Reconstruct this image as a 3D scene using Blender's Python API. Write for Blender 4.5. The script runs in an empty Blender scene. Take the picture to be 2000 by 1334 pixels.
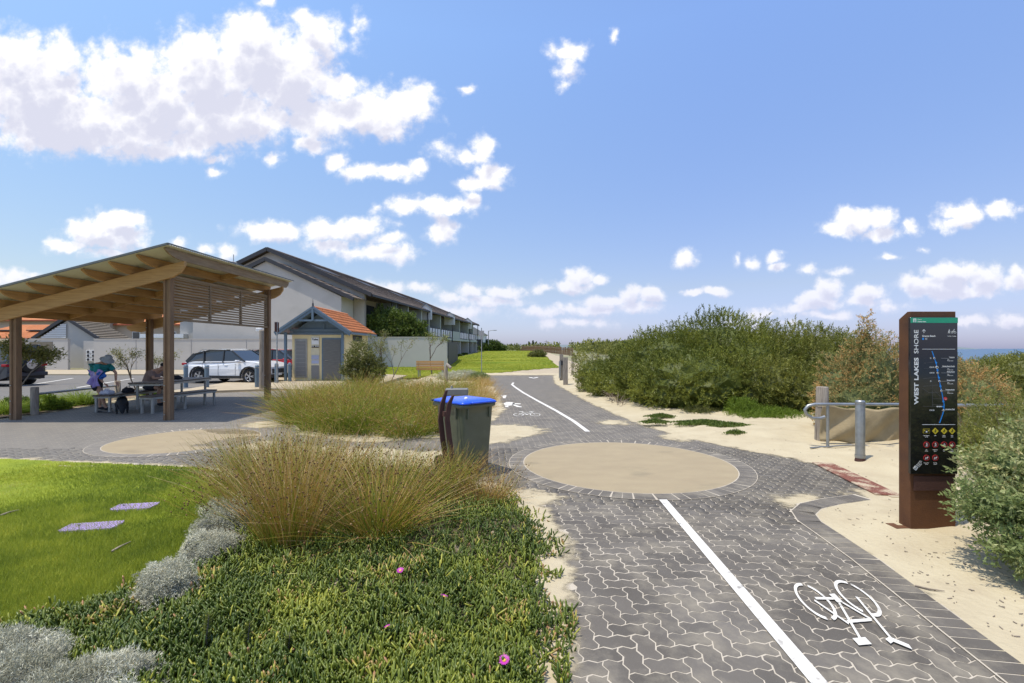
import bpy, bmesh, math, random
import numpy as np
from mathutils import Vector, Matrix, Euler
R = math.radians
SC = bpy.context.scene
COL = SC.collection
random.seed(7)
rng = np.random.default_rng(7)

# ------------------------------------------------------------------ camera
F = 927.0                       # focal length in photo pixels (2000 wide)
CH = 1.7                        # eye height
cd = bpy.data.cameras.new("camera")
cam = bpy.data.objects.new("camera", cd)
COL.objects.link(cam)
cd.sensor_width = 36.0
cd.lens = F / 2000.0 * 36.0
cd.shift_y = 14.0 / 2000.0
cd.clip_start = 0.05
cd.clip_end = 40000
cam.location = (0, 0, CH)
cam.rotation_euler = (R(90), 0, 0)
SC.camera = cam

# ------------------------------------------------------------------ light
SUN_DIR = Vector((-0.246, -0.134, 1.0)).normalized()      # towards the sun
sun_el = math.asin(SUN_DIR.z)
sun_az = math.atan2(SUN_DIR.x, SUN_DIR.y)                 # clockwise from +Y
ld = bpy.data.lights.new("sun", 'SUN')
ld.energy = 3.9
ld.angle = R(0.53)
ld.color = (1.0, 0.93, 0.81)
sun = bpy.data.objects.new("sun", ld)
COL.objects.link(sun)
sun.rotation_euler = SUN_DIR.to_track_quat('Z', 'Y').to_euler()

SC.view_settings.view_transform = 'Standard'
SC.view_settings.look = 'None'
SC.view_settings.gamma = 1.0
SC.view_settings.use_curve_mapping = False
SC.view_settings.exposure = 0.15

CLOUDS = [  # x, y, rx, ry in photo pixels, weight
 (60,190,150,95,1.25),(20,110,110,62,1),(110,110,70,50,1),(120,235,190,70,1.25),(240,150,110,75,1),(300,200,130,80,1.2),
 (250,260,190,48,1.1),(110,275,140,30,1),(400,150,110,100,1.2),(490,110,120,85,1.2),(490,60,70,38,1),(440,230,150,70,1.25),
 (560,150,110,90,1.2),(620,75,60,52,1),(600,45,32,28,.9),(380,270,110,38,1),(300,290,90,22,.7),(620,235,80,50,1),(690,215,100,50,1.1),(660,175,60,32,1),
 (800,205,58,48,1.1),(740,240,80,36,1),(600,280,42,22,.8),(700,60,20,40,.35),
 (535,312,20,18,.8),(418,332,16,14,.8),(420,308,26,9,.6),
 (655,318,28,24,.9),(700,338,55,17,.9),(775,340,45,15,.9),(815,328,24,16,.8),
 (942,295,26,36,.85),(915,305,40,20,.5),(870,295,38,24,.35),(960,345,38,28,1),(915,358,34,18,.9),
 (860,400,75,22,1),(795,400,58,22,.9),(920,395,24,26,.9),(865,440,36,36,.8),(735,405,16,12,.5),
 (640,450,75,26,1),(530,452,80,22,1),(700,440,70,22,.9),(640,475,55,20,.9),(690,495,40,18,.9),(760,470,40,16,.7),(745,492,70,17,1),(780,495,35,22,.9),
 (235,430,55,28,1.1),(190,455,70,34,1.1),(130,478,52,16,.9),(250,460,40,34,1),(200,495,60,12,.6),
 (400,485,24,14,.7),(440,490,22,20,.8),(350,475,20,14,.5),
 (1112,100,44,24,.62),(1105,135,26,34,.62),(1100,165,12,16,.4),(1198,68,8,14,.35),(910,177,22,13,.6),(515,6,26,14,.5),(695,35,12,20,.35),
 (20,545,50,20,.7),(60,540,30,10,.5),
 (1132,540,34,22,1),(1112,558,58,17,.95),(1172,550,16,14,.6),(1062,562,30,12,.6),(985,572,45,16,.85),(915,570,30,20,.85),(880,585,30,14,.6),(820,565,40,16,.7),(950,590,90,16,.55),
 (1268,578,36,20,1),(1235,580,30,22,.95),(1180,592,60,13,.8),(1150,605,90,14,.65),(1250,600,60,16,.6),(1060,612,60,16,.45),(1120,630,90,12,.45),(900,610,110,18,.35),
 (1343,504,30,18,.95),(1330,510,22,12,.8),(1400,568,30,11,.85),(1355,570,30,9,.6),
 (1675,430,52,28,1.05),(1720,430,36,24,1),(1640,448,34,18,.9),(1715,458,45,18,.9),(1778,440,20,16,.6),
 (1880,415,55,22,1.05),(1950,410,38,22,.95),(1860,438,38,16,.85),(1735,503,24,8,.55),(1800,482,10,8,.4),
 (1515,505,18,14,.75),(1522,522,22,11,.8),(1470,512,22,12,.5),(1441,506,10,13,.5),(1578,527,26,12,.55),(1640,530,30,10,.3),
 (1860,535,62,30,1.2),(1835,560,75,27,1.1),(1790,555,38,22,1),(1925,545,40,30,1),(1985,548,30,24,.9),(1900,570,60,16,.8),
 (1620,562,30,24,1),(1595,585,52,17,1),(1700,575,38,18,.9),(1690,590,70,14,.6),(1560,600,60,14,.5),(1490,610,50,12,.6),(1610,615,70,10,.6),
 (1890,630,50,14,.5),(1975,628,45,18,.6),(1740,600,60,14,.4),(1480,630,90,14,.3),(760,560,60,14,.5),
]

def nodes_of(tree):
    return tree.nodes, tree.links

def build_world():
    w = bpy.data.worlds.new("World")
    SC.world = w
    w.use_nodes = True
    nt = w.node_tree
    nt.nodes.clear()
    # cloud density as a node group
    g = bpy.data.node_groups.new("cloud_field", 'ShaderNodeTree')
    g.interface.new_socket("Vector", in_out='INPUT', socket_type='NodeSocketVector')
    g.interface.new_socket("Value", in_out='OUTPUT', socket_type='NodeSocketFloat')
    g.interface.new_socket("Soft", in_out='OUTPUT', socket_type='NodeSocketFloat')
    N, L = g.nodes, g.links
    gi = N.new('NodeGroupInput'); go = N.new('NodeGroupOutput')
    def vm(op, a, b=None, c=None, s=None):
        n = N.new('ShaderNodeVectorMath'); n.operation = op
        for i, v in enumerate((a, b, c)):
            if v is None: continue
            if hasattr(v, 'links') or hasattr(v, 'is_linked'): L.new(v, n.inputs[i])
            else: n.inputs[i].default_value = v
        if s is not None: n.inputs['Scale'].default_value = s
        return n
    def mt(op, *a, clamp=False):
        n = N.new('ShaderNodeMath'); n.operation = op; n.use_clamp = clamp
        for i, v in enumerate(a):
            if hasattr(v, 'is_linked'): L.new(v, n.inputs[i])
            else: n.inputs[i].default_value = v
        return n.outputs[0]
    def noise(vec, scale, detail, rough=.5):
        n = N.new('ShaderNodeTexNoise'); n.noise_dimensions = '3D'
        L.new(vec, n.inputs['Vector']); n.inputs['Scale'].default_value = scale
        n.inputs['Detail'].default_value = detail; n.inputs['Roughness'].default_value = rough
        return n
    n1 = noise(gi.outputs[0], 13.0, 5, .6)
    c1 = vm('SUBTRACT', n1.outputs['Color'], (.5, .5, .5))
    c2 = vm('SCALE', c1.outputs[0], s=.045)
    p = vm('ADD', gi.outputs[0], c2.outputs[0]).outputs[0]
    acc = None
    for x, y, rx, ry, wt in CLOUDS:
        wt = wt*.8+.24+(.12 if y > 540 else 0)
        cx, cy, ax, ay = (x-1000)/F, (681-y)/F, rx/F*1.22, ry/F*1.24
        q = vm('MULTIPLY_ADD', p, (1/ax, 1/ay, 0), (-cx/ax, -cy/ay, 0))
        ln = vm('LENGTH', q.outputs[0]).outputs['Value']
        v = mt('MULTIPLY_ADD', ln, -wt, wt)
        acc = v if acc is None else mt('MAXIMUM', acc, v)
    n2 = noise(gi.outputs[0], 28.0, 7, .62).outputs[0]
    vo = N.new('ShaderNodeTexVoronoi'); vo.inputs['Scale'].default_value = 26
    if hasattr(vo.inputs.get('Detail', None), 'default_value'): vo.inputs['Detail'].default_value = 2.0
    L.new(p, vo.inputs['Vector'])
    a = mt('MULTIPLY_ADD', mt('SUBTRACT', n2, .5), 1.15, acc)
    L.new(mt('MULTIPLY_ADD', mt('SUBTRACT', n2, .5), .55, mt('MULTIPLY_ADD', mt('SUBTRACT', .42, vo.outputs['Distance']), .5, acc)), go.inputs[1])
    b = mt('MULTIPLY_ADD', mt('SUBTRACT', .42, vo.outputs['Distance']), .34, a)
    L.new(b, go.inputs[0])

    N, L = nt.nodes, nt.links
    out = N.new('ShaderNodeOutputWorld'); bg = N.new('ShaderNodeBackground')
    L.new(bg.outputs[0], out.inputs[0])
    sky = N.new('ShaderNodeTexSky'); sky.sky_type = 'NISHITA'; sky.sun_disc = False
    sky.sun_elevation = sun_el; sky.sun_rotation = sun_az
    sky.air_density = 1.0; sky.dust_density = .6; sky.ozone_density = 2.0
    tc = N.new('ShaderNodeTexCoord')
    sx = N.new('ShaderNodeSeparateXYZ'); L.new(tc.outputs['Generated'], sx.inputs[0])
    X, Y, Z = sx.outputs
    front = mt('MAXIMUM', Y, .08)
    u = mt('DIVIDE', X, front); v = mt('DIVIDE', Z, front)
    cb = N.new('ShaderNodeCombineXYZ'); L.new(u, cb.inputs[0]); L.new(v, cb.inputs[1])
    def field(vec):
        gn = N.new('ShaderNodeGroup'); gn.node_tree = g; L.new(vec, gn.inputs[0]); return gn.outputs
    f0 = field(cb.outputs[0])[0]
    sh = N.new('ShaderNodeMapRange'); L.new(v, sh.inputs[0]); sh.inputs[1].default_value = .1; sh.inputs[2].default_value = .45; sh.inputs[3].default_value = .3; sh.inputs[4].default_value = 1.0
    off = N.new('ShaderNodeVectorMath'); off.operation = 'SCALE'; off.inputs[0].default_value = (-.018, .05, 0); L.new(sh.outputs[0], off.inputs['Scale'])
    up = vm('ADD', cb.outputs[0], off.outputs[0]).outputs[0]
    f1 = field(up)[1]
    # unseen cumulus carry on outside the frame, cover raised to warm the ambient light
    gen = noise(tc.outputs['Generated'], 4.2, 8, .58).outputs[0]
    gf = mt('MULTIPLY', mt('SUBTRACT', gen, .56), 5.0)
    inframe = mt('MULTIPLY', mt('MULTIPLY', mt('LESS_THAN', mt('ABSOLUTE', u), 1.15), mt('LESS_THAN', v, .80)), mt('GREATER_THAN', Y, .1))
    def smooth(val, lo, hi):
        m = N.new('ShaderNodeMapRange'); m.interpolation_type = 'SMOOTHSTEP'
        L.new(val, m.inputs[0]); m.inputs[1].default_value = lo; m.inputs[2].default_value = hi
        return m.outputs[0]
    a_in = mt('ADD', mt('MULTIPLY', smooth(f0, -.2, .42), .5), mt('MULTIPLY', smooth(f0, .02, .46), .5))
    a_out = mt('MULTIPLY', smooth(gf, 0, .4), smooth(Z, .02, .12))
    mixf = N.new('ShaderNodeMix'); L.new(inframe, mixf.inputs[0]); L.new(a_out, mixf.inputs[2]); L.new(a_in, mixf.inputs[3])
    thin = N.new('ShaderNodeMapRange'); L.new(v, thin.inputs[0]); thin.inputs[1].default_value = .03; thin.inputs[2].default_value = .3; thin.inputs[3].default_value = .74; thin.inputs[4].default_value = 1.0
    alpha = mt('MULTIPLY', mt('MULTIPLY', mixf.outputs[0], thin.outputs[0]), smooth(Z, -.002, .03))
    # cloud shading: thickness towards the light
    shade = smooth(f1, .0, .74)
    cr = N.new('ShaderNodeValToRGB'); L.new(shade, cr.inputs[0])
    e = cr.color_ramp.elements
    e[0].position = 0.0; e[0].color = (8.6, 8.5, 8.5, 1)
    e[1].position = 1.0; e[1].color = (5.6, 5.7, 6.75, 1)
    m = cr.color_ramp.elements.new(.35); m.color = (7.5, 7.5, 8.0, 1)
    # low clouds take the colour of the horizon air
    air = N.new('ShaderNodeMix'); air.data_type = 'RGBA'
    lowf = N.new('ShaderNodeMapRange'); L.new(v, lowf.inputs[0])
    lowf.inputs[1].default_value = .02; lowf.inputs[2].default_value = .22; lowf.inputs[3].default_value = .55; lowf.inputs[4].default_value = 0.0
    L.new(lowf.outputs[0], air.inputs[0]); L.new(cr.outputs[0], air.inputs[6]); air.inputs[7].default_value = (5.7, 5.6, 7.2, 1)
    # sky tint (the photograph's sky is a violet blue)
    tint = N.new('ShaderNodeMix'); tint.data_type = 'RGBA'; tint.blend_type = 'MULTIPLY'; tint.inputs[0].default_value = 1
    L.new(sky.outputs[0], tint.inputs[6])
    tr = N.new('ShaderNodeValToRGB'); L.new(Z, tr.inputs[0])
    e = tr.color_ramp.elements
    e[0].position = 0; e[0].color = (.72, .77, 1.33, 1)
    e[1].position = .55; e[1].color = (1.74, 1.80, 2.02, 1)
    m = tr.color_ramp.elements.new(.12); m.color = (1.12, 1.01, 1.13, 1)
    L.new(tr.outputs[0], tint.inputs[7])
    side = N.new('ShaderNodeMix'); side.data_type = 'RGBA'; side.blend_type = 'MULTIPLY'
    sr = N.new('ShaderNodeMapRange'); L.new(X, sr.inputs[0]); sr.inputs[1].default_value = .35; sr.inputs[2].default_value = -.7
    L.new(sr.outputs[0], side.inputs[0]); L.new(tint.outputs[2], side.inputs[6]); side.inputs[7].default_value = (1.12, 1.14, .98, 1)
    mx = N.new('ShaderNodeMix'); mx.data_type = 'RGBA'
    L.new(alpha, mx.inputs[0]); L.new(side.outputs[2], mx.inputs[6]); L.new(air.outputs[2], mx.inputs[7])
    L.new(mx.outputs[2], bg.inputs[0])
    bg.inputs[1].default_value = .118
    w.cycles.sampling_method = 'MANUAL'
    w.cycles.sample_map_resolution = 256
build_world()

# ------------------------------------------------------------------ materials
MATS = {}
def M(name, c1, c2=None, scale=6.0, rough=.7, bump=0.0, bscale=None, metal=0.0, detail=6, spec=.4, rnd=0.0,
      stretch=(1, 1, 1), c3=None, c3at=.62, c3scale=1.3, coat=0.0, coords='Object', trans=0, dist=.01, ior=None):
    if name in MATS: return MATS[name]
    m = bpy.data.materials.new(name); m.use_nodes = True
    nt = m.node_tree; N, L = nt.nodes, nt.links
    b = N['Principled BSDF']
    b.inputs['Roughness'].default_value = rough
    b.inputs['Metallic'].default_value = metal
    b.inputs['Specular IOR Level'].default_value = spec
    if coat: b.inputs['Coat Weight'].default_value = coat; b.inputs['Coat Roughness'].default_value = .05
    if coords == 'World':
        geo = N.new('ShaderNodeNewGeometry'); src = geo.outputs['Position']
    else:
        tcn = N.new('ShaderNodeTexCoord'); src = tcn.outputs[coords]
    mp = N.new('ShaderNodeMapping'); L.new(src, mp.inputs[0]); mp.inputs['Scale'].default_value = stretch
    col = None
    if c2 is None: c2 = tuple(x*.82 for x in c1)
    n = N.new('ShaderNodeTexNoise'); n.inputs['Scale'].default_value = scale; n.inputs['Detail'].default_value = detail
    n.inputs['Roughness'].default_value = .6
    L.new(mp.outputs[0], n.inputs['Vector'])
    cr = N.new('ShaderNodeValToRGB'); L.new(n.outputs[0], cr.inputs[0])
    cr.color_ramp.elements[0].position = .33; cr.color_ramp.elements[0].color = (*c2, 1)
    cr.color_ramp.elements[1].position = .67; cr.color_ramp.elements[1].color = (*c1, 1)
    col = cr.outputs[0]
    if c3 is not None:
        n3 = N.new('ShaderNodeTexNoise'); n3.inputs['Scale'].default_value = c3scale; n3.inputs['Detail'].default_value = 5
        L.new(mp.outputs[0], n3.inputs['Vector'])
        mr = N.new('ShaderNodeMapRange'); L.new(n3.outputs[0], mr.inputs[0]); mr.inputs[1].default_value = c3at-.08; mr.inputs[2].default_value = c3at+.08
        mx = N.new('ShaderNodeMix'); mx.data_type = 'RGBA'; L.new(mr.outputs[0], mx.inputs[0]); L.new(col, mx.inputs[6]); mx.inputs[7].default_value = (*c3, 1)
        col = mx.outputs[2]
    if rnd:
        oi = N.new('ShaderNodeObjectInfo')
        mr = N.new('ShaderNodeMapRange'); L.new(oi.outputs['Random'], mr.inputs[0]); mr.inputs[3].default_value = 1-rnd; mr.inputs[4].default_value = 1+rnd
        hv = N.new('ShaderNodeHueSaturation'); L.new(mr.outputs[0], hv.inputs['Value']); L.new(col, hv.inputs['Color']); col = hv.outputs[0]
    L.new(col, b.inputs['Base Color'])
    if bump:
        nb = N.new('ShaderNodeTexNoise'); nb.inputs['Scale'].default_value = bscale or scale*4; nb.inputs['Detail'].default_value = 5
        L.new(mp.outputs[0], nb.inputs['Vector'])
        bp = N.new('ShaderNodeBump'); bp.inputs['Strength'].default_value = bump; bp.inputs['Distance'].default_value = dist
        L.new(nb.outputs[0], bp.inputs['Height']); L.new(bp.outputs[0], b.inputs['Normal'])
    MATS[name] = m
    return m

def leaf_mat(name, cols, trans=.35, rough=.55, spec=.35):
    """colour along attribute v (0..1), with some light let through the leaf"""
    if name in MATS: return MATS[name]
    m = bpy.data.materials.new(name); m.use_nodes = True
    nt = m.node_tree; N, L = nt.nodes, nt.links
    b = N['Principled BSDF']; out = N['Material Output']
    b.inputs['Roughness'].default_value = rough; b.inputs['Specular IOR Level'].default_value = spec
    at = N.new('ShaderNodeAttribute'); at.attribute_name = 'v'
    cr = N.new('ShaderNodeValToRGB'); L.new(at.outputs['Fac'], cr.inputs[0])
    el = cr.color_ramp.elements
    for i, (p, c) in enumerate(cols):
        e = el[i] if i < 2 else el.new(p)
        e.position = p; e.color = (*c, 1)
    L.new(cr.outputs[0], b.inputs['Base Color'])
    if trans:
        t = N.new('ShaderNodeBsdfTranslucent'); L.new(cr.outputs[0], t.inputs[0])
        mx = N.new('ShaderNodeMixShader'); mx.inputs[0].default_value = trans
        L.new(b.outputs[0], mx.inputs[1]); L.new(t.outputs[0], mx.inputs[2]); L.new(mx.outputs[0], out.inputs[0])
    MATS[name] = m
    return m

# ------------------------------------------------------------------ object helpers
def tag(o, label=None, cat=None, group=None, kind=None):
    if label: o['label'] = label
    if cat: o['category'] = cat
    if group: o['group'] = group
    if kind: o['kind'] = kind
    return o

def thing(name, label, cat, loc=(0, 0, 0), rz=0.0, group=None):
    o = bpy.data.objects.new(name, None); COL.objects.link(o)
    o.location = loc; o.rotation_euler = (0, 0, rz)
    o.empty_display_size = .2
    return tag(o, label, cat, group)

def link(name, me, parent=None, loc=None, rot=None, scale=None):
    o = bpy.data.objects.new(name, me); COL.objects.link(o)
    if parent is not None: o.parent = parent
    if loc is not None: o.location = loc
    if rot is not None: o.rotation_euler = rot
    if scale is not None: o.scale = scale
    return o

def copy_tree(o, parent=None):
    c = o.copy(); COL.objects.link(c); c.parent = parent
    for ch in list(o.children): copy_tree(ch, c)
    return c

def fast_mesh(name, V, Fc, mat=None, attr=None, smooth=False):
    """V (n,3), Fc (m,k) all faces the same size"""
    V = np.asarray(V, np.float32); Fc = np.asarray(Fc, np.int32)
    me = bpy.data.meshes.new(name)
    m, k = Fc.shape
    me.vertices.add(len(V)); me.vertices.foreach_set('co', V.ravel())
    me.loops.add(m*k); me.loops.foreach_set('vertex_index', Fc.ravel())
    me.polygons.add(m); me.polygons.foreach_set('loop_start', np.arange(0, m*k, k, dtype=np.int32))
    if smooth: me.polygons.foreach_set('use_smooth', np.ones(m, bool))
    me.update(calc_edges=True)
    if attr is not None:
        a = me.attributes.new('v', 'FLOAT', 'POINT'); a.data.foreach_set('value', np.asarray(attr, np.float32))
    if mat: me.materials.append(mat)
    return me

class MB:
    """collects simple solids into one mesh"""
    def __init__(s): s.v = []; s.f = []; s.sm = []
    def add(s, V, Fc, smooth=False):
        k = len(s.v); s.v += [tuple(p) for p in V]; s.f += [tuple(i+k for i in f) for f in Fc]; s.sm += [smooth]*len(Fc)
        return s
    def box(s, c, d, rz=0.0, rot=None):
        x, y, z = d[0]/2, d[1]/2, d[2]/2
        P = [Vector((a*x, b*y, e*z)) for e in (-1, 1) for b in (-1, 1) for a in (-1, 1)]
        m = rot if rot is not None else Matrix.Rotation(rz, 3, 'Z')
        P = [m @ p + Vector(c) for p in P]
        return s.add(P, [(0, 2, 3, 1), (4, 5, 7, 6), (0, 1, 5, 4), (2, 6, 7, 3), (0, 4, 6, 2), (1, 3, 7, 5)])
    def bar(s, a, b, w, h, up=(0, 0, 1)):
        """box from a to b, w across, h along up"""
        a = Vector(a); b = Vector(b); d = (b-a); n = d.normalized(); u = Vector(up)
        sx = n.cross(u).normalized()*(w/2); uu = sx.cross(n).normalized()*(h/2)
        P = [a-sx-uu, a+sx-uu, a+sx+uu, a-sx+uu, b-sx-uu, b+sx-uu, b+sx+uu, b-sx+uu]
        return s.add(P, [(0, 1, 2, 3), (4, 7, 6, 5), (0, 4, 5, 1), (1, 5, 6, 2), (2, 6, 7, 3), (3, 7, 4, 0)])
    def cyl(s, a, b, r0, r1=None, n=14, caps=True, smooth=True):
        r1 = r0 if r1 is None else r1
        a = Vector(a); b = Vector(b); d = (b-a).normalized()
        t = Vector((1, 0, 0)) if abs(d.x) < .9 else Vector((0, 1, 0))
        e1 = d.cross(t).normalized(); e2 = d.cross(e1)
        P = [a+(e1*math.cos(q)+e2*math.sin(q))*r0 for q in [2*math.pi*i/n for i in range(n)]]
        P += [b+(e1*math.cos(q)+e2*math.sin(q))*r1 for q in [2*math.pi*i/n for i in range(n)]]
        s.add(P, [(i, (i+1) % n, n+(i+1) % n, n+i) for i in range(n)], smooth)
        if caps:
            s.add(P[:n], [tuple(range(n))[::-1]]); s.add(P[n:], [tuple(range(n))])
        return s
    def tube(s, pts, r, n=8):
        pts = [Vector(p) for p in pts]
        rr = r if isinstance(r, (list, tuple)) else [r]*len(pts)
        rings = []; e1 = None
        for i, p in enumerate(pts):
            d = (pts[min(i+1, len(pts)-1)]-pts[max(i-1, 0)]).normalized()
            if e1 is None:
                t = Vector((0, 0, 1)) if abs(d.z) < .9 else Vector((1, 0, 0)); e1 = d.cross(t).normalized()
            else: e1 = (e1-d*e1.dot(d)).normalized()
            e2 = d.cross(e1)
            rings.append([p+(e1*math.cos(q)+e2*math.sin(q))*rr[i] for q in [2*math.pi*j/n for j in range(n)]])
        P = [q for ring in rings for q in ring]
        fs = [(i*n+j, i*n+(j+1) % n, (i+1)*n+(j+1) % n, (i+1)*n+j) for i in range(len(pts)-1) for j in range(n)]
        s.add(P, fs, True)
        s.add(rings[0], [tuple(range(n))[::-1]]); s.add(rings[-1], [tuple(range(n))])
        return s
    def prism(s, poly, z0, z1, axis='z'):
        """extrude a 2-D outline; axis: z (x,y), y (x,z) or x (y,z)"""
        n = len(poly)
        def p3(p, t): return (p[0], p[1], t) if axis == 'z' else ((p[0], t, p[1]) if axis == 'y' else (t, p[0], p[1]))
        P = [p3(p, z0) for p in poly]+[p3(p, z1) for p in poly]
        return s.add(P, [tuple(range(n))[::-1], tuple(range(n, 2*n))]+[(i, (i+1) % n, n+(i+1) % n, n+i) for i in range(n)])
    def lathe(s, prof, c=(0, 0, 0), n=20, axis='z'):
        P = []
        for r, z in prof:
            for j in range(n):
                q = 2*math.pi*j/n
                v = (r*math.cos(q), r*math.sin(q), z) if axis == 'z' else (z, r*math.cos(q), r*math.sin(q))
                P.append((v[0]+c[0], v[1]+c[1], v[2]+c[2]))
        fs = [(i*n+j, i*n+(j+1) % n, (i+1)*n+(j+1) % n, (i+1)*n+j) for i in range(len(prof)-1) for j in range(n)]
        return s.add(P, fs, True)
    def sphere(s, c, r, n=12, m=8, sq=(1, 1, 1)):
        prof = [(math.sin(math.pi*i/m)*r, -math.cos(math.pi*i/m)*r) for i in range(m+1)]
        k = len(s.v)
        s.lathe([(max(a, 1e-4), b) for a, b in prof], (0, 0, 0), n)
        for i in range(k, len(s.v)):
            x, y, z = s.v[i]; s.v[i] = (x*sq[0]+c[0], y*sq[1]+c[1], z*sq[2]+c[2])
        return s
    def mesh(s, name, mat=None, bevel=0.0, fix=True):
        me = bpy.data.meshes.new(name)
        me.from_pydata(s.v, [], s.f)
        me.polygons.foreach_set('use_smooth', s.sm)
        if fix or bevel:
            bm = bmesh.new(); bm.from_mesh(me)
            if bevel:
                eds = [e for e in bm.edges if len(e.link_faces) == 2 and e.calc_face_angle(0) > R(50)]
                bmesh.ops.bevel(bm, geom=eds, offset=bevel, segments=1, affect='EDGES', clamp_overlap=True)
            bmesh.ops.recalc_face_normals(bm, faces=bm.faces)
            bm.to_mesh(me); bm.free()
        if mat: me.materials.append(mat)
        me.update()
        return me
    def build(s, name, mat=None, parent=None, bevel=0.0, loc=None, rot=None, fix=True):
        return link(name, s.mesh(name, mat, bevel, fix), parent, loc, rot)

def W(x, y, z=0.0):
    """ground point under photo pixel"""
    d = (CH-z)*F/(y-681.0)
    return ((x-1000)/F*d, d)

def sdf(P, poly):
    """signed distance to polygon, negative inside"""
    P = np.asarray(P, float); poly = np.asarray(poly, float)
    d = np.full(len(P), 1e9); inside = np.zeros(len(P), bool)
    n = len(poly)
    for i in range(n):
        a = poly[i]; b = poly[(i+1) % n]; e = b-a; w_ = P-a
        t = np.clip((w_@e)/(e@e+1e-12), 0, 1)
        q = w_-t[:, None]*e
        d = np.minimum(d, np.hypot(q[:, 0], q[:, 1]))
        c = (a[1] > P[:, 1]) != (b[1] > P[:, 1])
        with np.errstate(divide='ignore', invalid='ignore'):
            xi = (b[0]-a[0])*(P[:, 1]-a[1])/(b[1]-a[1]+1e-15)+a[0]
        inside ^= c & (P[:, 0] < xi)
    return np.where(inside, -d, d)

def smooth_poly(poly, it=2):
    p = np.asarray(poly, float)
    for _ in range(it):
        q = np.roll(p, -1, 0)
        p = np.stack([.75*p+.25*q, .25*p+.75*q], 1).reshape(-1, 2)
    return p

def vnoise(x, y, s=1.0, seed=0):
    """cheap smooth 2-D value noise, about -1..1"""
    r = np.random.default_rng(seed); T = r.uniform(-1, 1, (64, 64))
    x = np.asarray(x)*s; y = np.asarray(y)*s
    i = np.floor(x).astype(int); j = np.floor(y).astype(int); fx = x-i; fy = y-j
    fx = fx*fx*(3-2*fx); fy = fy*fy*(3-2*fy)
    g = lambda a, b: T[a % 64, b % 64]
    return (g(i, j)*(1-fx)+g(i+1, j)*fx)*(1-fy)+(g(i, j+1)*(1-fx)+g(i+1, j+1)*fx)*fy

def gz(x, y):
    x = np.asarray(x, float); y = np.asarray(y, float)
    rise = 0.02*np.clip(y-30, 0, 60)
    t = np.clip((x-24)/20, 0, 1); t = t*t*(3-2*t)
    return rise*(1-t)-6.0*t
def gzf(x, y): return float(gz(x, y))
# ------------------------------------------------------------------ ground
m_sand = M('sand', (.51, .44, .30), (.45, .38, .255), scale=2.2, rough=.95, bump=.5, bscale=60, coords='World', spec=.1, dist=.01)
m_joint = M('joint_sand', (.52, .46, .37), (.44, .385, .30), scale=8, rough=.95, coords='World', spec=.1)
m_far = M('dune_ground', (.30, .27, .16), (.10, .12, .05), scale=.05, rough=1, coords='World', c3=(.42, .36, .25), c3scale=.02)
m_asph = M('asphalt', (.175, .16, .14), (.14, .13, .115), scale=3, rough=.9, bump=.4, bscale=140, coords='World', c3=(.11, .11, .11), c3scale=.5, c3at=.66)
m_beige = M('beige_concrete', (.45, .37, .25), (.38, .31, .21), scale=1.5, rough=.9, bump=.2, bscale=90, coords='World')
m_disc = M('disc_concrete', (.355, .285, .175), (.315, .25, .155), scale=2.0, rough=.85, bump=.25, bscale=110, coords='World', c3=(.25, .205, .13), c3scale=1.4, c3at=.68, stretch=(1, 1.6, 1))
m_white = M('white_line_paint', (.74, .71, .64), (.62, .59, .52), scale=14, rough=.7, coords='World', c3=(.30, .28, .25), c3scale=16, c3at=.67)
m_soil = M('lawn_soil', (.10, .13, .03), (.07, .09, .02), scale=5, rough=1, coords='World')
m_bed = M('bark_mulch', (.34, .24, .15), (.16, .11, .07), scale=22, rough=1, coords='World', bump=1.0, bscale=40, dist=.03)
m_water = M('sea_water', (.035, .10, .17), (.028, .085, .15), scale=.02, rough=.35, coords='World', spec=.5, bump=.25, bscale=.35, dist=.4)

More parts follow.
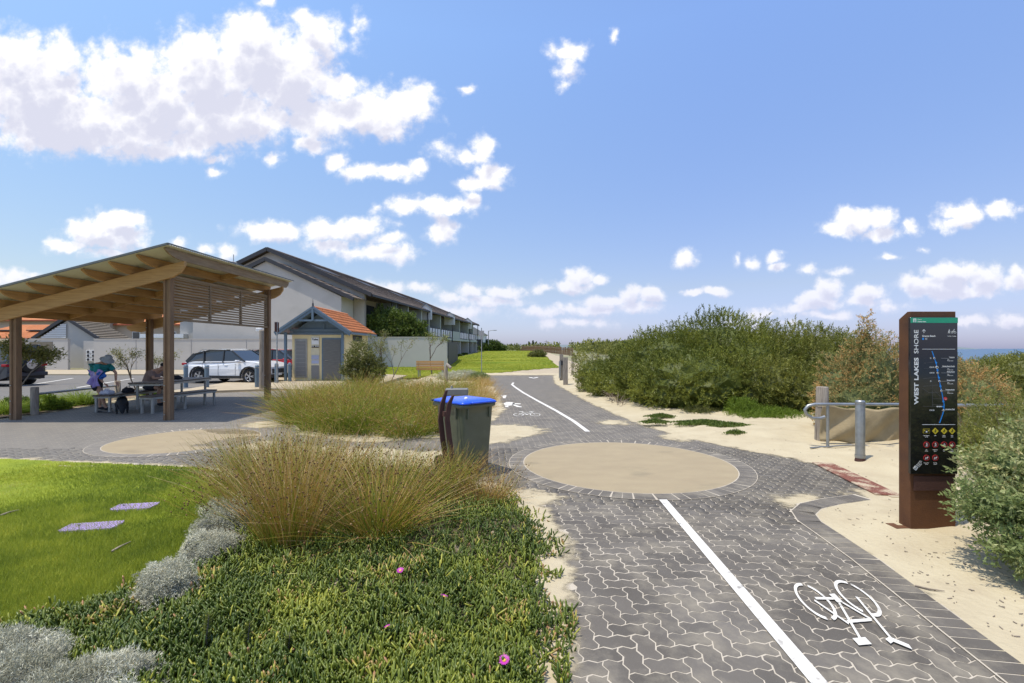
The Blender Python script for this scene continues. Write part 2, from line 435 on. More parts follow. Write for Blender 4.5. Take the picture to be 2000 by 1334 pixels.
def paver_material():
    m = bpy.data.materials.new('dark_paver'); m.use_nodes = True
    nt = m.node_tree; N, L = nt.nodes, nt.links; b = N['Principled BSDF']
    b.inputs['Roughness'].default_value = .85; b.inputs['Specular IOR Level'].default_value = .3
    geo = N.new('ShaderNodeNewGeometry')
    def noise(s, d, r=.6):
        n = N.new('ShaderNodeTexNoise'); n.inputs['Scale'].default_value = s; n.inputs['Detail'].default_value = d
        n.inputs['Roughness'].default_value = r; L.new(geo.outputs['Position'], n.inputs['Vector']); return n.outputs[0]
    def mr(v, a, bb, c=0, d=1):
        n = N.new('ShaderNodeMapRange'); L.new(v, n.inputs[0])
        for i, x in enumerate((a, bb, c, d)): n.inputs[i+1].default_value = x
        return n.outputs[0]
    def mix(f, a, c):
        n = N.new('ShaderNodeMix'); n.data_type = 'RGBA'; L.new(f, n.inputs[0])
        for k, v in ((6, a), (7, c)):
            if isinstance(v, tuple): n.inputs[k].default_value = (*v, 1)
            else: L.new(v, n.inputs[k])
        return n.outputs[2]
    base = mix(mr(noise(1.1, 4), .35, .65), (.104, .091, .075), (.142, .127, .108))
    # each stone its own value
    wn = N.new('ShaderNodeTexWhiteNoise'); wn.noise_dimensions = '3D'
    at = N.new('ShaderNodeAttribute'); at.attribute_name = 'v'
    oi = N.new('ShaderNodeObjectInfo')
    ad = N.new('ShaderNodeMath'); L.new(at.outputs['Fac'], ad.inputs[0]); L.new(oi.outputs['Random'], ad.inputs[1])
    fr = N.new('ShaderNodeMath'); fr.operation = 'FRACT'; L.new(ad.outputs[0], fr.inputs[0])
    hv = N.new('ShaderNodeHueSaturation'); L.new(base, hv.inputs['Color']); L.new(mr(fr.outputs[0], 0, 1, .82, 1.2), hv.inputs['Value'])
    dusty = mix(mr(noise(2.3, 8, .7), .47, .70, 0, .65), hv.outputs[0], (.32, .28, .21))
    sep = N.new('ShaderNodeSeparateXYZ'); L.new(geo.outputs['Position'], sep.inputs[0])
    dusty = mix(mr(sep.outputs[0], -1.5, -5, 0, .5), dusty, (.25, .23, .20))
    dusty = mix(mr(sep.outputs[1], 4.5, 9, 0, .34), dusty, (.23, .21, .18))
    L.new(mix(mr(noise(160, 2), .62, .72, 0, .5), dusty, (.20, .185, .16)), b.inputs['Base Color'])
    bp = N.new('ShaderNodeBump'); bp.inputs['Strength'].default_value = .35; bp.inputs['Distance'].default_value = .003
    L.new(noise(220, 3), bp.inputs['Height']); L.new(bp.outputs[0], b.inputs['Normal'])
    return m
m_paver = paver_material()

def grid(name, xs, ys, zf, mat, keep=None, kind='structure', attr=None):
    X, Y = np.meshgrid(xs, ys); nx, ny = len(xs), len(ys)
    P = np.stack([X.ravel(), Y.ravel(), zf(X.ravel(), Y.ravel())], 1)
    i, j = np.meshgrid(np.arange(nx-1), np.arange(ny-1)); i = i.ravel(); j = j.ravel()
    Fc = np.stack([j*nx+i, j*nx+i+1, (j+1)*nx+i+1, (j+1)*nx+i], 1)
    a = None if attr is None else attr(P)
    if keep is not None:
        Fc = Fc[keep(P[Fc].mean(1))]
        used = np.unique(Fc); mp = np.full(len(P), -1); mp[used] = np.arange(len(used))
        P = P[used]; Fc = mp[Fc]; a = None if a is None else a[used]
    me = fast_mesh(name, P, Fc, mat, a, smooth=True)
    o = link(name, me)
    if kind: o['kind'] = kind
    return o

PAVE = [(.26, 2.41), (.38, 3.36), (.46, 4.27), (.25, 5.35), (-.3, 5.95), (-1.6, 6.0), (-3.0, 6.3), (-4.39, 6.73), (-7.83, 7.26), (-14, 8.1), (-19, 8.6),
        (-19, 10.6), (-14, 10.9), (-12.1, 11.26), (-12.1, 12.0), (-12.55, 14.3), (-12.4, 15.6), (-12.6, 17.5), (-9.4, 19), (-7.4, 18.2), (-6.3, 14.5), (-5.2, 11.2), (-4.2, 9.35),
        (-2.73, 8.5), (-1.47, 9.0), (-.45, 9.6), (-.5, 10.8), (-.25, 13.2), (-.57, 17.7), (-1.2, 24.6), (-1.8, 29.7), (2.6, 29.9),
        (2.1, 22.8), (2.45, 14.5), (2.85, 10.6), (3.22, 9.06), (4.0, 7.75), (4.48, 6.95), (4.3, 5.42), (3.55, 5.18), (3.15, 4.95), (2.98, 4.5), (2.93, 3.92), (2.78, 3.1), (2.62, 2.41), (2.5, 1.0), (.15, 1.0)]
PAVE = np.array(PAVE)
def pave_s(P): return sdf(P, PAVE)
LAWN = np.array([(-4.35, 6.62), (-7.83, 7.13), (-14, 7.9), (-14, 1.2), (-2.9, 1.2), (-2.75, 2.6), (-2.45, 2.95), (-2.35, 3.5), (-2.6, 4.3), (-2.75, 5.0), (-3.3, 5.9)])
LAWN_Z = .035
PIG0 = np.array([(.17, 1.6), (.17, 2.3), (.29, 2.9), (.24, 3.4), (.36, 3.9), (.33, 4.4), (.20, 4.85), (.12, 5.3), (-.18, 5.65), (-.6, 5.75), (-1.0, 5.5), (-1.6, 5.4), (-2.5, 5.2), (-2.75, 4.6), (-2.6, 4.1), (-2.5, 3.5), (-2.75, 3.1), (-3.15, 2.75), (-3.3, 2.2), (-3.2, 1.2), (0.1, 1.2)])

# big ground sheet, uneven cells, out to the horizon
xs = np.concatenate([-np.geomspace(900, 20, 26), np.arange(-17, 50, 3.0), np.geomspace(52, 600, 12)])
ys = np.concatenate([[-40, -10, 0], np.arange(4, 100, 4.0), np.geomspace(104, 9000, 30)])
grid('ground', xs, ys, lambda x, y: gz(x, y)-.03, m_far)
grid('sea', [20, 60, 200, 1000, 6000, 20000], [-200, 0, 100, 300, 1000, 4000, 12000, 24000], lambda x, y: np.full(len(x), -2.7), m_water)

# near sand, lapping over the edges of the paving
def sand_z(x, y):
    s = pave_s(np.stack([x, y], 1))
    out = np.clip((s-.05)/.8, 0, 1)
    b = .035*vnoise(x, y, 1.3, 1)+.020*vnoise(x, y, 3.7, 2)+.011*vnoise(x, y, 8, 3)
    mound = .05
    ribs = np.clip((x-2.9)/6, 0, 1)*.15*np.clip((y-3)/4, 0, 1)
    return gz(x, y)+.021+out*(mound+b+ribs*out)
def sand_mat():
    m = M('sand_drift', (.51, .44, .30), (.45, .38, .255), scale=2.2, rough=.97, bump=.8, bscale=22, coords='World', spec=.1, dist=.018, c3=(.44, .37, .25), c3scale=3.5, c3at=.62)
    nt = m.node_tree; N, L = nt.nodes, nt.links; b = N['Principled BSDF']; out = N['Material Output']
    geo = N.new('ShaderNodeNewGeometry')
    at = N.new('ShaderNodeAttribute'); at.attribute_name = 'v'
    n = N.new('ShaderNodeTexNoise'); n.inputs['Scale'].default_value = 3.2; n.inputs['Detail'].default_value = 9; n.inputs['Roughness'].default_value = .68
    L.new(geo.outputs['Position'], n.inputs['Vector'])
    def mt(op, *a):
        q = N.new('ShaderNodeMath'); q.operation = op
        for i, v in enumerate(a):
            if hasattr(v, 'is_linked'): L.new(v, q.inputs[i])
            else: q.inputs[i].default_value = v
        return q.outputs[0]
    t = mt('ADD', at.outputs['Fac'], mt('MULTIPLY', mt('SUBTRACT', n.outputs[0], .5), .62))
    mr = N.new('ShaderNodeMapRange'); mr.interpolation_type = 'SMOOTHSTEP'; L.new(t, mr.inputs[0])
    mr.inputs[1].default_value = -.09; mr.inputs[2].default_value = .05
    tr = N.new('ShaderNodeBsdfTransparent'); mx = N.new('ShaderNodeMixShader')
    # small dark debris
    vo = N.new('ShaderNodeTexVoronoi'); vo.inputs['Scale'].default_value = 7; L.new(geo.outputs['Position'], vo.inputs['Vector'])
    L.new(mr.outputs[0], mx.inputs[0]); L.new(tr.outputs[0], mx.inputs[1]); L.new(b.outputs[0], mx.inputs[2]); L.new(mx.outputs[0], out.inputs[0])
    return m
BULGES = [(-.15, 9.7, .75), (-.55, 9.0, .6), (.3, 5.4, .25), (2.3, 10.8, .3), (3.2, 9.0, .3), (.35, 4.3, .06), (-5.4, 10.6, .5), (-2.2, 7.3, .7), (-3.3, 7.5, .7), (-1.2, 7.2, .55), (-4.4, 8.2, .35), (3.2, 5.2, .2),(4.15,5.3,.3)]
def sand_attr(P):
    s = pave_s(P[:, :2])+.02
    for x, y, r in BULGES:
        d = np.hypot(P[:, 0]-x, P[:, 1]-y)
        s = np.maximum(s, (r-d)*.55)
    d = np.hypot(P[:, 0]-1.68, P[:, 1]-7.0); s = np.where(d < 1.85, np.minimum(s, (d-1.85)*1-.3), s)
    return np.clip(s, -1, 1)
xs = np.arange(-16, 16.01, .11); ys = np.arange(1.0, 31.0, .11)
grid('sand', xs, ys, sand_z, sand_mat(),
     keep=lambda C: (sdf(C[:, :2], PIG0) > -.12) & (sand_attr(C) > -.42) & ~((C[:, 0] < -5) & (C[:, 1] > 19.5)) & ~((C[:, 0] < -12.8) & (C[:, 1] > 15.0)) & (sdf(C[:, :2], LAWN) > -.15),
     attr=sand_attr)
xs = np.arange(15.9, 34, .5); ys = np.arange(1, 60, .5)
grid('sand_dune', xs, ys, lambda x, y: gz(x, y)+.2*np.clip((x-15)/3, 0, 1)+.25*vnoise(x, y, .2, 5)+.05, m_sand)

# concrete and asphalt
def flat(name, poly, z, mat, step=None, kind='structure', follow=True):
    """polygon sheet, following the rise of the ground"""
    bm = bmesh.new()
    vs = [bm.verts.new((p[0], p[1], (gzf(*p) if follow else 0)+z)) for p in poly]
    bm.faces.new(vs); bmesh.ops.triangulate(bm, faces=bm.faces)
    me = bpy.data.meshes.new(name); bm.to_mesh(me); bm.free(); me.materials.append(mat)
    for p in me.polygons:
        pass
    o = link(name, me)
    if me.polygons and me.polygons[0].normal.z < 0: me.flip_normals()
    if kind: o['kind'] = kind
    return o
flat('car_park', [(-90, 13.5), (-16, 13.5), (-13.6, 16.9), (-12.9, 19.0), (-14.2, 26.0), (-14.6, 29.5), (-60, 30.5), (-90, 31)], .03, m_asph)
MB().prism([(-90, 31.1), (-60, 30.6), (-14.6, 29.6), (-14.2, 26), (-12.95, 19.0), (-13.5, 17.1), (-12.4, 17.55), (-9.4, 19.05), (-7.4, 18.3), (-6.0, 20), (-6.3, 28.5), (-12, 33), (-12, 36), (-90, 36)], -.05, .10).build('concrete_footpath', m_beige)['kind'] = 'structure'
# line markings in the car park
for i, (x0, y0, x1, y1) in enumerate([(-21.5, 20.5, -24.8, 26.8), (-18.6, 20.3, -21.2, 26.6), (-27.6, 25.8, -35.4, 27.2), (-15.8, 20.1, -17.6, 25.6)]):
    mb = MB(); mb.bar((x0, y0, .035), (x1, y1, .035), .12, .004); mb.build('parking_line', m_white)['kind'] = 'structure'
# far lawn on its rise
FARLAWN = np.array([(-6.0, 26.5), (-1.95, 29.9), (.6, 34), (3.7, 38), (4.35, 60), (4.15, 85), (3.5, 104), (-7.5, 104), (-5.6, 80), (-6.9, 60), (-6.2, 52), (-5.2, 38.3), (-12, 38.3), (-12, 34), (-6.4, 29)])
m_lawnfar = M('far_lawn_grass', (.26, .275, .032), (.19, .21, .028), scale=.55, rough=1, coords='World', bump=.8, bscale=25, dist=.05, stretch=(.35, 1, 1), c3=(.12, .19, .02), c3scale=.35, c3at=.6, spec=.05)
def in_poly_grid(name, poly, dx, dy, z, mat):
    lo = poly.min(0); hi = poly.max(0)
    return grid(name, np.arange(lo[0], hi[0]+dx, dx), np.arange(lo[1], hi[1]+dy, dy), lambda x, y: gz(x, y)+z+.03*vnoise(x, y, .3, 4), mat, keep=lambda C: sdf(C[:, :2], poly) < .05)
in_poly_grid('lawn', FARLAWN, .3, .6, .05, m_lawnfar)
in_poly_grid('concrete_path', np.array([(-1.9, 29.8), (2.65, 29.9), (4.4, 33), (6.0, 42), (6.3, 60), (5.8, 85), (4.9, 104), (3.6, 104), (4.25, 85), (4.4, 60), (3.8, 38.5), (.4, 33.6)]), .25, .5, .03, m_beige)
# sloping base lawn in front
m_lawn = M('lawn_thatch', (.28, .33, .04), (.19, .24, .035), scale=2.2, rough=1, coords='World', bump=.6, bscale=80, spec=.05)
o = grid('lawn_turf', np.arange(-14, -2.2, .05), np.arange(1.2, 8.1, .05), lambda x, y: LAWN_Z+.015*vnoise(x, y, 1.1, 6), m_lawn, keep=lambda C: sdf(C[:, :2], LAWN) < .04)
# garden bed mulch by the shelter
BED = np.array([(-12.2, 11.4), (-12.2, 12.0), (-12.7, 14.4), (-12.55, 15.6), (-12.75, 17.3), (-13.6, 16.9), (-16, 13.6), (-20, 13.6), (-20, 10.7), (-14, 11.0)])
in_poly_grid('garden_bed', BED, .15, .15, .045, m_bed)

# ------------------------------------------------------------------ block paving
def paver_outline(kind, g=.0066):
    """interlocking zigzag block, unit cell .11 m; kind h: two cells wide, v: two cells deep"""
    c = .11; a = .105
    hz = [(0, 0), (.28, a), (.72, -a)]          # zigzag along +x
    def run(p, d, flip):
        # from p walking one cell in direction d
        pts = []
        for t, o in (hz if not flip else [(0, 0), (.28, a), (.72, -a)]):
            if d == (1, 0): pts.append((p[0]+t, p[1]+o))
            if d == (-1, 0): pts.append((p[0]-t, p[1]-o if t else p[1]))
            if d == (0, 1): pts.append((p[0]+o, p[1]+t))
            if d == (0, -1): pts.append((p[0]-o if t else p[0], p[1]-t))
        return pts
    w, h = (2, 1) if kind == 'h' else (1, 2)
    out = []
    for i in range(w): out += run((i, 0), (1, 0), 0)
    for i in range(h): out += run((w, i), (0, 1), 0)
    for i in range(w): out += run((w-i, h), (-1, 0), 0)
    for i in range(h): out += run((0, h-i), (0, -1), 0)
    cx, cy = w/2, h/2
    sx = (w*c-g)/(w*c); sy = (h*c-g)/(h*c)
    return np.array([((x-cx)*c*sx, (y-cy)*c*sy) for x, y in out])
def paver_mesh(kind):
    o = paver_outline(kind); n = len(o)
    ins = o*np.array([1-.003/np.abs(o[:, 0]).max(), 1-.003/np.abs(o[:, 1]).max()])
    mb = MB()
    P = [(x, y, 0) for x, y in o]+[(x, y, .0075) for x, y in o]+[(x, y, .0095) for x, y in ins]
    mb.add(P, [(i, (i+1) % n, n+(i+1) % n, n+i) for i in range(n)]+[(n+i, n+(i+1) % n, 2*n+(i+1) % n, 2*n+i) for i in range(n)]+[tuple(range(2*n, 3*n))])
    return mb.mesh('paver_'+kind, m_paver)
ROT = R(3.0)
cs_, sn_ = math.cos(ROT), math.sin(ROT)
def cell_to_world(cx, cy): return (.3+(cx*cs_-cy*sn_)*.11, 2.0+(cx*sn_+cy*cs_)*.11)
paving = flat('paving_base', PAVE, .0136, m_joint, follow=False)
paving.name = 'block_paving'
I, J = np.meshgrid(np.arange(-190, 60), np.arange(-14, 260)); I = I.ravel(); J = J.ravel()
k = (I-J) % 4
H = k == 0; V = k == 2
cx = np.where(H, I+1.0, I+.5); cy = np.where(H, J+.5, J+0.0)
sel = H | V; cx = cx[sel]; cy = cy[sel]; isH = H[sel]
px = .3+(cx*cs_-cy*sn_)*.11; py = 2.0+(cx*sn_+cy*cs_)*.11
sd_ = pave_s(np.stack([px, py], 1))
d1 = np.hypot(px-1.68, py-7.0); d2 = np.hypot(px+6.0, py-8.76)
ok = (sd_ < .03) & (d1 > 1.62) & (d2 > 1.3) & (py < 29.6)
# neat distance limit: beyond about 20 m the blocks are under 10 px
px, py, isH, sd_ = px[ok], py[ok], isH[ok], sd_[ok]
dist = np.hypot(px, py)
vis = (np.abs(px/py) < 1.1) & (py > 2.25)
rank = np.argsort(np.where(vis & (sd_ < -.02), dist, 1e6))
solo = set(rank[:270].tolist())
meH, meV = paver_mesh('h'), paver_mesh('v')
for i in sorted(solo):
    dz = random.uniform(-.0012, .0012)
    o = link('paver', meH if isH[i] else meV, paving, (px[i], py[i], .006+dz), (random.uniform(-.004, .004), random.uniform(-.004, .004), ROT))
rest = np.array([i for i in range(len(px)) if i not in solo])
def joined_pavers(idx, kind, name):
    o = paver_outline(kind, .0075); n = len(o)
    r = np.stack([o[:, 0]*cs_-o[:, 1]*sn_, o[:, 0]*sn_+o[:, 1]*cs_], 1)
    V = np.zeros((len(idx), 2*n, 3))
    V[:, :n, :2] = r[None]+np.stack([px[idx], py[idx]], 1)[:, None]
    V[:, n:, :2] = V[:, :n, :2]
    V[:, :n, 2] = .007; z = rng.uniform(.0147, .0158, len(idx)); V[:, n:, 2] = z[:, None]
    return V, n
VV = []; LL = []; LS = []; base = 0; vals = []
me = bpy.data.meshes.new('paver_field')
allv = []; faces_idx = []; starts = []; pos = 0
for kind, mask in (('h', isH), ('v', ~isH)):
    idx = rest[mask[rest]]
    V, n = joined_pavers(idx, kind, 'x')
    allv.append(V.reshape(-1, 3)); vals.append(np.repeat(rng.random(len(idx)), 2*n))
    b0 = base+np.arange(len(idx))*2*n
    top = b0[:, None]+n+np.arange(n)[None]
    faces_idx.append(('n', top))
    near = py[idx] < 8
    bb = b0[near]
    q = np.stack([np.arange(n), (np.arange(n)+1) % n, n+(np.arange(n)+1) % n, n+np.arange(n)], 1)
    faces_idx.append(('q', (bb[:, None, None]+q[None]).reshape(-1, 4)))
    base += len(idx)*2*n
loops = np.concatenate([f.ravel() for _, f in faces_idx]); ls = []
p0 = 0
for _, f in faces_idx:
    ls.append(p0+np.arange(f.shape[0])*f.shape[1]); p0 += f.size
ls = np.concatenate(ls)
AV = np.concatenate(allv)
me.vertices.add(len(AV)); me.vertices.foreach_set('co', AV.astype(np.float32).ravel())
me.loops.add(len(loops)); me.loops.foreach_set('vertex_index', loops.astype(np.int32))
me.polygons.add(len(ls)); me.polygons.foreach_set('loop_start', ls.astype(np.int32))
me.update(calc_edges=True)
a = me.attributes.new('v', 'FLOAT', 'POINT'); a.data.foreach_set('value', np.concatenate(vals).astype(np.float32))
me.materials.append(m_paver)
pf = link('paver_field', me, paving); pf['kind'] = 'stuff'

# concrete discs with a ring of wedge blocks
def disc(cx, cy, r, w, n, name):
    mb = MB(); N_ = 96
    mb.prism([(r*math.cos(2*math.pi*i/N_), r*math.sin(2*math.pi*i/N_)) for i in range(N_)], 0, .021)
    o = mb.build(name, m_disc, loc=(cx, cy, 0)); o['kind'] = 'structure'
    mb = MB(); q = [(math.cos(2*math.pi*i/N_), math.sin(2*math.pi*i/N_)) for i in range(N_)]
    r2 = r+w+.009
    mb.add([(x*(r-.01), y*(r-.01), .0205) for x, y in q]+[(x*r2, y*r2, .0205) for x, y in q], [(i, (i+1) % N_, N_+(i+1) % N_, N_+i) for i in range(N_)])
    mb.build('ring_bedding', m_joint, o)
    da = 2*math.pi/n; t0 = (r+.012)*math.sin(da/2)-.003; 
    tt = .05
    bm = MB().prism([(r+.012, -t0), (r+w-.0, -t0-.003), (r+w-.0, t0+.003), (r+.012, t0)], .012, .0225)
    rm = bm.mesh('ring_paver', m_paver, bevel=.0015)
    for i in range(n):
        link('ring_paver', rm, o, (0, 0, random.uniform(-.001, .001)), (0, 0, i*da+random.uniform(-.004, .004)))
    return o
disc(1.68, 7.0, 1.50, .22, 84, 'concrete_disc')
disc(-6.0, 8.76, 1.2, .22, 68, 'concrete_disc')

# edge course along the right-hand side
def edge_course(pts, w=.2, t=.105, name='edge_paver', flip=1):
    mesh = MB().box((0, 0, .015), (t-.009, w, .012)).mesh(name, m_paver, bevel=.0015)
    pts = [Vector((x, y, 0)) for x, y in pts]
    bed = MB(); acc = 0.0
    for a, b in zip(pts, pts[1:]):
        d = b-a; L_ = d.length; nrm = Vector((-d.y, d.x, 0)).normalized()*flip
        ang = math.atan2(d.y, d.x)
        s = acc
        while s < L_:
            p = a+d*(s/L_)+nrm*(w/2)
            link(name, mesh, paving, (p.x, p.y, .003), (0, 0, ang+random.uniform(-.008, .008)))
            s += t
        acc = s-L_
        q = d.normalized()*.06; bz = .0002*(len(bed.v) % 8)/4
        bed.add([tuple(a-q+nrm*-.012+Vector((0, 0, .0212+bz))), tuple(b+q+nrm*-.012+Vector((0, 0, .0212+bz))), tuple(b+q+nrm*(w+.01)+Vector((0, 0, .0212+bz))), tuple(a-q+nrm*(w+.01)+Vector((0, 0, .0212+bz)))], [(0, 1, 2, 3)])
    bed.build('edge_bedding', m_joint, paving)['kind'] = 'stuff'
edge_course([(2.48, 2.3), (2.55, 2.75), (2.64, 3.3), (2.72, 3.8), (2.77, 4.3), (2.80, 4.65), (2.90, 4.92), (3.12, 5.14), (3.45, 5.30), (3.9, 5.45)], flip=-1, name='edge_paver')
edge_course([(.12, 2.2), (.18, 2.8), (.22, 3.3)], flip=1, name='edge_paver')

# ------------------------------------------------------------------ painted markings (lie 1 mm over the stones)
def ribbon(pts, w, z, name='painted_line', taper=None, parent=None, mat=None):
    pts = [Vector((p[0], p[1], 0)) for p in pts]; P = []; n = len(pts)
    for i, p in enumerate(pts):
        d = (pts[min(i+1, n-1)]-pts[max(i-1, 0)]).normalized(); s = Vector((-d.y, d.x, 0))*(w/2)
        P += [(p.x-s.x, p.y-s.y, z), (p.x+s.x, p.y+s.y, z)]
    mb = MB(); mb.add(P, [(2*i, 2*i+2, 2*i+3, 2*i+1) for i in range(n-1)])
    return mb.build(name, mat or m_white, parent)
PZ = .0225
ln = ribbon([(1.53, 1.9), (1.545, 2.41), (1.60, 3.6), (1.685, 5.42)], .088, PZ); ln['kind'] = 'structure'
pts = [W(*p) for p in [(1148, 845), (1120, 824), (1085, 803), (1050, 784), (1022, 768), (1006, 757), (1000, 752), (1003, 748)]]
P_ = smooth_pts = []
for i in range(len(pts)-1):
    for t in (0, .5):
        P_.append((pts[i][0]*(1-t)+pts[i+1][0]*t, pts[i][1]*(1-t)+pts[i+1][1]*t))
P_.append(pts[-1])
ln = ribbon(P_, .10, PZ); ln['kind'] = 'structure'

def bicycle_symbol(M2, name='painted_bicycle_symbol', w=.034):
    """bicycle drawn in unit space (wheels 0.5 apart), mapped by M2 to the ground"""
    mb = MB()
    def arc(cx, cy, r, a0, a1, n=18):
        ps = [(cx+r*math.cos(a0+(a1-a0)*i/n), cy+r*math.sin(a0+(a1-a0)*i/n)) for i in range(n+1)]
        line(ps)
    segs = []
    def line(ps, ww=w):
        n = len(ps); V = []; segs.append(1)
        for i, p in enumerate(ps):
            a = Vector(ps[max(i-1, 0)]); b = Vector(ps[min(i+1, n-1)]); d = (b-a).normalized(); s = Vector((-d.y, d.x))*ww/2
            for q in (Vector(p)-s, Vector(p)+s):
                x, y = M2(q.x, q.y); V.append((x, y, PZ+.0004*len(segs)))
        mb.add(V, [(2*i, 2*i+2, 2*i+3, 2*i+1) for i in range(n-1)])
    arc(-.34, .0, .2, R(-60), R(85)); arc(-.34, 0, .2, R(105), R(280))
    arc(.34, .0, .2, R(130), R(300)); arc(.34, 0, .2, R(-50), R(110))
    line([(-.34, 0), (-.16, .26)], .028); line([(-.30, -.02), (0, .0)], .028); line([(-.15, .24), (.2, .24)], .028)
    line([(.0, .0), (.21, .24)], .028); line([(.02, -.01), (-.2, .40)], .032); line([(.34, 0), (.20, .42)], .032)
    line([(-.30, .42), (-.12, .42)], .06); line([(.12, .44), (.22, .42)], .04); line([(.2, .43), (.33, .50)], .045)
    line([(-.04, 0), (.05, 0)], .10)
    o = mb.build(name, m_white); o['kind'] = 'structure'; return o
# near symbol: from photo pixels of wheels and handlebar
q00 = Vector(W(1580, 1165)); q10 = Vector(W(1672, 1158)); q01 = Vector(W(1735, 1240))
ctr = Vector(W(1640, 1168))
ax = (Vector(W(1690, 1170))-Vector(W(1585, 1178)))/.68
ay = (Vector(W(1740, 1240))-Vector(W(1655, 1160)))/.40
ctr = Vector(W(1632, 1176))
bicycle_symbol(lambda x, y: tuple(ctr+ax*x*.78+ay*y*.92))
# far symbol beside the curved line
ctr2 = Vector(W(1029, 811.5)); 
bicycle_symbol(lambda x, y: (ctr2.x+x*.62, ctr2.y+y*1.25))
# painted pedestrian and arrow
def poly_mark(name, pix, z=PZ):
    mb = MB()
    for pl in pix: mb.add([(*W(*p), z) for p in pl], [tuple(range(len(pl)))])
    o = mb.build(name, m_white); o['kind'] = 'structure'; return o
poly_mark('painted_pedestrian_symbol', [[(984, 789), (990, 786.5), (1001, 787), (1006, 789.5), (1001, 793), (992, 794), (985, 792)], [(1001, 788.5), (1017, 789.5), (1017, 791), (1001, 791)], [(998, 791), (1004, 791.5), (1020, 796), (1018, 797), (1010, 796.5)], [(986, 793), (992, 794), (994, 797), (987, 796.5)], [(978, 774), (989, 773), (989, 775), (987, 779), (983, 779), (981, 776)]])
poly_mark('painted_arrow', [[(1033, 737.5), (1039, 737.8), (1042, 739), (1045, 737.8), (1051, 737.5), (1051, 738.4), (1042, 739.8), (1033, 738.4)]])
# tactile strip
m_tac = M('tactile_red', (.24, .09, .06), (.17, .07, .05), scale=20, rough=.85, coords='World', c3=(.46, .37, .26), c3scale=5, c3at=.54)
tc_ = thing('tactile_strip', 'dusty red strip of raised dots at the start of the beach path', 'tactile paving', (4.42, 6.18, .023), R(-9))
MB().box((0, 0, .006), (.27, 1.55, .012)).build('strip_plate', m_tac, tc_)
mb = MB()
for i in range(6):
    for j in range(31): mb.cyl((-.11+i*.044, -.75+j*.05, .012), (-.11+i*.044, -.75+j*.05, .018), .0165, .011, 8, smooth=False)
mb.build('raised_dots', m_tac, tc_)['kind'] = 'stuff'
flatp = MB().prism([(4.28, 5.35), (4.62, 5.30), (7.6, 5.9), (9.6, 7.2), (9.0, 7.8), (7.2, 7.25), (4.92, 6.95), (4.5, 6.98)], .0, .03); o = flatp.build('beach_path', m_beige); o['kind'] = 'structure'
# ------------------------------------------------------------------ vegetation kit
def unit(v):
    return v/np.maximum(np.linalg.norm(v, axis=-1, keepdims=True), 1e-9)
def leaf_quads(P, D, L, W_, rg, fold=.0):
    """n diamond leaves"""
    n = len(P); D = unit(D)
    r = unit(rg.normal(size=(n, 3))); S = unit(np.cross(D, r)); Nn = np.cross(S, D)
    L = np.broadcast_to(L, n)[:, None]; W_ = np.broadcast_to(W_, n)[:, None]
    V = np.stack([P, P+D*L*.45+S*W_*.5+Nn*fold*L, P+D*L, P+D*L*.45-S*W_*.5+Nn*fold*L], 1).reshape(-1, 3)
    Fc = np.arange(4*n).reshape(n, 4)
    return V, Fc
def lump_points(blobs, n, rg, zmin=0.02, shell=(.72, 1.04), up=.0, lump=.12):
    blobs = np.asarray(blobs, float)
    area = blobs[:, 3]*blobs[:, 4]+blobs[:, 3]*blobs[:, 5]+blobs[:, 4]*blobs[:, 5]
    P = []; Nn = []; tot = 0
    while tot < n:
        k = rg.choice(len(blobs), n*2, p=area/area.sum())
        d = unit(rg.normal(size=(n*2, 3))+np.array([0, 0, up]))
        rr = rg.uniform(shell[0]**2, shell[1]**2, n*2)**.5
        rr *= 1+lump*(np.sin(d[:, 0]*7+k*1.3)*np.sin(d[:, 1]*6+k*2.1)+.7*np.sin(d[:, 2]*9+k))
        p = blobs[k, :3]+d*rr[:, None]*blobs[k, 3:6]
        ok = p[:, 2] > zmin
        for b in blobs:
            q = np.linalg.norm((p-b[:3])/b[3:6], axis=1); ok &= q > shell[0]-.06
        nn = unit(d/blobs[k, 3:6])
        P.append(p[ok]); Nn.append(nn[ok]); tot += ok.sum()
    return np.concatenate(P)[:n], np.concatenate(Nn)[:n]

def crown_mesh(name, blobs, mat, n_spray, m_leaf, L, W_, spray=.18, seed=1, zmin=.02, up=.25, loose=.55, vlo=.0, vhi=1.0, hscale=None, lump=.12, shell=(.72, 1.04), vpatch=.5):
    rg = np.random.default_rng(seed)
    P, Nn = lump_points(blobs, n_spray, rg, zmin, shell, lump=lump)
    D = unit(Nn*.8+rg.normal(size=P.shape)*.38+np.array([0, 0, up]))
    vs = rg.random(n_spray)
    vs = vpatch*(.5+.5*vnoise(P[:, 0]+P[:, 2]*.7, P[:, 1]-P[:, 2]*.5, 1.7, seed))+(1-vpatch)*vs
    t = (np.arange(m_leaf)+.5)/m_leaf
    ln = spray*rg.uniform(.6, 1.25, n_spray)
    base = P[:, None]-D[:, None]*ln[:, None, None]*.5+D[:, None]*(ln[:, None]*t[None])[..., None]
    ld_ = unit(D[:, None]*.75+rg.normal(size=(n_spray, m_leaf, 3))*loose)
    base = base.reshape(-1, 3); ld_ = ld_.reshape(-1, 3); n = len(base)
    V, Fc = leaf_quads(base, ld_, L*rg.uniform(.7, 1.3, n), W_*rg.uniform(.8, 1.2, n), rg, .05)
    v = np.clip(np.repeat(vs, m_leaf)*.75+rg.random(n)*.25, 0, 1)*(vhi-vlo)+vlo
    keep = V[:, 2].reshape(-1, 4).min(1) > 0.0
    me = fast_mesh(name, V, Fc[keep], mat, np.repeat(v, 4))
    return me
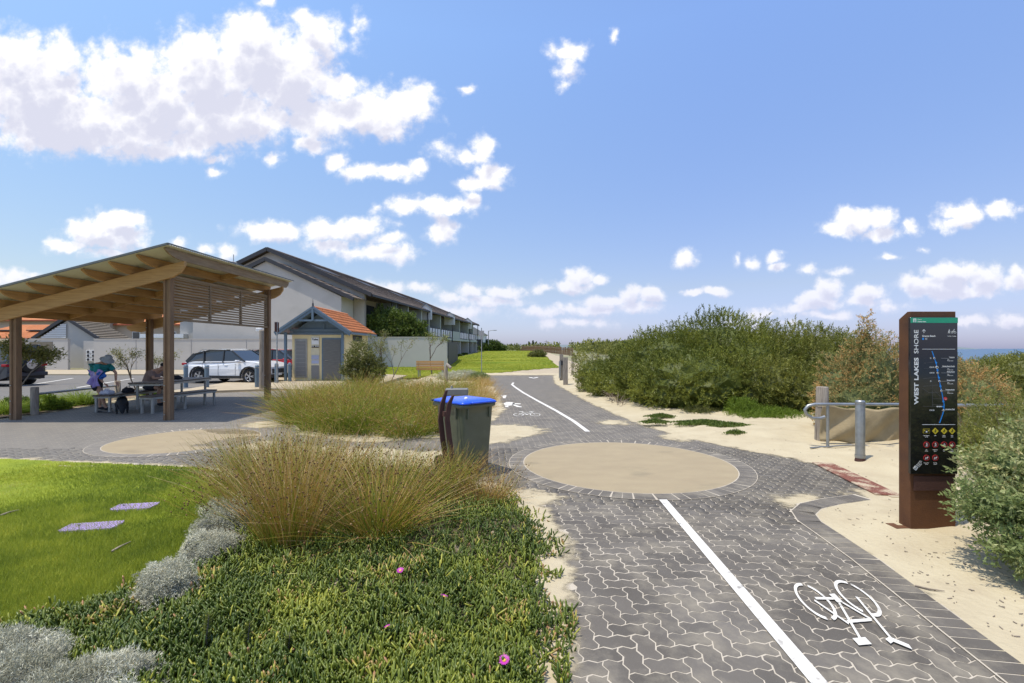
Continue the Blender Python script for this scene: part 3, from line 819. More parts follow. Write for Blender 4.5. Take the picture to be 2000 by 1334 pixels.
def inner_mesh(name, blobs, mat, s=.80, seed=1, v=.25, zmin=0.0):
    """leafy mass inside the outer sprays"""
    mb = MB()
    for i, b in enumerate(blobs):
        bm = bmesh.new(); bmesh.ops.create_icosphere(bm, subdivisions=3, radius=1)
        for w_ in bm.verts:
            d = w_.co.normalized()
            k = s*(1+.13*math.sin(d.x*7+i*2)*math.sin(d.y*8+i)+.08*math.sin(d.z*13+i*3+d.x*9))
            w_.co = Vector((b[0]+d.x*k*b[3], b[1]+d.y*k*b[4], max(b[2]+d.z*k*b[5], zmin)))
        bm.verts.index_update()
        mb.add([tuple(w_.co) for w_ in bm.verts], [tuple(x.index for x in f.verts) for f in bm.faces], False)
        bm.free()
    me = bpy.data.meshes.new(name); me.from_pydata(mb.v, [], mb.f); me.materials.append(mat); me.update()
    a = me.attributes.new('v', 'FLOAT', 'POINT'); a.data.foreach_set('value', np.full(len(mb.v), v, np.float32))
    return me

m_bark = M('grey_bark', (.24, .20, .16), (.13, .105, .085), scale=9, rough=.95, bump=.6, bscale=40, coords='Object')
m_twig = M('dry_twigs', (.33, .27, .21), (.20, .16, .12), scale=9, rough=.95)
L_wattle = leaf_mat('wattle_leaves', [(0, (.055, .075, .015)), (.45, (.165, .19, .030)), (1, (.36, .36, .055))], trans=.28, rough=.5)
L_wattle2 = leaf_mat('wattle_leaves_olive', [(0, (.065, .08, .02)), (.45, (.185, .195, .038)), (1, (.38, .37, .075))], trans=.28, rough=.5)
L_grn = leaf_mat('broad_green_leaves', [(0, (.05, .08, .015)), (.5, (.12, .17, .03)), (1, (.28, .34, .07))], trans=.3, rough=.45)
L_daisy = leaf_mat('grey_green_leaves', [(0, (.10, .14, .045)), (.45, (.24, .30, .10)), (.78, (.48, .47, .22)), (1, (.62, .44, .18))], trans=.3, rough=.6)
L_orange = leaf_mat('brown_flowered_leaves', [(0, (.08, .10, .03)), (.40, (.21, .23, .08)), (.58, (.44, .35, .14)), (.72, (.58, .31, .10)), (1, (.70, .50, .25))], trans=.25, rough=.7)
L_lime = leaf_mat('lime_leaves', [(0, (.09, .14, .02)), (.5, (.23, .32, .03)), (1, (.42, .50, .06))], trans=.35)
L_bank = leaf_mat('yellow_green_leaves', [(0, (.09, .10, .025)), (.45, (.19, .20, .05)), (.75, (.30, .29, .10)), (1, (.42, .30, .10))], trans=.3)
L_silver = leaf_mat('silver_stems', [(0, (.33, .32, .22)), (.5, (.56, .545, .41)), (1, (.78, .75, .59))], trans=.15, rough=.8)
L_reed = leaf_mat('reed_stems', [(0, (.075, .13, .012)), (.3, (.20, .26, .022)), (.52, (.36, .30, .04)), (.70, (.46, .25, .065)), (.88, (.56, .34, .12)), (1, (.78, .58, .28))], trans=.2, rough=.5)
L_head = leaf_mat('seed_heads', [(0, (.06, .03, .015)), (.6, (.16, .085, .035)), (1, (.32, .21, .10))], trans=0, rough=.9)
L_lawn = leaf_mat('lawn_blades', [(0, (.15, .21, .03)), (.45, (.38, .43, .045)), (.8, (.56, .55, .08)), (1, (.68, .60, .28))], trans=.42, rough=.5)
L_pig = leaf_mat('fleshy_leaves', [(0, (.075, .115, .018)), (.45, (.215, .26, .035)), (.8, (.42, .42, .055)), (.93, (.46, .46, .08)), (1, (.46, .24, .12))], trans=.18, rough=.35, spec=.5)

def shrub(name, label, cat, blobs, mat, n_spray, m_leaf, L, W_, spray=.18, seed=1, group=None, stems=5, inner=.74, iv=.22, loc=None, **kw):
    """whole shrub: crown of leaf sprays, inner growth, woody stems. Blob centres in world metres."""
    b = np.asarray(blobs, float)
    cx, cy = (loc or (b[:, 0].mean(), b[:, 1].mean())); z0 = gzf(cx, cy)
    bl = b.copy(); bl[:, 0] -= cx; bl[:, 1] -= cy
    t = thing(name, label, cat, (cx, cy, z0), 0, group)
    me = crown_mesh('crown', bl, mat, n_spray, m_leaf, L, W_, spray, seed, **kw)
    cr = link('crown', me, t)
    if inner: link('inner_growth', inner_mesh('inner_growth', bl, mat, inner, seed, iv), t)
    rg = random.Random(seed)
    mb = MB()
    for i in range(stems):
        k = bl[rg.randrange(len(bl))]
        a = (rg.uniform(-.15, .15), rg.uniform(-.15, .15), -.03)
        e = (k[0]+rg.uniform(-.5, .5)*k[3], k[1]+rg.uniform(-.5, .5)*k[4], k[2]+.3*k[5])
        m_ = tuple(.5*(a[q]+e[q])+rg.uniform(-.1, .1) for q in range(3))
        r = .012+.012*max(k[3:6])
        mb.tube([a, m_, e], [r*1.4, r, r*.4], 6)
    mb.build('trunk', m_bark, t)['kind'] = 'stuff'
    return t

def branch_fan(mb, p, d, ln, r, depth, rg, tips, spread=.55, gravity=0.0):
    p = Vector(p); d = Vector(d).normalized()
    pts = [p]; q = p
    for i in range(3):
        d = (d+Vector((rg.uniform(-.18, .18), rg.uniform(-.18, .18), rg.uniform(-.1, .16)))).normalized()
        q = q+d*ln/3; pts.append(q)
    mb.tube(pts, [r, r*.85, r*.72, r*.6], 5)
    if depth == 0: tips.append((q, d)); tips.append((pts[2], d)); return
    for _ in range(rg.choice((2, 3))):
        nd = (d+Vector((rg.uniform(-1, 1), rg.uniform(-1, 1), rg.uniform(-.4, .7)))*spread).normalized()
        branch_fan(mb, q, nd, ln*rg.uniform(.6, .85), r*.6, depth-1, rg, tips, spread)
    if depth == 1: tips.append((q, d))

def sparse_tree(name, label, cat, loc, h, mat, seed, lean=(0, 0), depth=3, leaves=40, L=.06, W_=.018, r=.03, first=None, spread=.55, trunks=1, cl=.09, group=None):
    rg = random.Random(seed); nr = np.random.default_rng(seed)
    t = thing(name, label, cat, (*loc, gzf(*loc)), 0, group)
    mb = MB(); tips = []
    for i in range(trunks):
        dd = (lean[0]+rg.uniform(-.5, .5)*(trunks > 1), lean[1]+rg.uniform(-.3, .3)*(trunks > 1), 1)
        branch_fan(mb, (rg.uniform(-.05, .05), 0, -.05), dd, first or h*.4, r, depth, rg, tips, spread)
    mb.build('trunk', m_bark, t)['kind'] = 'stuff'
    P = np.array([tuple(p) for p, d in tips]); D = np.array([tuple(d) for p, d in tips])
    n = len(P); base = P[:, None]+nr.normal(size=(n, leaves, 3))*cl*np.array([1, 1, .8]); dr = D[:, None]*.7+nr.normal(size=(n, leaves, 3))*.6
    base = base.reshape(-1, 3); dr = dr.reshape(-1, 3)
    V, Fc = leaf_quads(base, dr, L*nr.uniform(.7, 1.3, len(base)), W_, nr)
    v = np.repeat(np.clip(np.repeat(nr.random(n), leaves)*.6+nr.random(n*leaves)*.4, 0, 1), 4)
    link('crown', fast_mesh('crown', V, Fc, mat, v), t)
    return t

# tussocks: knobby club rush -----------------------------------------------------------
def stems_mesh(n, h, r0, spread, seed, k=4, w=.0034, vlo=0, vhi=1, droop=.25, lean=(0, 0), heads=True, hr=.0065, tipb=.42):
    rg = np.random.default_rng(seed)
    a = rg.uniform(0, 2*np.pi, n); rr = r0*np.sqrt(rg.random(n))
    B = np.stack([rr*np.cos(a), rr*np.sin(a), np.full(n, -.02)], 1)
    tilt = spread*(.15+.95*rr/r0)*rg.uniform(.5, 1.2, n)+rg.normal(size=n)*.05
    tilt = np.where(rg.random(n) < .2, tilt*1.55+.2*rg.random(n), tilt); a2 = a+rg.normal(size=n)*.6
    D = np.stack([np.cos(a2)*np.sin(tilt)+lean[0], np.sin(a2)*np.sin(tilt)+lean[1], np.cos(tilt)], 1); D = unit(D)
    Ls = h*rg.uniform(.55, 1.12, n)*(1-.1*rr/r0)
    t = np.linspace(0, 1, k+1)
    out = unit(np.stack([D[:, 0], D[:, 1], np.zeros(n)], 1)+1e-6)
    dr = droop*rg.uniform(.0, 1.6, n)
    P = B[:, None]+D[:, None]*(Ls[:, None]*t)[..., None]
    P += (out*(Ls*dr)[:, None])[:, None]*(t**2)[None, :, None]*.6
    P[..., 2] -= (Ls*dr)[:, None]*(t**2.5)[None]*.35
    S = unit(np.cross(D, rg.normal(size=(n, 3))))
    wt = w*(1-.75*t)
    V = np.stack([P-S[:, None]*wt[None, :, None]*.5, P+S[:, None]*wt[None, :, None]*.5], 2).reshape(-1, 3)
    i = np.arange(n)[:, None]*(2*(k+1))+2*np.arange(k)[None]
    Fc = np.stack([i, i+1, i+3, i+2], -1).reshape(-1, 4)
    v = np.clip(vlo+(vhi-vlo)*(rg.random(n)**1.3)*.85-.14, 0, 1)
    vv = np.repeat(v, 2*(k+1))+np.tile(np.repeat(t, 2)*tipb, n)
    ok = P[..., 2].min(1) > -.05
    hv = None
    if heads:
        m = rg.random(n) < .45
        c = P[m][:, -1]*.12+P[m][:, -2]*.88
        o = np.array([(1, 0, 0), (0, 1, 0), (-1, 0, 0), (0, -1, 0), (0, 0, 1.1), (0, 0, -1.1)])*hr
        sc = rg.uniform(.6, 1.3, len(c))
        HV = (c[:, None]+o[None]*sc[:, None, None]).reshape(-1, 3)
        f = np.array([(0, 1, 4), (1, 2, 4), (2, 3, 4), (3, 0, 4), (1, 0, 5), (2, 1, 5), (3, 2, 5), (0, 3, 5)]) if k > 3 else np.array([(0, 1, 4), (1, 2, 4), (2, 3, 4), (3, 0, 4)])
        HF = (np.arange(len(c))[:, None, None]*6+f[None]).reshape(-1, 3)
        hv = (HV, HF, np.repeat(rg.random(len(c)), 6))
    return (V, Fc, np.clip(vv, 0, 1)), hv
TUS = {}
def tussock(loc, n, h, r0, spread, seed, label, group, z=0.0, rz=0.0, **kw):
    t = thing('tussock', label, 'tussock', (loc[0], loc[1], gzf(*loc)+z), rz, group)
    (V, Fc, v), hv = stems_mesh(n, h, r0, spread, seed, **kw)
    link('stems', fast_mesh('stems', V, Fc, L_reed, v), t)
    if hv: link('seed_heads', fast_mesh('seed_heads', hv[0], hv[1], L_head, hv[2]), t)['kind'] = 'stuff'
    return t
gA = 'brown tipped rush tussocks in front of the bin'
lA = 'tall knobbly rush tussock, green at the base and straw brown above, in the bed in front of the bin'
front = [(-1.82, 3.9, 1150, .98, .16, .30, .25, 1.0, 'tallest straw brown rush tussock, standing nearest the camera above the pigface'), (-1.2, 4.2, 1500, .80, .18, .75, .10, .95, 'widest olive and gold rush tussock, spreading right of the tallest one'),
         (-2.3, 4.6, 900, .88, .24, .48, .15, 1, 'brown rush tussock directly behind the last silver cushion bush'), (-2.75, 5.2, 900, .90, .28, .55, .05, .9, 'leftmost big rush tussock, leaning over the lawn edge'),
         (-2.1, 5.3, 1000, .86, .28, .6, .05, .8, 'rush tussock in the middle of the front bed, behind the tallest one'), (-1.75, 5.0, 800, .80, .24, .6, .1, .9, 'rush tussock between the widest and the middle ones'),
         (-.95, 5.1, 1000, .66, .26, .65, .0, .75, 'green tinted rush tussock just left of the bin foot'), (-.72, 5.4, 700, .60, .20, .6, .05, .75, 'rush tussock with dark heads right in front of the bin'),
         (-2.55, 5.85, 800, .78, .26, .6, .0, .7, 'rush tussock at the back of the front bed, with heads over the paving'), (-3.1, 5.9, 600, .70, .26, .65, .0, .6, 'thin green rush tussock at the far left corner of the front bed'),
         (-2.6, 4.5, 500, .66, .2, .6, .0, .6, 'low rush tussock rising from the flat silver cushion'), (-1.5, 5.75, 600, .66, .24, .6, .0, .7, 'rush tussock at the back of the front bed, left of the bin')]
for i, (x, y, n, h, r0, sp, v0, v1, lb) in enumerate(front):
    tussock((x, y), int(n*.8), h*1.07, r0*1.1, sp, 100+i, lb, gA, vlo=v0, vhi=v1, z=.03, w=.0052, hr=.0085, droop=.33)
tussock((-.33, 5.05), 650, .50, .15, .75, 141, 'low sparse brown rush tussock at the path edge right of the bin', None, vlo=.45, vhi=.95, z=.02)
tussock((-.15, 5.35), 160, .56, .14, .6, 142, 'thin dark headed rush stems standing over the paving beside the bin', None, vlo=.3, vhi=.8, z=.02)
gB = 'rush tussocks between the bin and the toilet block'
lB = 'rounded green and rust coloured rush tussock in the sandy bed behind the bin'
rg_ = random.Random(5)
mids = [(-4.75, 10.7), (-4.1, 9.95), (-3.3, 9.5), (-2.75, 9.35), (-2.05, 9.3), (-1.55, 9.75), (-5.3, 11.9), (-4.4, 11.4), (-3.6, 10.9), (-2.9, 10.6), (-2.2, 10.7), (-1.6, 11.1), (-5.6, 13.3), (-4.7, 12.9),
        (-3.8, 12.6), (-2.9, 12.3), (-2.1, 12.5), (-1.5, 12.6), (-5.9, 14.8), (-4.8, 14.6), (-3.7, 14.4), (-2.7, 14.3), (-1.9, 14.4), (-6.2, 16.6), (-5.0, 16.4), (-3.8, 16.5), (-2.8, 16.3), (-2.0, 16.2)]
for i, (x, y) in enumerate(mids):
    row = min(i//6, 3) if i < 18 else (3 if i < 23 else 4); col = (i-row*6) if i < 18 else (i-18 if i < 23 else i-23)
    lb = 'rush tussock in the bed behind the bin, %s row, %s' % (('front', 'second', 'middle', 'fourth', 'rear')[row], ('leftmost', 'second from the left', 'third from the left', 'fourth from the left', 'fifth from the left', 'rightmost, nearest the path')[col])
    tussock((x+rg_.uniform(-.15, .15), y+rg_.uniform(-.15, .15)), 800 if y < 11.5 else 650, rg_.uniform(.7, 1.0)*(1 if y < 10 else 1.2), .34, rg_.uniform(.55, .9), 200+i, lb, gB, vlo=rg_.choice((0, 0, .05, .25)), vhi=rg_.uniform(.3, .85), w=.0095, k=3, droop=.5, hr=.013)
gC = 'thin pale tussocks beside the path'
for i, (x, y, h) in enumerate([(-1.05, 13.6, .75), (-.95, 15.2, .75), (-1.3, 17.5, .8), (-1.0, 12.2, .75), (-1.6, 19.6, .8), (-1.3, 21.5, .6)]):
    tussock((x, y), 620, h, .34, .75, 260+i, 'thin straw tussock at the left path edge beyond the bin, %s' % ('second nearest', 'third', 'fourth', 'nearest', 'fifth', 'farthest')[i], gC, vlo=.35, vhi=1.0, w=.006, k=3)
gD = 'wispy rushes on the shelter side'
for i, (x, y) in enumerate([(-3.9, 6.6), (-3.5, 7.0), (-4.15, 7.2)]):
    tussock((x, y), 80, .62, .14, .45, 280+i, 'wispy dark headed rush stems beside the left paving, %s' % ('nearest the lawn', 'middle one', 'nearest the disc')[i], gD, vlo=.4, vhi=.95)

# lawn blades -------------------------------------------------------------------------
def blades(name, poly, n, h, w, z, seed, mat, dens=None, label=None, sample=None, vfun=None, lean=.55, kind='stuff', cat=None):
    rg = np.random.default_rng(seed); lo = poly.min(0); hi = poly.max(0)
    P = sample(rg, n) if sample else rg.uniform(lo, hi, (n, 2))
    P = P[sdf(P, poly) < .03]; m = len(P)
    D = unit(np.stack([rg.normal(size=m)*lean, rg.normal(size=m)*lean, np.ones(m)], 1))
    S = unit(np.cross(D, rg.normal(size=(m, 3))))
    H_ = h(P) if callable(h) else np.full(m, h); H_ = H_*rg.uniform(.6, 1.3, m)
    Z = (gz(P[:, 0], P[:, 1])+z)
    B = np.stack([P[:, 0], P[:, 1], Z], 1); ww = np.broadcast_to(w(P) if callable(w) else w, m)
    V = np.stack([B-S*ww[:, None]/2, B+S*ww[:, None]/2, B+D*H_[:, None]], 1).reshape(-1, 3)
    v = rg.random(m)*.5+ (vfun(P) if vfun else .2)
    me = fast_mesh(name, V, np.arange(3*m).reshape(m, 3), mat, np.repeat(np.clip(v, 0, 1), 3))
    o = link(name, me); o['kind'] = kind
    if label: tag(o, label, cat)
    return o
def lawn_sample(rg, n):
    y = 1/rg.uniform(1/8.1, 1/2.2, n); x = rg.uniform(-1.12, -.3, n)*y; return np.stack([x, y], 1)
def lawn_h(P):
    s = -sdf(P, LAWN); return .022+.034*np.exp(-np.clip(P[:, 0]+4.4+ (P[:,1]-3)*.15, -9, 0)**2/1.2)*np.clip(s*4, .3, 1)
def lawn_v(P):
    e = np.exp(-np.clip(P[:, 0]+4.3+(P[:, 1]-3)*.2, -9, 0)**2/1.1)
    dry = np.clip((P[:, 1]-6.3)*.35, 0, .35)*(vnoise(P[:, 0], P[:, 1], 2.2, 8) > .1)
    return .32+.24*vnoise(P[:, 0], P[:, 1], .9, 9)+.16*vnoise(P[:, 0], P[:, 1], 3.3, 10)+.10*vnoise(P[:, 0], P[:, 1], 9, 12)-.32*e+dry
blades('lawn_grass', LAWN, 330000, lawn_h, lambda P: .0022+.0007*P[:, 1], LAWN_Z, 11, L_lawn, sample=lawn_sample, vfun=lawn_v, label='short yellow green lawn grass, longer and darker near the planted bed', cat='grass')
def far_sample(rg, n):
    y = 1/rg.uniform(1/100, 1/26.0, n); x = rg.uniform(-.3, .14, n)*y; return np.stack([x, y], 1)
blades('far_lawn_blades', FARLAWN, 90000, .05, lambda P: .0014*P[:, 1], .05, 12, L_lawn, sample=far_sample, vfun=lambda P: .16+.2*vnoise(P[:, 0]*.4, P[:, 1], .35, 13)+.08*vnoise(P[:, 0], P[:, 1], 2, 14), label='mown green lawn grass rising beside the path beyond the toilet block', cat='grass')

# pigface ground cover -----------------------------------------------------------------
PIG = np.array([(.17, 1.6), (.17, 2.3), (.29, 2.9), (.24, 3.4), (.36, 3.9), (.33, 4.4), (.20, 4.85), (.12, 5.3), (-.18, 5.65), (-.6, 5.75), (-1.0, 5.5), (-1.6, 5.4), (-2.5, 5.2), (-2.75, 4.6), (-2.6, 4.1), (-2.5, 3.5), (-2.75, 3.1), (-3.15, 2.75), (-3.3, 2.2), (-3.2, 1.2), (0.1, 1.2)])
def pig_z(x, y):
    s = -sdf(np.stack([x, y], 1), PIG)
    return np.clip(s/.45, 0, 1)**.7*(.085+.045*vnoise(x, y, 1.6, 20)+.03*vnoise(x, y, 5, 21))+.01
def pigface():
    rg = np.random.default_rng(33)
    n = 64000
    y = 1/rg.uniform(1/6.0, 1/2.15, n)**.8; y = 2.15+(y-y.min())/(y.max()-y.min())*3.7; x = rg.uniform(-1.15, .16, n)*y
    P = np.stack([x, y], 1); s = -sdf(P, PIG)
    den = np.where(s > .12, 1, .55)*(.8+.5*vnoise(x, y, 3.1, 22))
    P = P[(s > -.10) & (rg.random(n) < den) & ((s > .03) | (vnoise(x, y, 6, 23) > .0))]
    n = len(P); z = pig_z(P[:, 0], P[:, 1])+rg.uniform(-.045, .04, n)
    az = rg.uniform(0, 2*np.pi, n); el = rg.uniform(.25, 1.35, n)
    D = np.stack([np.cos(az)*np.cos(el), np.sin(az)*np.cos(el), np.sin(el)], 1)
    L_ = rg.uniform(.034, .066, n); r = rg.uniform(.0060, .0092, n)
    e1 = unit(np.cross(D, np.array([0, 0, 1.0])+rg.normal(size=(n, 3))*.05)); e2 = np.cross(D, e1)
    B = np.stack([P[:, 0], P[:, 1], z], 1)
    bend = np.array([0, 0, 1.0])*L_[:, None]*.25
    rings = []
    for t, k in ((0, .8), (.84, .85)):
        c = B+D*(L_*t)[:, None]+bend*t*t
        for q in (90, 210, 330):
            rings.append(c+(e1*math.cos(R(q))+e2*math.sin(R(q)))*(r*k)[:, None])
    rings.append(B+D*L_[:, None]+bend)
    V = np.stack(rings, 1).reshape(-1, 3)
    f = np.array([(0, 1, 4), (0, 4, 3), (1, 2, 5), (1, 5, 4), (2, 0, 3), (2, 3, 5), (3, 4, 6), (4, 5, 6), (5, 3, 6)])
    Fc = (np.arange(n)[:, None, None]*7+f[None]).reshape(-1, 3)
    s = -sdf(P, PIG)
    v = .06+.42*rg.random(n)**1.3+.28*vnoise(P[:, 0], P[:, 1], 1.7, 24)+.20*vnoise(P[:, 0], P[:, 1], 6, 25)
    v[(rg.random(n) < .35) & (vnoise(P[:, 0], P[:, 1], 4.3, 27) > .62)] = .97; v[(s < .08) & (rg.random(n) < .12)] = 1.0; v[rg.random(n) < .006] = 1.0; v[rg.random(n) < .03] = .9
    vv = np.repeat(v, 7)+np.tile([-.1, -.1, -.1, 0, 0, 0, .04], n)
    me = fast_mesh('pigface', V, Fc, L_pig, np.clip(vv, 0, 1))
    o = link('pigface_groundcover', me); tag(o, 'green fleshy leaved pigface carpet between the lawn and the paved path', 'ground cover', kind='stuff')
    xs = np.arange(-4.0, .8, .06); ys = np.arange(1.2, 6.0, .06)
    g_ = grid('leaf_litter', xs, ys, lambda x, y: pig_z(x, y)-.03, M('leaf_litter', (.13, .10, .05), (.05, .055, .02), scale=30, rough=1, coords='World', c3=(.40, .34, .24), c3at=.66, c3scale=7), keep=lambda C: sdf(C[:, :2], PIG) < .02)
pigface()
# pale runners
mb = MB(); rr_ = random.Random(3)
for i in range(16):
    x = rr_.uniform(-2.2, .2); y = rr_.uniform(2.5, 4.6); a = rr_.uniform(0, 6.3); pts = []
    for k_ in range(6):
        pts.append((x, y, float(pig_z(np.array([x]), np.array([y]))[0])+.035+rr_.uniform(0, .01))); a += rr_.uniform(-.4, .4); x += .035*math.cos(a); y += .035*math.sin(a)
    mb.tube(pts, .004, 5)
tag(mb.build('runner_stems', M('runner_stem', (.40, .42, .12), (.33, .28, .10), scale=20, rough=.6)), 'pale yellow green runners lying over the pigface leaves', 'runners', kind='stuff')
# magenta flowers
m_pet = M('magenta_petal', (.50, .04, .38), (.40, .03, .30), scale=30, rough=.5); m_eye = M('yellow_flower_centre', (.75, .50, .06), scale=50, rough=.7)
def flower(px_, py_, r, label):
    x, y = W(px_, py_, .13); z = float(pig_z(np.array([x]), np.array([y]))[0])+.075
    t = thing('daisy_flower', label, 'flower', (x, y, z), 0); t.rotation_euler = (R(-22), R(rr_.uniform(-12, 12)), rr_.uniform(0, 6))
    mb = MB()
    for k_ in range(26):
        a = 2*math.pi*k_/26+rr_.uniform(-.05, .05); l_ = r*rr_.uniform(.85, 1.1); w_ = r*.10; c, s = math.cos(a), math.sin(a)
        q = lambda u, v_, z_: (u*c-v_*s, u*s+v_*c, z_)
        mb.add([q(.25*r, -w_*.5, .003), q(.7*l_, -w_, .007), q(l_, 0, .009), q(.7*l_, w_, .007), q(.25*r, w_*.5, .003)], [(0, 1, 2, 3, 4)])
    mb.build('petals', m_pet, t)['kind'] = 'stuff'
    MB().sphere((0, 0, .004), r*.33, 10, 6, (1, 1, .5)).build('flower_centre', m_eye, t)
    MB().cyl((0, 0, -.06), (0, 0, 0), .003, .004, 6).build('stalk', L_pig, t)
flower(985, 1297, .030, 'open magenta flower with a yellow centre nearest the camera in the pigface')
flower(867, 1180, .027, 'magenta flower in the pigface, the second one up from the nearest flower, below the bin')
flower(782, 1126, .026, 'magenta flower in the pigface farthest from the camera, just below the rush tussocks')
flower(757, 1235, .020, 'small half open purple flower leftmost of the two lower pigface flowers')

# silver cushion bushes ----------------------------------------------------------------
def cushion(x, y, rx, ry, h, seed, label, n):
    t = thing('cushion_bush', label, 'shrub', (x, y, .075), 0)
    rg = np.random.default_rng(seed)
    blobs = [(0, 0, 0, rx*.9, ry*.9, h)]
    for k_ in range(7):
        a = rg.uniform(0, 6.28); rr = rg.uniform(.3, .65); blobs.append((rr*rx*math.cos(a), rr*ry*math.sin(a), h*rg.uniform(.05, .3), rx*rg.uniform(.34, .5), ry*rg.uniform(.34, .5), h*rg.uniform(.55, .85)))
    blobs = np.array(blobs)
    P, Nn = lump_points(blobs, n, rg, .01, (.76, 1.06), lump=.17)
    D = unit(Nn+rg.normal(size=P.shape)*.8)
    V, Fc = leaf_quads(P, D, .020*rg.uniform(.7, 1.4, n), .0035, rg)
    v = np.clip(.48+.5*vnoise(P[:, 0]*1.0+P[:, 2], P[:, 1], 7, seed)+rg.normal(size=n)*.22, 0, 1)
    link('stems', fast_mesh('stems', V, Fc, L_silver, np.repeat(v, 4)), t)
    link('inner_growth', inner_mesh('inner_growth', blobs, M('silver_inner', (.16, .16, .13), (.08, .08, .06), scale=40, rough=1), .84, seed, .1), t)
cushion(-2.60, 2.27, .55, .36, .17, 1, 'large silver grey cushion bush in the bottom left corner of the bed', 42000)
cushion(-1.95, 2.17, .34, .24, .14, 2, 'low silver grey cushion bush right beside the large one at the lower left', 22000)
cushion(-2.22, 3.05, .22, .19, .22, 3, 'round silver grey cushion bush between the lawn and the pigface, second nearest', 20000)
cushion(-2.33, 3.72, .24, .24, .16, 4, 'flat silver cushion bush climbing towards the tussocks', 13000)
cushion(-2.55, 4.30, .30, .26, .24, 5, 'silver cushion bush at the foot of the brown rush tussocks', 16000)
# small dark upright weeds in the pigface
for i, (a_, b_, h_) in enumerate([(400, 1300, .22), (480, 1310, .2), (560, 1320, .16)]):
    x, y = W(a_, b_)
    t = thing('weed', 'dark upright weed at the lower edge of the bed, %s of three' % ('left one', 'middle one', 'right one')[i], 'weed', (x, y, .05), 0, 'dark upright weeds in the pigface')
    rg = np.random.default_rng(70+i); n = 260; zz = rg.uniform(.05, h_, n); aa = rg.uniform(0, 6.28, n)
    P = np.stack([zz*.1, zz*.05*0, zz], 1); D = np.stack([np.cos(aa), np.sin(aa), np.full(n, .5)], 1)
    V, Fc = leaf_quads(P, D, .028, .005, rg); link('leaves', fast_mesh('leaves', V, Fc, L_wattle, np.repeat(rg.random(n)*.5, 4)), t)
    MB().tube([(0, 0, -.05), (h_*.05, 0, h_*.5), (h_*.1, 0, h_)], [.005, .004, .002], 5).build('stem', m_bark, t)

# dune shrubs on the right ------------------------------------------------------------
B_ = lambda px_, d, top, rx, ry, zc=None: None
def sb(px_, d, topy, rx, ry, zlow=-.1, k=1.0):
    """blob standing at distance d under photo column px_, its top at photo row topy"""
    x = (px_-1000)/F*d; ztop = CH+(681-topy)/F*d-gzf(x, d); zc = ztop*.42
    return (x, d, zc, rx, ry, (ztop-zc)*k)
shrub('wattle_bush', 'largest dense dark green wattle bush on the dune, the tall dome right of the path', 'bush',
      [sb(1405, 15.0, 616, 2.0, 2.0), sb(1310, 15.0, 640, 1.5, 1.7), sb(1475, 13.8, 640, 1.6, 1.7), sb(1370, 13.0, 680, 1.8, 1.3), sb(1300, 13.9, 700, 1.2, 1.1)], L_wattle, 7000, 14, .085, .020, .22, 1, stems=10, vpatch=.6, loose=.42, up=.4)
shrub('wattle_bush', 'dark green wattle bush sloping down to the path edge, left of the tallest bush', 'bush',
      [sb(1250, 17.0, 672, 1.3, 1.5), sb(1175, 18.6, 706, .95, 1.2), sb(1205, 16.6, 722, 1.1, .9), sb(1275, 15.0, 712, 1.3, .9)], L_wattle, 4800, 14, .085, .021, .22, 2, stems=8, vpatch=.6, loose=.42, up=.4)
shrub('wattle_bush', 'broad olive green wattle bush behind the rail, right of the tallest bush', 'bush',
      [sb(1560, 13.5, 640, 1.9, 1.7), sb(1630, 12.6, 655, 1.3, 1.5), sb(1510, 12.6, 690, 1.4, 1.2), sb(1590, 11.9, 710, 1.2, .9)], L_wattle2, 6000, 14, .075, .018, .21, 3, stems=8, vpatch=.6, loose=.42, up=.4)
shrub('coastal_tree', 'thin open crowned small tree behind the left end of the wattle bushes', 'tree',
      [sb(1165, 24, 645, 1.2, 1.0, k=.6), sb(1140, 24, 662, .7, .8, k=.5), sb(1195, 25, 650, 1.0, 1.0, k=.6)], L_wattle2, 900, 9, .09, .03, .3, 4, inner=0, stems=5, loose=.8)
shrub('flowering_bush', 'tall bush speckled with rusty orange seed heads, left of the map sign', 'bush',
      [sb(1700, 8.9, 648, .55, .7), sb(1650, 9.2, 690, .55, .6), sb(1740, 9.2, 690, .6, .7), sb(1690, 8.7, 730, .75, .55), sb(1690, 8.9, 640, .22, .25, k=1.2)], L_orange, 4600, 14, .034, .014, .15, 5, stems=8)
shrub('flowering_bush', 'bush speckled with rusty orange seed heads, right of the map sign', 'bush',
      [sb(1890, 8.6, 715, .65, .7), sb(1860, 9.0, 700, .5, .5), sb(1925, 9.4, 735, .5, .5)], L_orange, 3400, 14, .034, .014, .15, 6, stems=6)
shrub('low_bush', 'low bright green bush behind the map sign, under the rail', 'bush',
      [sb(1890, 6.9, 845, .45, .45), sb(1930, 7.2, 840, .35, .4)], L_lime, 1900, 12, .035, .012, .12, 7, stems=3, vhi=.75)
shrub('low_bush', 'bright green soft leaved bush at the foot of the wattles, left of the rail hook', 'bush',
      [sb(1490, 11.3, 800, .85, .6), sb(1550, 10.9, 812, .7, .45), sb(1450, 11.6, 780, .35, .4), sb(1600, 10.9, 815, .4, .4)], L_lime, 3000, 13, .055, .010, .16, 8, stems=3, vhi=.6, up=.9)
shrub('low_bush', 'small rust tinged shrublet at the foot of the tallest wattle', 'bush', [sb(1365, 12.0, 795, .4, .35), sb(1395, 12.2, 800, .35, .3)], L_bank, 800, 12, .04, .008, .12, 9, stems=3)
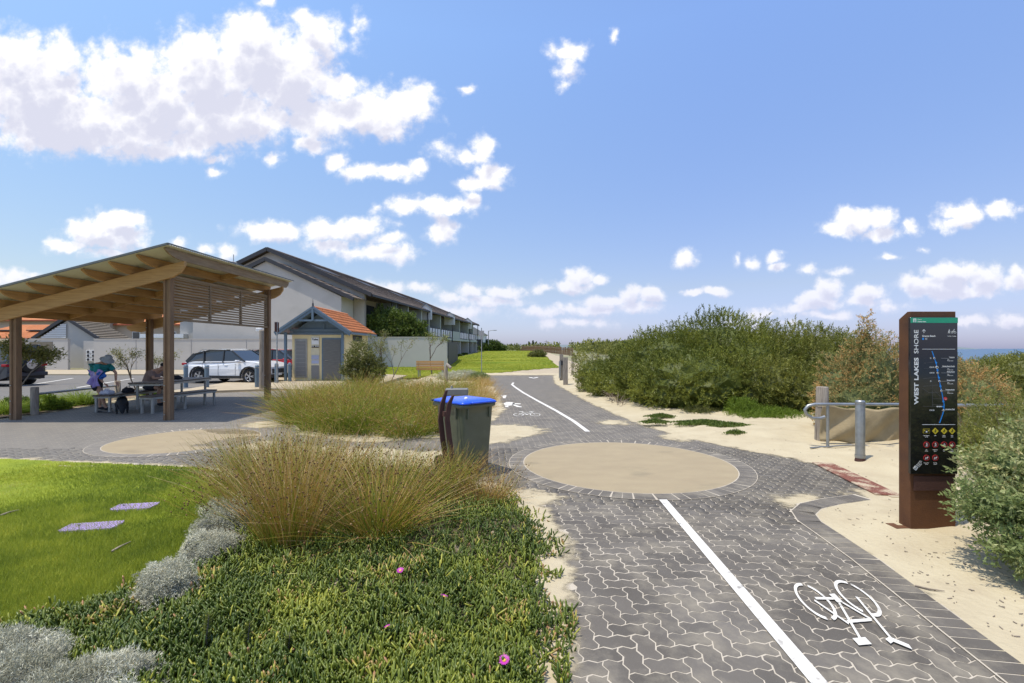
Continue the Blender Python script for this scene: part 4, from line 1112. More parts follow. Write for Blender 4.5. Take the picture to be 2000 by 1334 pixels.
shrub('grey_bush', 'nearest grey green saltbush with cream flower tips at the right edge, beside the map sign', 'bush',
      [(4.2, 3.4, .56, .60, .5, .34), (3.66, 3.55, .52, .30, .28, .17), (3.95, 3.1, .36, .42, .36, .24), (4.75, 3.7, .72, .6, .5, .5), (4.5, 3.0, .5, .5, .45, .42), (3.92, 3.75, .78, .24, .25, .20), (3.55, 3.25, .30, .22, .2, .13), (4.35, 3.75, .90, .30, .3, .26), (3.8, 2.85, .22, .26, .25, .15)], L_daisy, 7600, 11, .036, .0145, .13, 10, stems=14, iv=.1, inner=.6, loc=(4.35, 3.35), lump=.2, shell=(.5, 1.12))
shrub('grey_bush', 'brown twiggy dry bush behind the nearest grey green bush', 'bush', [(6.1, 5.6, .55, .7, .6, .5), (6.9, 6.3, .6, .8, .7, .55)], L_wattle2, 2800, 10, .035, .01, .13, 11, stems=20, inner=.5)
for i, (px_, d, top, rx, ry, lab) in enumerate([(1960, 17, 702, 2.2, 1.5, 'low olive dune bush on the crest at the right edge of the view'), (2040, 16, 690, 2.0, 1.5, 'low olive dune bush cut by the right edge of the view'),
                                       (1990, 24, 698, 2.6, 1.8, 'low dune bush behind the crest, in front of the sea')]):
    shrub('dune_bush', lab, 'bush', [sb(px_, d, top, rx, ry), sb(px_-40, d+.5, top+14, rx*.7, ry)], L_wattle2, 2600, 10, .08, .022, .22, 30+i, stems=4)
# dry brush at the foot of the wattles
mb = MB(); rg_ = random.Random(8)
for i in range(420):
    px_ = rg_.uniform(1130, 1215); t_ = (px_-1130)/85; yb = 742+50*t_+rg_.uniform(-14, 8); x, y = W(px_, yb); a = rg_.uniform(0, 6.3)
    l_ = rg_.uniform(.2, .6); el = rg_.uniform(.1, 1.0); p2 = (x+l_*math.cos(a)*.7, y+l_*math.sin(a)*.7, l_*math.sin(el)+.03); pm = (x*.5+p2[0]*.5+rg_.uniform(-.06, .06), y*.5+p2[1]*.5, p2[2]*.6+.04)
    mb.tube([(x, y, .03), pm, p2], [.008, .006, .003], 4)
tag(mb.build('dry_brush', m_twig), 'tangle of grey dead twigs at the foot of the wattles beside the path', 'dead twigs', kind='stuff')
mb = MB()
for i in range(200):
    x, y = rg_.uniform(5.9, 8.2), rg_.uniform(5.4, 7.4); a = rg_.uniform(0, 6.3); l_ = rg_.uniform(.3, .9)
    p2 = (x+l_*math.cos(a)*.5, y+l_*math.sin(a)*.5, l_+.2); pm = (x*.5+p2[0]*.5+rg_.uniform(-.1, .1), y*.5+p2[1]*.5, p2[2]*.5+.05)
    mb.tube([(x, y, .03), pm, p2], [.006, .005, .002], 4)
tag(mb.build('dry_twigs', m_twig), 'bare grey twigs standing among the bushes right of the map sign', 'dead twigs', kind='stuff')
# small mats of creeping green on the sand
for i, (px_, py_, rx, ry) in enumerate([(1290, 822, .32, .16), (1280, 834, .3, .15), (1375, 836, .6, .3), (1430, 842, .45, .22), (1437, 857, .2, .1)]):
    x, y = W(px_, py_); t = thing('creeping_mat', ['creeping green mat on the sand nearest the paving edge, upper one', 'creeping green mat on the sand nearest the paving edge, lower one', 'largest creeping green mat on the sand in front of the wattles', 'creeping green mat at the right end of the row on the sand', 'smallest creeping green tuft alone on the sand in front'][i], 'ground cover', (x, y, .09), 0)
    rg = np.random.default_rng(90+i); n = int(5200*rx*ry*6); a = rg.uniform(0, 6.28, n); rr = rg.random(n)**.6*(1+.3*np.sin(a*5+i))
    P = np.stack([rr*rx*np.cos(a), rr*ry*np.sin(a), rg.uniform(0, .07, n)*(1.2-rr)], 1); D = rg.normal(size=(n, 3))*.7+np.array([0, 0, .8])
    V, Fc = leaf_quads(P, D, .045, .016, rg); link('leaves', fast_mesh('leaves', V, Fc, L_grn, np.repeat(.2+.6*rg.random(n), 4)), t)
# twigs and debris on the sand and on the lawn
mb = MB(); rg_ = random.Random(18); cnt = 0
while cnt < 260:
    px_, py_ = rg_.uniform(1180, 2000), rg_.uniform(850, 1330); x, y = W(px_, py_)
    if float(pave_s(np.array([[x, y]]))[0]) < .1 or y < 2: continue
    z = float(sand_z(np.array([x]), np.array([y]))[0])+.004; l_ = rg_.choice((.006, .009, .012, .02, .03)); a = rg_.uniform(0, 6.3)
    mb.bar((x, y, z), (x+l_*math.cos(a), y+l_*math.sin(a), z+.002), rg_.uniform(.003, .007), .004); cnt += 1
tag(mb.build('sand_debris', m_twig), 'specks of twig and leaf litter scattered over the sand', 'debris', kind='stuff')
def twig(pix, r, label, z=.03):
    pts = [(*W(*p), z+i*.004) for i, p in enumerate(pix)]
    tag(MB().tube(pts, [r]*(len(pts)-1)+[r*.4], 6).build('fallen_twig', m_twig), label, 'twig')
twig([(1787, 1152), (1815, 1160), (1845, 1165)], .006, 'thin fallen twig across the edge blocks near the bicycle symbol', .03)
twig([(1825, 1043), (1838, 1037), (1855, 1036), (1868, 1040)], .011, 'short gnarled twig on the sand at the foot of the map sign', .08)
twig([(0, 1019), (18, 1013), (37, 1009)], .010, 'brown twig on the lawn at the left edge', .06)
twig([(218, 1094), (235, 1085), (255, 1076)], .009, 'short pale twig lying in the longer lawn grass', .07)

# shelter garden plants ------------------------------------------------------------
for i, (px_, d, top, rx, mt_, lab) in enumerate([(85, 12.9, 772, .40, L_lime, 'bright lime shrub just right of the low fence post'), (110, 13.2, 780, .35, L_lime, 'bright lime shrub beside the first one along the low rail'),
                                               (30, 12.6, 778, .38, L_grn, 'green strappy plant behind the left shelter post'), (135, 13.9, 790, .28, L_lime, 'small lime shrub at the right end of the row by the rail'), (45, 12.4, 800, .3, L_lime, 'low lime shrub between the shelter post and the low fence post')]):
    shrub('garden_shrub', lab, 'shrub', [sb(px_, d, top, rx, rx*.8)], mt_, 700, 12, .04, .015, .1, 50+i, stems=3, up=.6)
def strap_plant(px_, d, h, label, seed, n=380, mat=None, lean=(0, 0)):
    x = (px_-1000)/F*d
    t = thing('strappy_plant', label, 'plant', (x, d, .05), 0)
    (V, Fc, v), _ = stems_mesh(n, h, .16, .9, seed, k=4, w=.014, vlo=.0, vhi=.4, droop=.7, heads=False, lean=lean)
    link('leaves', fast_mesh('leaves', V, Fc, mat or L_lime, np.clip(v*1.6, 0, 1)), t)
strap_plant(170, 14.2, .62, 'arching green strappy plant beside the woman', 61); strap_plant(150, 14.5, .55, 'arching green strappy plant behind the low rail', 62)
strap_plant(20, 12.1, .55, 'arching green strappy plant at the left foot of the shelter post', 63); strap_plant(300, 16.2, .5, 'green strappy plant behind the picnic table', 64); strap_plant(4, 11.9, .5, 'arching strappy plant at the very left of the bed', 65)
sparse_tree('sapling', 'slender young tree with yellow green leaves leaning in front of the left shelter post', 'tree', (-12.55, 11.9), 1.9, L_bank, 5, lean=(.05, 0), leaves=60, L=.09, W_=.028, r=.035, first=.75, cl=.10)
sparse_tree('sapling', 'bare branched sapling with tufts of pale leaves behind the picnic table, left one', 'tree', (-12.75, 16.3), 1.8, L_bank, 9, lean=(-.42, 0), leaves=18, L=.08, W_=.018, r=.03, first=.75, cl=.07)
sparse_tree('sapling', 'bare branched sapling with tufts of pale leaves behind the picnic table, right one', 'tree', (-12.5, 16.5), 1.5, L_bank, 12, lean=(.1, 0), leaves=18, L=.08, W_=.018, r=.026, first=.6, trunks=2, cl=.07)
# shrubs round the toilet block
x_, y_ = -5.2, 17.5
shrub('banksia_bush', 'upright yellow green bush in front of the right corner of the toilet block', 'bush',
      [(-5.65, 17.8, 1.35, .52, .5, .62), (-5.2, 17.9, .9, .45, .4, .5), (-5.95, 17.7, .9, .42, .4, .5), (-5.5, 17.6, .55, .5, .4, .45)], L_bank, 1300, 12, .08, .024, .2, 70, stems=10, inner=0, shell=(.35, 1.05), vhi=.85)
sparse_tree('sapling', 'thin bare sapling with pale leaves right of the upright yellow green bush', 'tree', (-4.95, 18.6), 2.4, L_bank, 22, lean=(-.05, 0), leaves=14, L=.09, W_=.02, r=.03, first=.85, trunks=2, cl=.08)
sparse_tree('wind_tree', 'small leaning leafless looking tree beside the timber bench', 'tree', (-5.05, 30.0), 2.4, L_wattle, 31, lean=(-.12, 0), leaves=16, L=.11, W_=.03, r=.05, first=1.1, cl=.13, depth=3)
shrub('garden_tree', 'large round glossy green tree in front of the apartments, behind the toilet roof', 'tree',
      [(-10.9, 41.0, 3.0, 1.5, 1.2, 1.7), (-9.6, 40.6, 2.9, 1.5, 1.1, 1.6), (-8.5, 40.8, 2.6, 1.2, 1.0, 1.3), (-11.3, 39.6, 3.1, .9, .9, 1.4)], L_grn, 4200, 13, .16, .07, .4, 80, stems=12, lump=.25)
shrub('dark_tree', 'dark green tree beyond the far end of the apartments, by the street light', 'tree', [sb(955, 95, 668, 2.6, 2.4), sb(968, 97, 674, 2.0, 2.0), sb(945, 93, 672, 1.6, 1.6)], L_grn, 1500, 8, .4, .2, .8, 81, stems=5, vhi=.5)
for i, (px_, d, top) in enumerate([(885, 58, 706), (897, 64, 703), (908, 70, 700)]):
    shrub('hedge_plant', 'low dark hedge plant at the foot of the apartments, %s' % ('nearest', 'middle one', 'farthest')[i], 'hedge', [sb(px_, d, top-4, .9, .9)], L_grn, 260, 8, .18, .07, .3, 90+i, stems=2, vhi=.5, group='low hedge plants at the foot of the apartments')
shrub('round_bush', 'low round green bush on the lawn beside the far path', 'bush', [sb(1052, 60, 685, .95, .8), sb(1042, 61, 688, .7, .7)], L_bank, 600, 8, .16, .05, .3, 95, stems=4, vhi=.6)
shrub('silver_bush', 'low silver bush behind the rushes beside the timber bench', 'shrub', [sb(905, 24.5, 725, .9, .6), sb(880, 25, 727, .7, .5)], L_silver, 1400, 10, .06, .015, .15, 96, stems=3)
shrub('silver_bush', 'low silver bush just right of the timber bench post', 'shrub', [sb(935, 24.0, 728, .5, .5)], L_daisy, 700, 10, .06, .015, .15, 97, stems=3, vhi=.6)
# distant dune scrub
rg = np.random.default_rng(44); n = 26000
y = 1/rg.uniform(1/420, 1/62, n); x = np.where(rg.random(n) < .75, rg.uniform(.10, .30, n)*y+rg.uniform(2, 10, n), rg.uniform(-.05, .1, n)*y)
ok = ((x > 9) & (x < 60) & (y > 72) & (x > 14-(y-72)*.12)) | ((y > 108) & (x > -20))
x, y = x[ok], y[ok]; n = len(x)
hgt = 1.5+.9*vnoise(x, y, .12, 31)+.4*vnoise(x, y, .5, 32)
P = np.stack([x, y, np.maximum(gz(x, y), -.5)+rg.random(n)*hgt-.1], 1); D = rg.normal(size=(n, 3))+np.array([0, 0, .7])
V, Fc = leaf_quads(P, D, rg.uniform(.5, 1.1, n), rg.uniform(.25, .5, n), rg)
tag(link('dune_scrub', fast_mesh('dune_scrub', V, Fc, L_wattle2, np.repeat(np.clip(rg.random(n)*.5+.25*vnoise(x, y, .1, 33)+.2, 0, 1), 4))), 'low olive scrub covering the far dunes', 'scrub', kind='stuff')
# ------------------------------------------------------------------ materials for built things
m_pine = M('golden_pine', (.50, .29, .115), (.37, .20, .07), scale=3, rough=.75, stretch=(6, .6, 6), bump=.15, c3=(.34, .18, .07), c3scale=2.0, c3at=.66, rnd=.12)
m_pinex = M('golden_pine_beam', (.52, .315, .135), (.39, .22, .085), scale=4, rough=.75, stretch=(.6, 6, 9), bump=.15, c3=(.34, .18, .07), c3scale=1.2, c3at=.68)
m_weath = M('weathered_timber', (.27, .165, .09), (.175, .105, .058), scale=3, rough=.85, stretch=(6, 6, .7), bump=.3, c3=(.15, .10, .06), c3scale=1.5, rnd=.12)
m_weathy = M('weathered_timber_rail', (.33, .24, .15), (.22, .15, .09), scale=3, rough=.85, stretch=(6, .7, 6), bump=.3, rnd=.15)
m_roofu = M('cream_roof_sheet', (.62, .58, .44), (.56, .52, .40), scale=2, rough=.5, metal=.0)
m_flash = M('grey_flashing', (.13, .14, .14), scale=5, rough=.5)
m_galv = M('galvanised_steel', (.42, .43, .42), (.30, .31, .31), scale=9, rough=.45, metal=.75, bump=.1, c3=(.26, .22, .18), c3scale=4, c3at=.68)
m_stain = M('stainless_steel', (.40, .39, .36), (.30, .30, .28), scale=6, rough=.5, metal=.5)
m_deck = M('dark_bench_slats', (.115, .085, .065), (.07, .055, .045), scale=6, rough=.5, stretch=(6, .5, 6), rnd=.15)
m_corten = M('corten_steel', (.165, .072, .030), (.10, .045, .023), scale=2.6, rough=.85, detail=9, bump=.2, bscale=70, c3=(.075, .04, .028), c3scale=1.2, c3at=.56, metal=.0, spec=.3)
m_corten2 = M('dark_corten', (.095, .045, .034), (.065, .032, .026), scale=4, rough=.8, bump=.2, bscale=60, spec=.3)
m_grey = M('old_grey_timber', (.36, .31, .25), (.24, .205, .165), scale=5, rough=.95, stretch=(8, 8, .8), bump=.6, bscale=14, c3=(.16, .13, .11), c3scale=3)
m_wall = M('pale_grey_render', (.50, .475, .43), (.455, .435, .395), scale=.5, rough=.9, coords='World', bump=.1, bscale=40, c3=(.42, .40, .36), c3scale=.6, c3at=.63)
m_wall2 = M('cream_render', (.62, .53, .36), (.57, .49, .33), scale=.5, rough=.9, coords='World')
m_wall3 = M('green_grey_render', (.42, .45, .41), (.38, .41, .375), scale=.5, rough=.9, coords='World')
m_dark = M('charcoal_trim', (.045, .045, .05), scale=4, rough=.6)
m_glass = M('dark_window_glass', (.03, .035, .04), scale=3, rough=.06, spec=.8)
m_bal = M('balustrade_glass', (.30, .36, .38), (.26, .32, .34), scale=1, rough=.08, spec=.8)
m_tileb = M('brown_roof_tile', (.20, .155, .12), (.13, .10, .08), scale=2.5, rough=.9, coords='World', bump=.3, c3=(.27, .22, .17), c3scale=.8, rnd=.15)
m_tileo = M('terracotta_tile', (.62, .22, .075), (.50, .165, .055), scale=5, rough=.75, coords='World', rnd=.13)
m_tileo_far = M('terracotta_roof', (.62, .25, .10), (.50, .185, .07), scale=1.2, rough=.8, coords='World')
m_blueg = M('blue_grey_paint', (.13, .185, .235), (.11, .16, .205), scale=3, rough=.5)
m_cream = M('cream_panel', (.80, .66, .36), (.73, .60, .33), scale=3, rough=.6)
m_mesh = M('perforated_metal', (.27, .265, .25), (.21, .205, .20), scale=60, rough=.5, metal=.3)
m_black = M('gloss_black_panel', (.012, .012, .012), scale=4, rough=.12, spec=.6, coat=.5)
m_wht = M('white_print', (.78, .78, .76), (.74, .74, .72), scale=9, rough=.5)
m_ltg = M('grey_print', (.33, .33, .33), scale=9, rough=.5)
m_grn = M('green_print', (.02, .33, .18), (.02, .30, .165), scale=9, rough=.4)
m_blu = M('route_blue_print', (.02, .26, .72), (.02, .24, .66), scale=9, rough=.5)
m_red = M('red_print', (.62, .04, .04), scale=9, rough=.5)
m_yel = M('yellow_print', (.75, .58, .04), scale=9, rough=.5)
m_blk = M('black_print', (.015, .015, .015), scale=9, rough=.5)
m_rub = M('tyre_rubber', (.022, .022, .022), scale=9, rough=.85)

def part_mb(mb, name, mat, parent, bevel=0.0, loc=None, rot=None): return mb.build(name, mat, parent, bevel, loc, rot)

# ================================================================== picnic shelter
def shelter():
    t = thing('picnic_shelter', 'open timber picnic shelter with a sloping corrugated roof and a slatted screen', 'shelter', (-8.1, 11.2, .012), R(-1))
    h = lambda x: 3.47+.25*x
    def post(x, y, wx=.165, wy=.13, zt=None):
        zt = zt or h(x)+.15
        mb = MB()
        mb.box((x-wx/2+.025, y, zt/2), (.05, wy, zt)); mb.box((x+wx/2-.025, y, zt/2), (.05, wy, zt)); mb.box((x, y, zt/2), (wx-.102, wy-.045, zt-.01))
        p = mb.build('post', m_weath, t)
        for z in (.14, .45, .82, zt-.28, zt-.12):
            MB().cyl((x-wx/2+.03, y-wy/2-.012, z), (x-wx/2+.03, y-wy/2+.01, z), .014, n=8).build('bolt', m_galv, p)
    for x, y in ((0, 0), (-3.68, 0), (0, 4.38), (-3.86, 4.3)): post(x, y)
    def beam(y):
        top = lambda x: h(x)+.15; bot = lambda x: h(x)-.16
        pl = [(-4.75, top(-4.75)), (-4.75, top(-4.75)-.08), (-4.6, bot(-4.6)+.10), (-4.3, bot(-4.3)), (.18, bot(.18)), (.36, bot(.36)+.06), (.47, top(.47)-.12), (.47, top(.47))]
        MB().prism(pl, y-.035, y+.035, 'y').build('beam', m_pinex, t, bevel=.004)
        return pl
    for y in (-.10, 4.38+.10): beam(y)
    for k in range(9):
        x = .43-.62*k; z0 = h(x)+.152
        pl = [(-.70, z0+.20), (-.70, z0+.165), (-.58, z0+.085), (-.40, z0+.025), (-.22, z0), (4.72, z0), (4.86, z0+.1), (4.9, z0+.20)]
        MB().prism(pl, x-.024, x+.024, 'x').build('purlin', m_pine if k else m_weathy, t)
    for y in (2.2,):
        for k in range(8):
            x = .43-.62*k-.31; a = (x+.285, y, h(x+.285)+.25); b = (x-.285, y, h(x-.285)+.25)
            MB().bar(a, b, .04, .14).build('blocking', m_pine, t)
    # corrugated sheet
    ys = np.arange(-.78, 4.96, .019); xs = np.array([.56, -1.2, -3.0, -4.95])
    V = []
    for x in xs:
        for i, y in enumerate(ys): V.append((x, y, h(x)+.368+.009*math.sin(2*math.pi*y/.076)))
    ny = len(ys); Fc = [(a*ny+i, a*ny+i+1, (a+1)*ny+i+1, (a+1)*ny+i) for a in range(len(xs)-1) for i in range(ny-1)]
    me = fast_mesh('roof_sheet', V, Fc, m_roofu, None, True); link('roof_sheet', me, t)
    MB().bar((.58, -.80, h(.58)+.372), (-4.97, -.80, h(-4.97)+.372), .03, .045).build('barge_flashing', m_flash, t)
    MB().bar((.58, -.80, h(.58)+.380), (.58, 4.97, h(.58)+.380), .02, .03).build('edge_flashing', m_flash, t)
    # horizontal wall plate on the low side, cap behind
    for x in (-3.62-.13, .0+.13):
        pass
    # slatted screen
    ys_ = [.10, 1.48, 2.88, 4.28]; z0, z1 = 2.42, 3.38
    for y in ys_: MB().box((.0, y, (z0+z1)/2), (.06, .055, z1-z0)).build('screen_stile', m_weathy, t)
    MB().box((0, 2.19, z0-.03), (.09, 4.3, .055)).build('screen_rail', m_weathy, t); MB().box((0, 2.19, z1+.03), (.07, 4.3, .055)).build('screen_rail', m_weathy, t)
    for i in range(3):
        me = None
        for k in range(14):
            z = z0+.045+k*.0695; L_ = ys_[i+1]-ys_[i]-.06
            o = MB().box((0, 0, 0), (.022, L_, .042)).build('slat', m_weathy, t, loc=(0, (ys_[i]+ys_[i+1])/2, z), rot=(0, R(random.uniform(-3, 3)), 0))
    return t
shelter()

# ================================================================== tables, benches
def table(name, label, cat, loc, rz, L_, W_, H_, nb, legs, inset=.12):
    t = thing(name, label, cat, (*loc, .018), rz)
    bw = W_/nb
    me = MB().box((0, 0, 0), (bw-.008, L_, .035)).mesh('board', m_deck, bevel=.004)
    for i in range(nb): link('board', me, t, (-W_/2+bw*(i+.5), 0, H_-.0175))
    fr = MB()
    for s in (-1, 1):
        fr.box((s*(W_/2-.03), 0, H_-.062), (.05, L_-.08, .05)); fr.box((0, s*(L_/2-.065), H_-.0625), (W_-.111, .05, .049))
    fr.build('frame', m_stain, t)
    for y in legs:
        for s in (-1, 1): MB().box((s*(W_/2-.05), y, (H_-.088)/2), (.052, .052, H_-.088)).build('leg', m_stain, t, bevel=.003)
    return t
table('picnic_table', 'long steel framed picnic table with a dark slatted top under the shelter', 'table', (-10.05, 14.1), R(3), 2.5, .82, .76, 7, (-.95, .95))
table('bench', 'right hand steel legged bench with dark slats, nearest the middle shelter post', 'bench', (-9.25, 13.25), R(-10), 2.15, .42, .46, 4, (-1.0, -.02, 1.0))
table('bench', 'left hand steel legged bench where the bags lie, beside the woman', 'bench', (-10.85, 13.55), R(3), 2.2, .44, .46, 4, (-1.02, 1.0))

# ================================================================== people and dog
def skin(name, verts, edges, radii, mat, parent=None, sub=2, root=0):
    me = bpy.data.meshes.new('tmp'); me.from_pydata([Vector(v) for v in verts], edges, [])
    o = bpy.data.objects.new('tmp', me); COL.objects.link(o)
    o.modifiers.new('s', 'SKIN'); s = o.modifiers.new('u', 'SUBSURF'); s.levels = sub; s.render_levels = sub
    sv = me.skin_vertices[0].data
    for i, r in enumerate(radii):
        rr = r if isinstance(r, tuple) else (r, r); sv[i].radius = rr; sv[i].use_root = (i == root)
    dg = bpy.context.evaluated_depsgraph_get(); ev = o.evaluated_get(dg)
    m2 = bpy.data.meshes.new_from_object(ev); m2.name = name
    bpy.data.objects.remove(o); bpy.data.meshes.remove(me)
    m2.materials.clear(); m2.materials.append(mat)
    m2.polygons.foreach_set('use_smooth', np.ones(len(m2.polygons), bool))
    return link(name, m2, parent)
m_skin = M('skin', (.52, .30, .20), (.46, .26, .17), scale=9, rough=.6)
m_teal = M('teal_cloth', (.02, .24, .24), (.015, .19, .19), scale=12, rough=.9, bump=.4)
m_navy = M('dark_cloth', (.022, .024, .032), scale=12, rough=.95, bump=.3)
m_hat = M('grey_cloth', (.33, .36, .38), (.28, .31, .33), scale=20, rough=.95)
m_lav = M('lavender_cloth', (.38, .32, .62), (.30, .22, .52), scale=16, rough=.95, bump=.6, c3=(.55, .50, .75), c3scale=9)
m_brn = M('dusty_pink_cloth', (.30, .21, .185), (.25, .175, .15), scale=10, rough=.95, bump=.3)
m_bluec = M('blue_cloth', (.03, .14, .48), scale=10, rough=.9)
m_whc = M('pale_cloth', (.55, .56, .62), (.42, .43, .50), scale=10, rough=.95, bump=.5)
m_hair = M('brown_hair', (.12, .07, .04), scale=30, rough=.7)
m_fur = M('black_fur', (.010, .013, .014), (.009, .008, .009), scale=30, rough=.75, bump=.5, bscale=90)

def hand(parent, p, d, up, mat, s=1.0, name='hand'):
    """palm with five tapering bent fingers, one skinned mesh"""
    p = Vector(p); d = Vector(d).normalized(); sd_ = d.cross(Vector(up)).normalized(); n = sd_.cross(d)
    V = [p, p+d*.04*s, p+d*.085*s]; E = [(0, 1), (1, 2)]; Rr = [(.022*s, .018*s), (.036*s, .016*s), (.036*s, .014*s)]
    for k, (o, l) in enumerate(((-.030, .062), (-.010, .074), (.011, .070), (.031, .055))):
        b = p+d*.088*s+sd_*o*s; i = len(V); V += [b, b+d*l*.5*s-n*.006, b+d*l*s-n*.026*s]; E += [(2, i), (i, i+1), (i+1, i+2)]; Rr += [.0095*s, .0088*s, .007*s]
    b = p+d*.03*s-sd_*.034*s; i = len(V); V += [b, b+(d*.6-sd_*.8)*.035*s, b+(d*.95-sd_*.5)*.062*s-n*.01]; E += [(1, i), (i, i+1), (i+1, i+2)]; Rr += [.0125*s, .0105*s, .008*s]
    return skin(name, V, E, Rr, mat, parent, 1)
def head(V, E, Rr, neck_i, c, fwd, s=1.0):
    """skull, jaw and nose verts continuing the body chain"""
    c = Vector(c); f = Vector(fwd).normalized(); up = Vector((0, 0, 1)); up = (up-f*up.dot(f)).normalized(); i = len(V)
    V += [c-up*.06*s, c+up*.03*s-f*.015*s, c+up*.085*s-f*.01*s, c-up*.075*s+f*.06*s, c-up*.01*s+f*.10*s]
    E += [(neck_i, i), (i, i+1), (i+1, i+2), (i, i+3), (i+1, i+4)]; Rr += [.066*s, .086*s, .055*s, .034*s, .016*s]
    return c, f, up
def face(t, c, f, up, s=1.0):
    c = Vector(c); f = Vector(f).normalized(); r = f.cross(up).normalized()
    mb = MB()
    for k in (-1, 1): mb.sphere(tuple(c+f*.088*s+r*.031*k*s+up*.018*s), .010*s, 8, 6)
    mb.build('eyes', M('dark_eye', (.03, .02, .015), rough=.3), t)
    MB().bar(tuple(c+f*.098*s-up*.052*s-r*.02*s), tuple(c+f*.098*s-up*.052*s+r*.02*s), .008, .006).build('mouth', M('lips', (.30, .10, .08), rough=.5), t)
    mb = MB()
    for k in (-1, 1): mb.sphere(tuple(c+r*.086*k*s-f*.005*s), .02*s, 8, 6)
    mb.build('ears', m_skin, t)

def woman():
    t = thing('person', 'woman in a teal top and grey bucket hat bending over bags at the bench end', 'person', (-11.22, 12.95, .018), 0)
    V = [(-.15, 0, .86), (-.13, 0, 1.0), (-.03, -.01, 1.17), (.06, -.02, 1.27), (.13, -.03, 1.33)]; E = [(0, 1), (1, 2), (2, 3), (3, 4)]; Rr = [(.12, .14), (.105, .12), (.10, .12), (.075, .10), .05]
    legs = [((-.15, .10, .80), (-.10, .11, .45), (-.13, .11, .09), (.0, .10, .04)), ((-.12, -.09, .80), (.06, -.06, .46), (.16, -.04, .09), (.29, -.05, .04))]
    for lg in legs:
        i = len(V); V += lg; E += [(0, i), (i, i+1), (i+1, i+2), (i+2, i+3)]; Rr += [.085, .058, .040, .032]
    arms = [((.06, -.18, 1.23), (.10, -.25, .98), (.26, -.22, .77)), ((.07, .15, 1.24), (.26, .18, 1.02), (.36, .06, .80))]
    for ar in arms:
        i = len(V); V += ar; E += [(3, i), (i, i+1), (i+1, i+2)]; Rr += [.050, .038, .027]
    c, f, up = head(V, E, Rr, 4, (.22, -.05, 1.36), (.72, -.25, -.55))
    skin('body', V, E, Rr, m_skin, t)
    face(t, c, f, up)
    hand(t, (.27, -.22, .755), (.75, .1, -.6), (0, 0, 1), m_skin); hand(t, (.37, .05, .785), (.6, -.2, -.75), (0, 0, 1), m_skin)
    skin('top', [(-.15, 0, .90), (-.13, 0, 1.0), (-.03, -.01, 1.17), (.05, -.02, 1.26), (.06, -.18, 1.22), (.09, -.24, 1.03), (.07, .15, 1.23), (.22, .18, 1.07)], [(0, 1), (1, 2), (2, 3), (3, 4), (4, 5), (3, 6), (6, 7)],
         [(.165, .18), (.16, .175), (.165, .20), (.145, .185), .085, .072, .085, .072], m_teal, t)
    skin('shorts', [(-.15, 0, .90), (-.15, 0, .82), (-.15, .10, .72), (-.12, .11, .54), (-.11, -.09, .72), (-.02, -.08, .54)], [(0, 1), (1, 2), (2, 3), (1, 4), (4, 5)], [(.15, .17), (.155, .175), .105, .085, .105, .085], m_navy, t)
    for lg in legs: MB().sphere(tuple(Vector(lg[2])*.4+Vector(lg[3])*.6-Vector((0, 0, .012))), .12, 10, 6, (1, .42, .36)).build('shoe', m_navy, t)
    # bucket hat set square on the bowed head
    q = up.to_track_quat('Z', 'Y')
    hm = MB(); hm.lathe([(.001, .105), (.06, .10), (.088, .07), (.098, .01), (.103, -.005), (.165, -.045), (.168, -.05), (.10, -.012), (.095, 0)], n=20)
    hm.build('hat', m_hat, t, loc=tuple(c+up*.055-f*.01), rot=q.to_euler())
    skin('hair', [c-f*.05+up*.0, c-f*.07-up*.07], [(0, 1)], [.07, .05], m_hair, t, 1)
woman()
# cloth the woman holds, bags on the bench
def drape(name, label, cat, loc, w, h, mat, seed, depth=.10, group=None):
    t = bpy.data.objects
    rg = random.Random(seed); V = []; nx, nz = 14, 16
    for j in range(nz+1):
        for i in range(nx+1):
            u = i/nx-.5; v_ = j/nz
            V.append((u*w*(1-.35*v_+.25*math.sin(v_*5+seed)), depth*math.sin(u*16+v_*4+seed)*.35*(.3+v_)+depth*.5*math.cos(u*3)-(.06*v_), -v_*h*(1-.35*abs(u+.15*math.sin(v_*6)))+.03*math.sin(u*9)))
    Fc = [(j*(nx+1)+i, j*(nx+1)+i+1, (j+1)*(nx+1)+i+1, (j+1)*(nx+1)+i) for j in range(nz) for i in range(nx)]
    me = fast_mesh(name, V, Fc, mat, None, True)
    o = link(name, me, None, loc); tag(o, label, cat)
    s = o.modifiers.new('thickness', 'SOLIDIFY'); s.thickness = .012
    return o
drape('towel', 'lavender patterned towel the woman holds over her arm', 'towel', (-11.12, 12.66, 1.12), .36, .46, m_lav, 2)
drape('cloth', 'bright blue cloth bunched in the crook of the woman\'s arm', 'cloth', (-10.93, 12.66, 1.06), .22, .16, m_bluec, 5, .12)
def lump(name, label, cat, loc, d, mat, seed):
    bm = bmesh.new(); bmesh.ops.create_icosphere(bm, subdivisions=3, radius=1); rg = random.Random(seed)
    for v in bm.verts:
        n = v.co.copy(); k = 1+.16*math.sin(n.x*4+seed)*math.cos(n.y*5+seed)+.08*math.sin(n.z*9+n.x*7)
        v.co = Vector((n.x*d[0]*k, n.y*d[1]*k, max(n.z*k, -.45)*d[2]+.45*d[2]))
    me = bpy.data.meshes.new(name); bm.to_mesh(me); bm.free(); me.materials.append(mat)
    me.polygons.foreach_set('use_smooth', np.ones(len(me.polygons), bool))
    t = thing(name, label, cat, loc); link(name+'_body', me, t)
    MB().tube([(-d[0]*.5, 0, d[2]*.9), (-d[0]*.3, 0, d[2]*1.7), (d[0]*.3, 0, d[2]*1.7), (d[0]*.5, 0, d[2]*.9)], .008, 6).build('strap', mat, t)
lump('cloth_bag', 'pale crumpled cloth bag on the left bench, next to the woman\'s hand', 'bag', (-10.85, 12.72, .478), (.15, .13, .09), m_whc, 1)
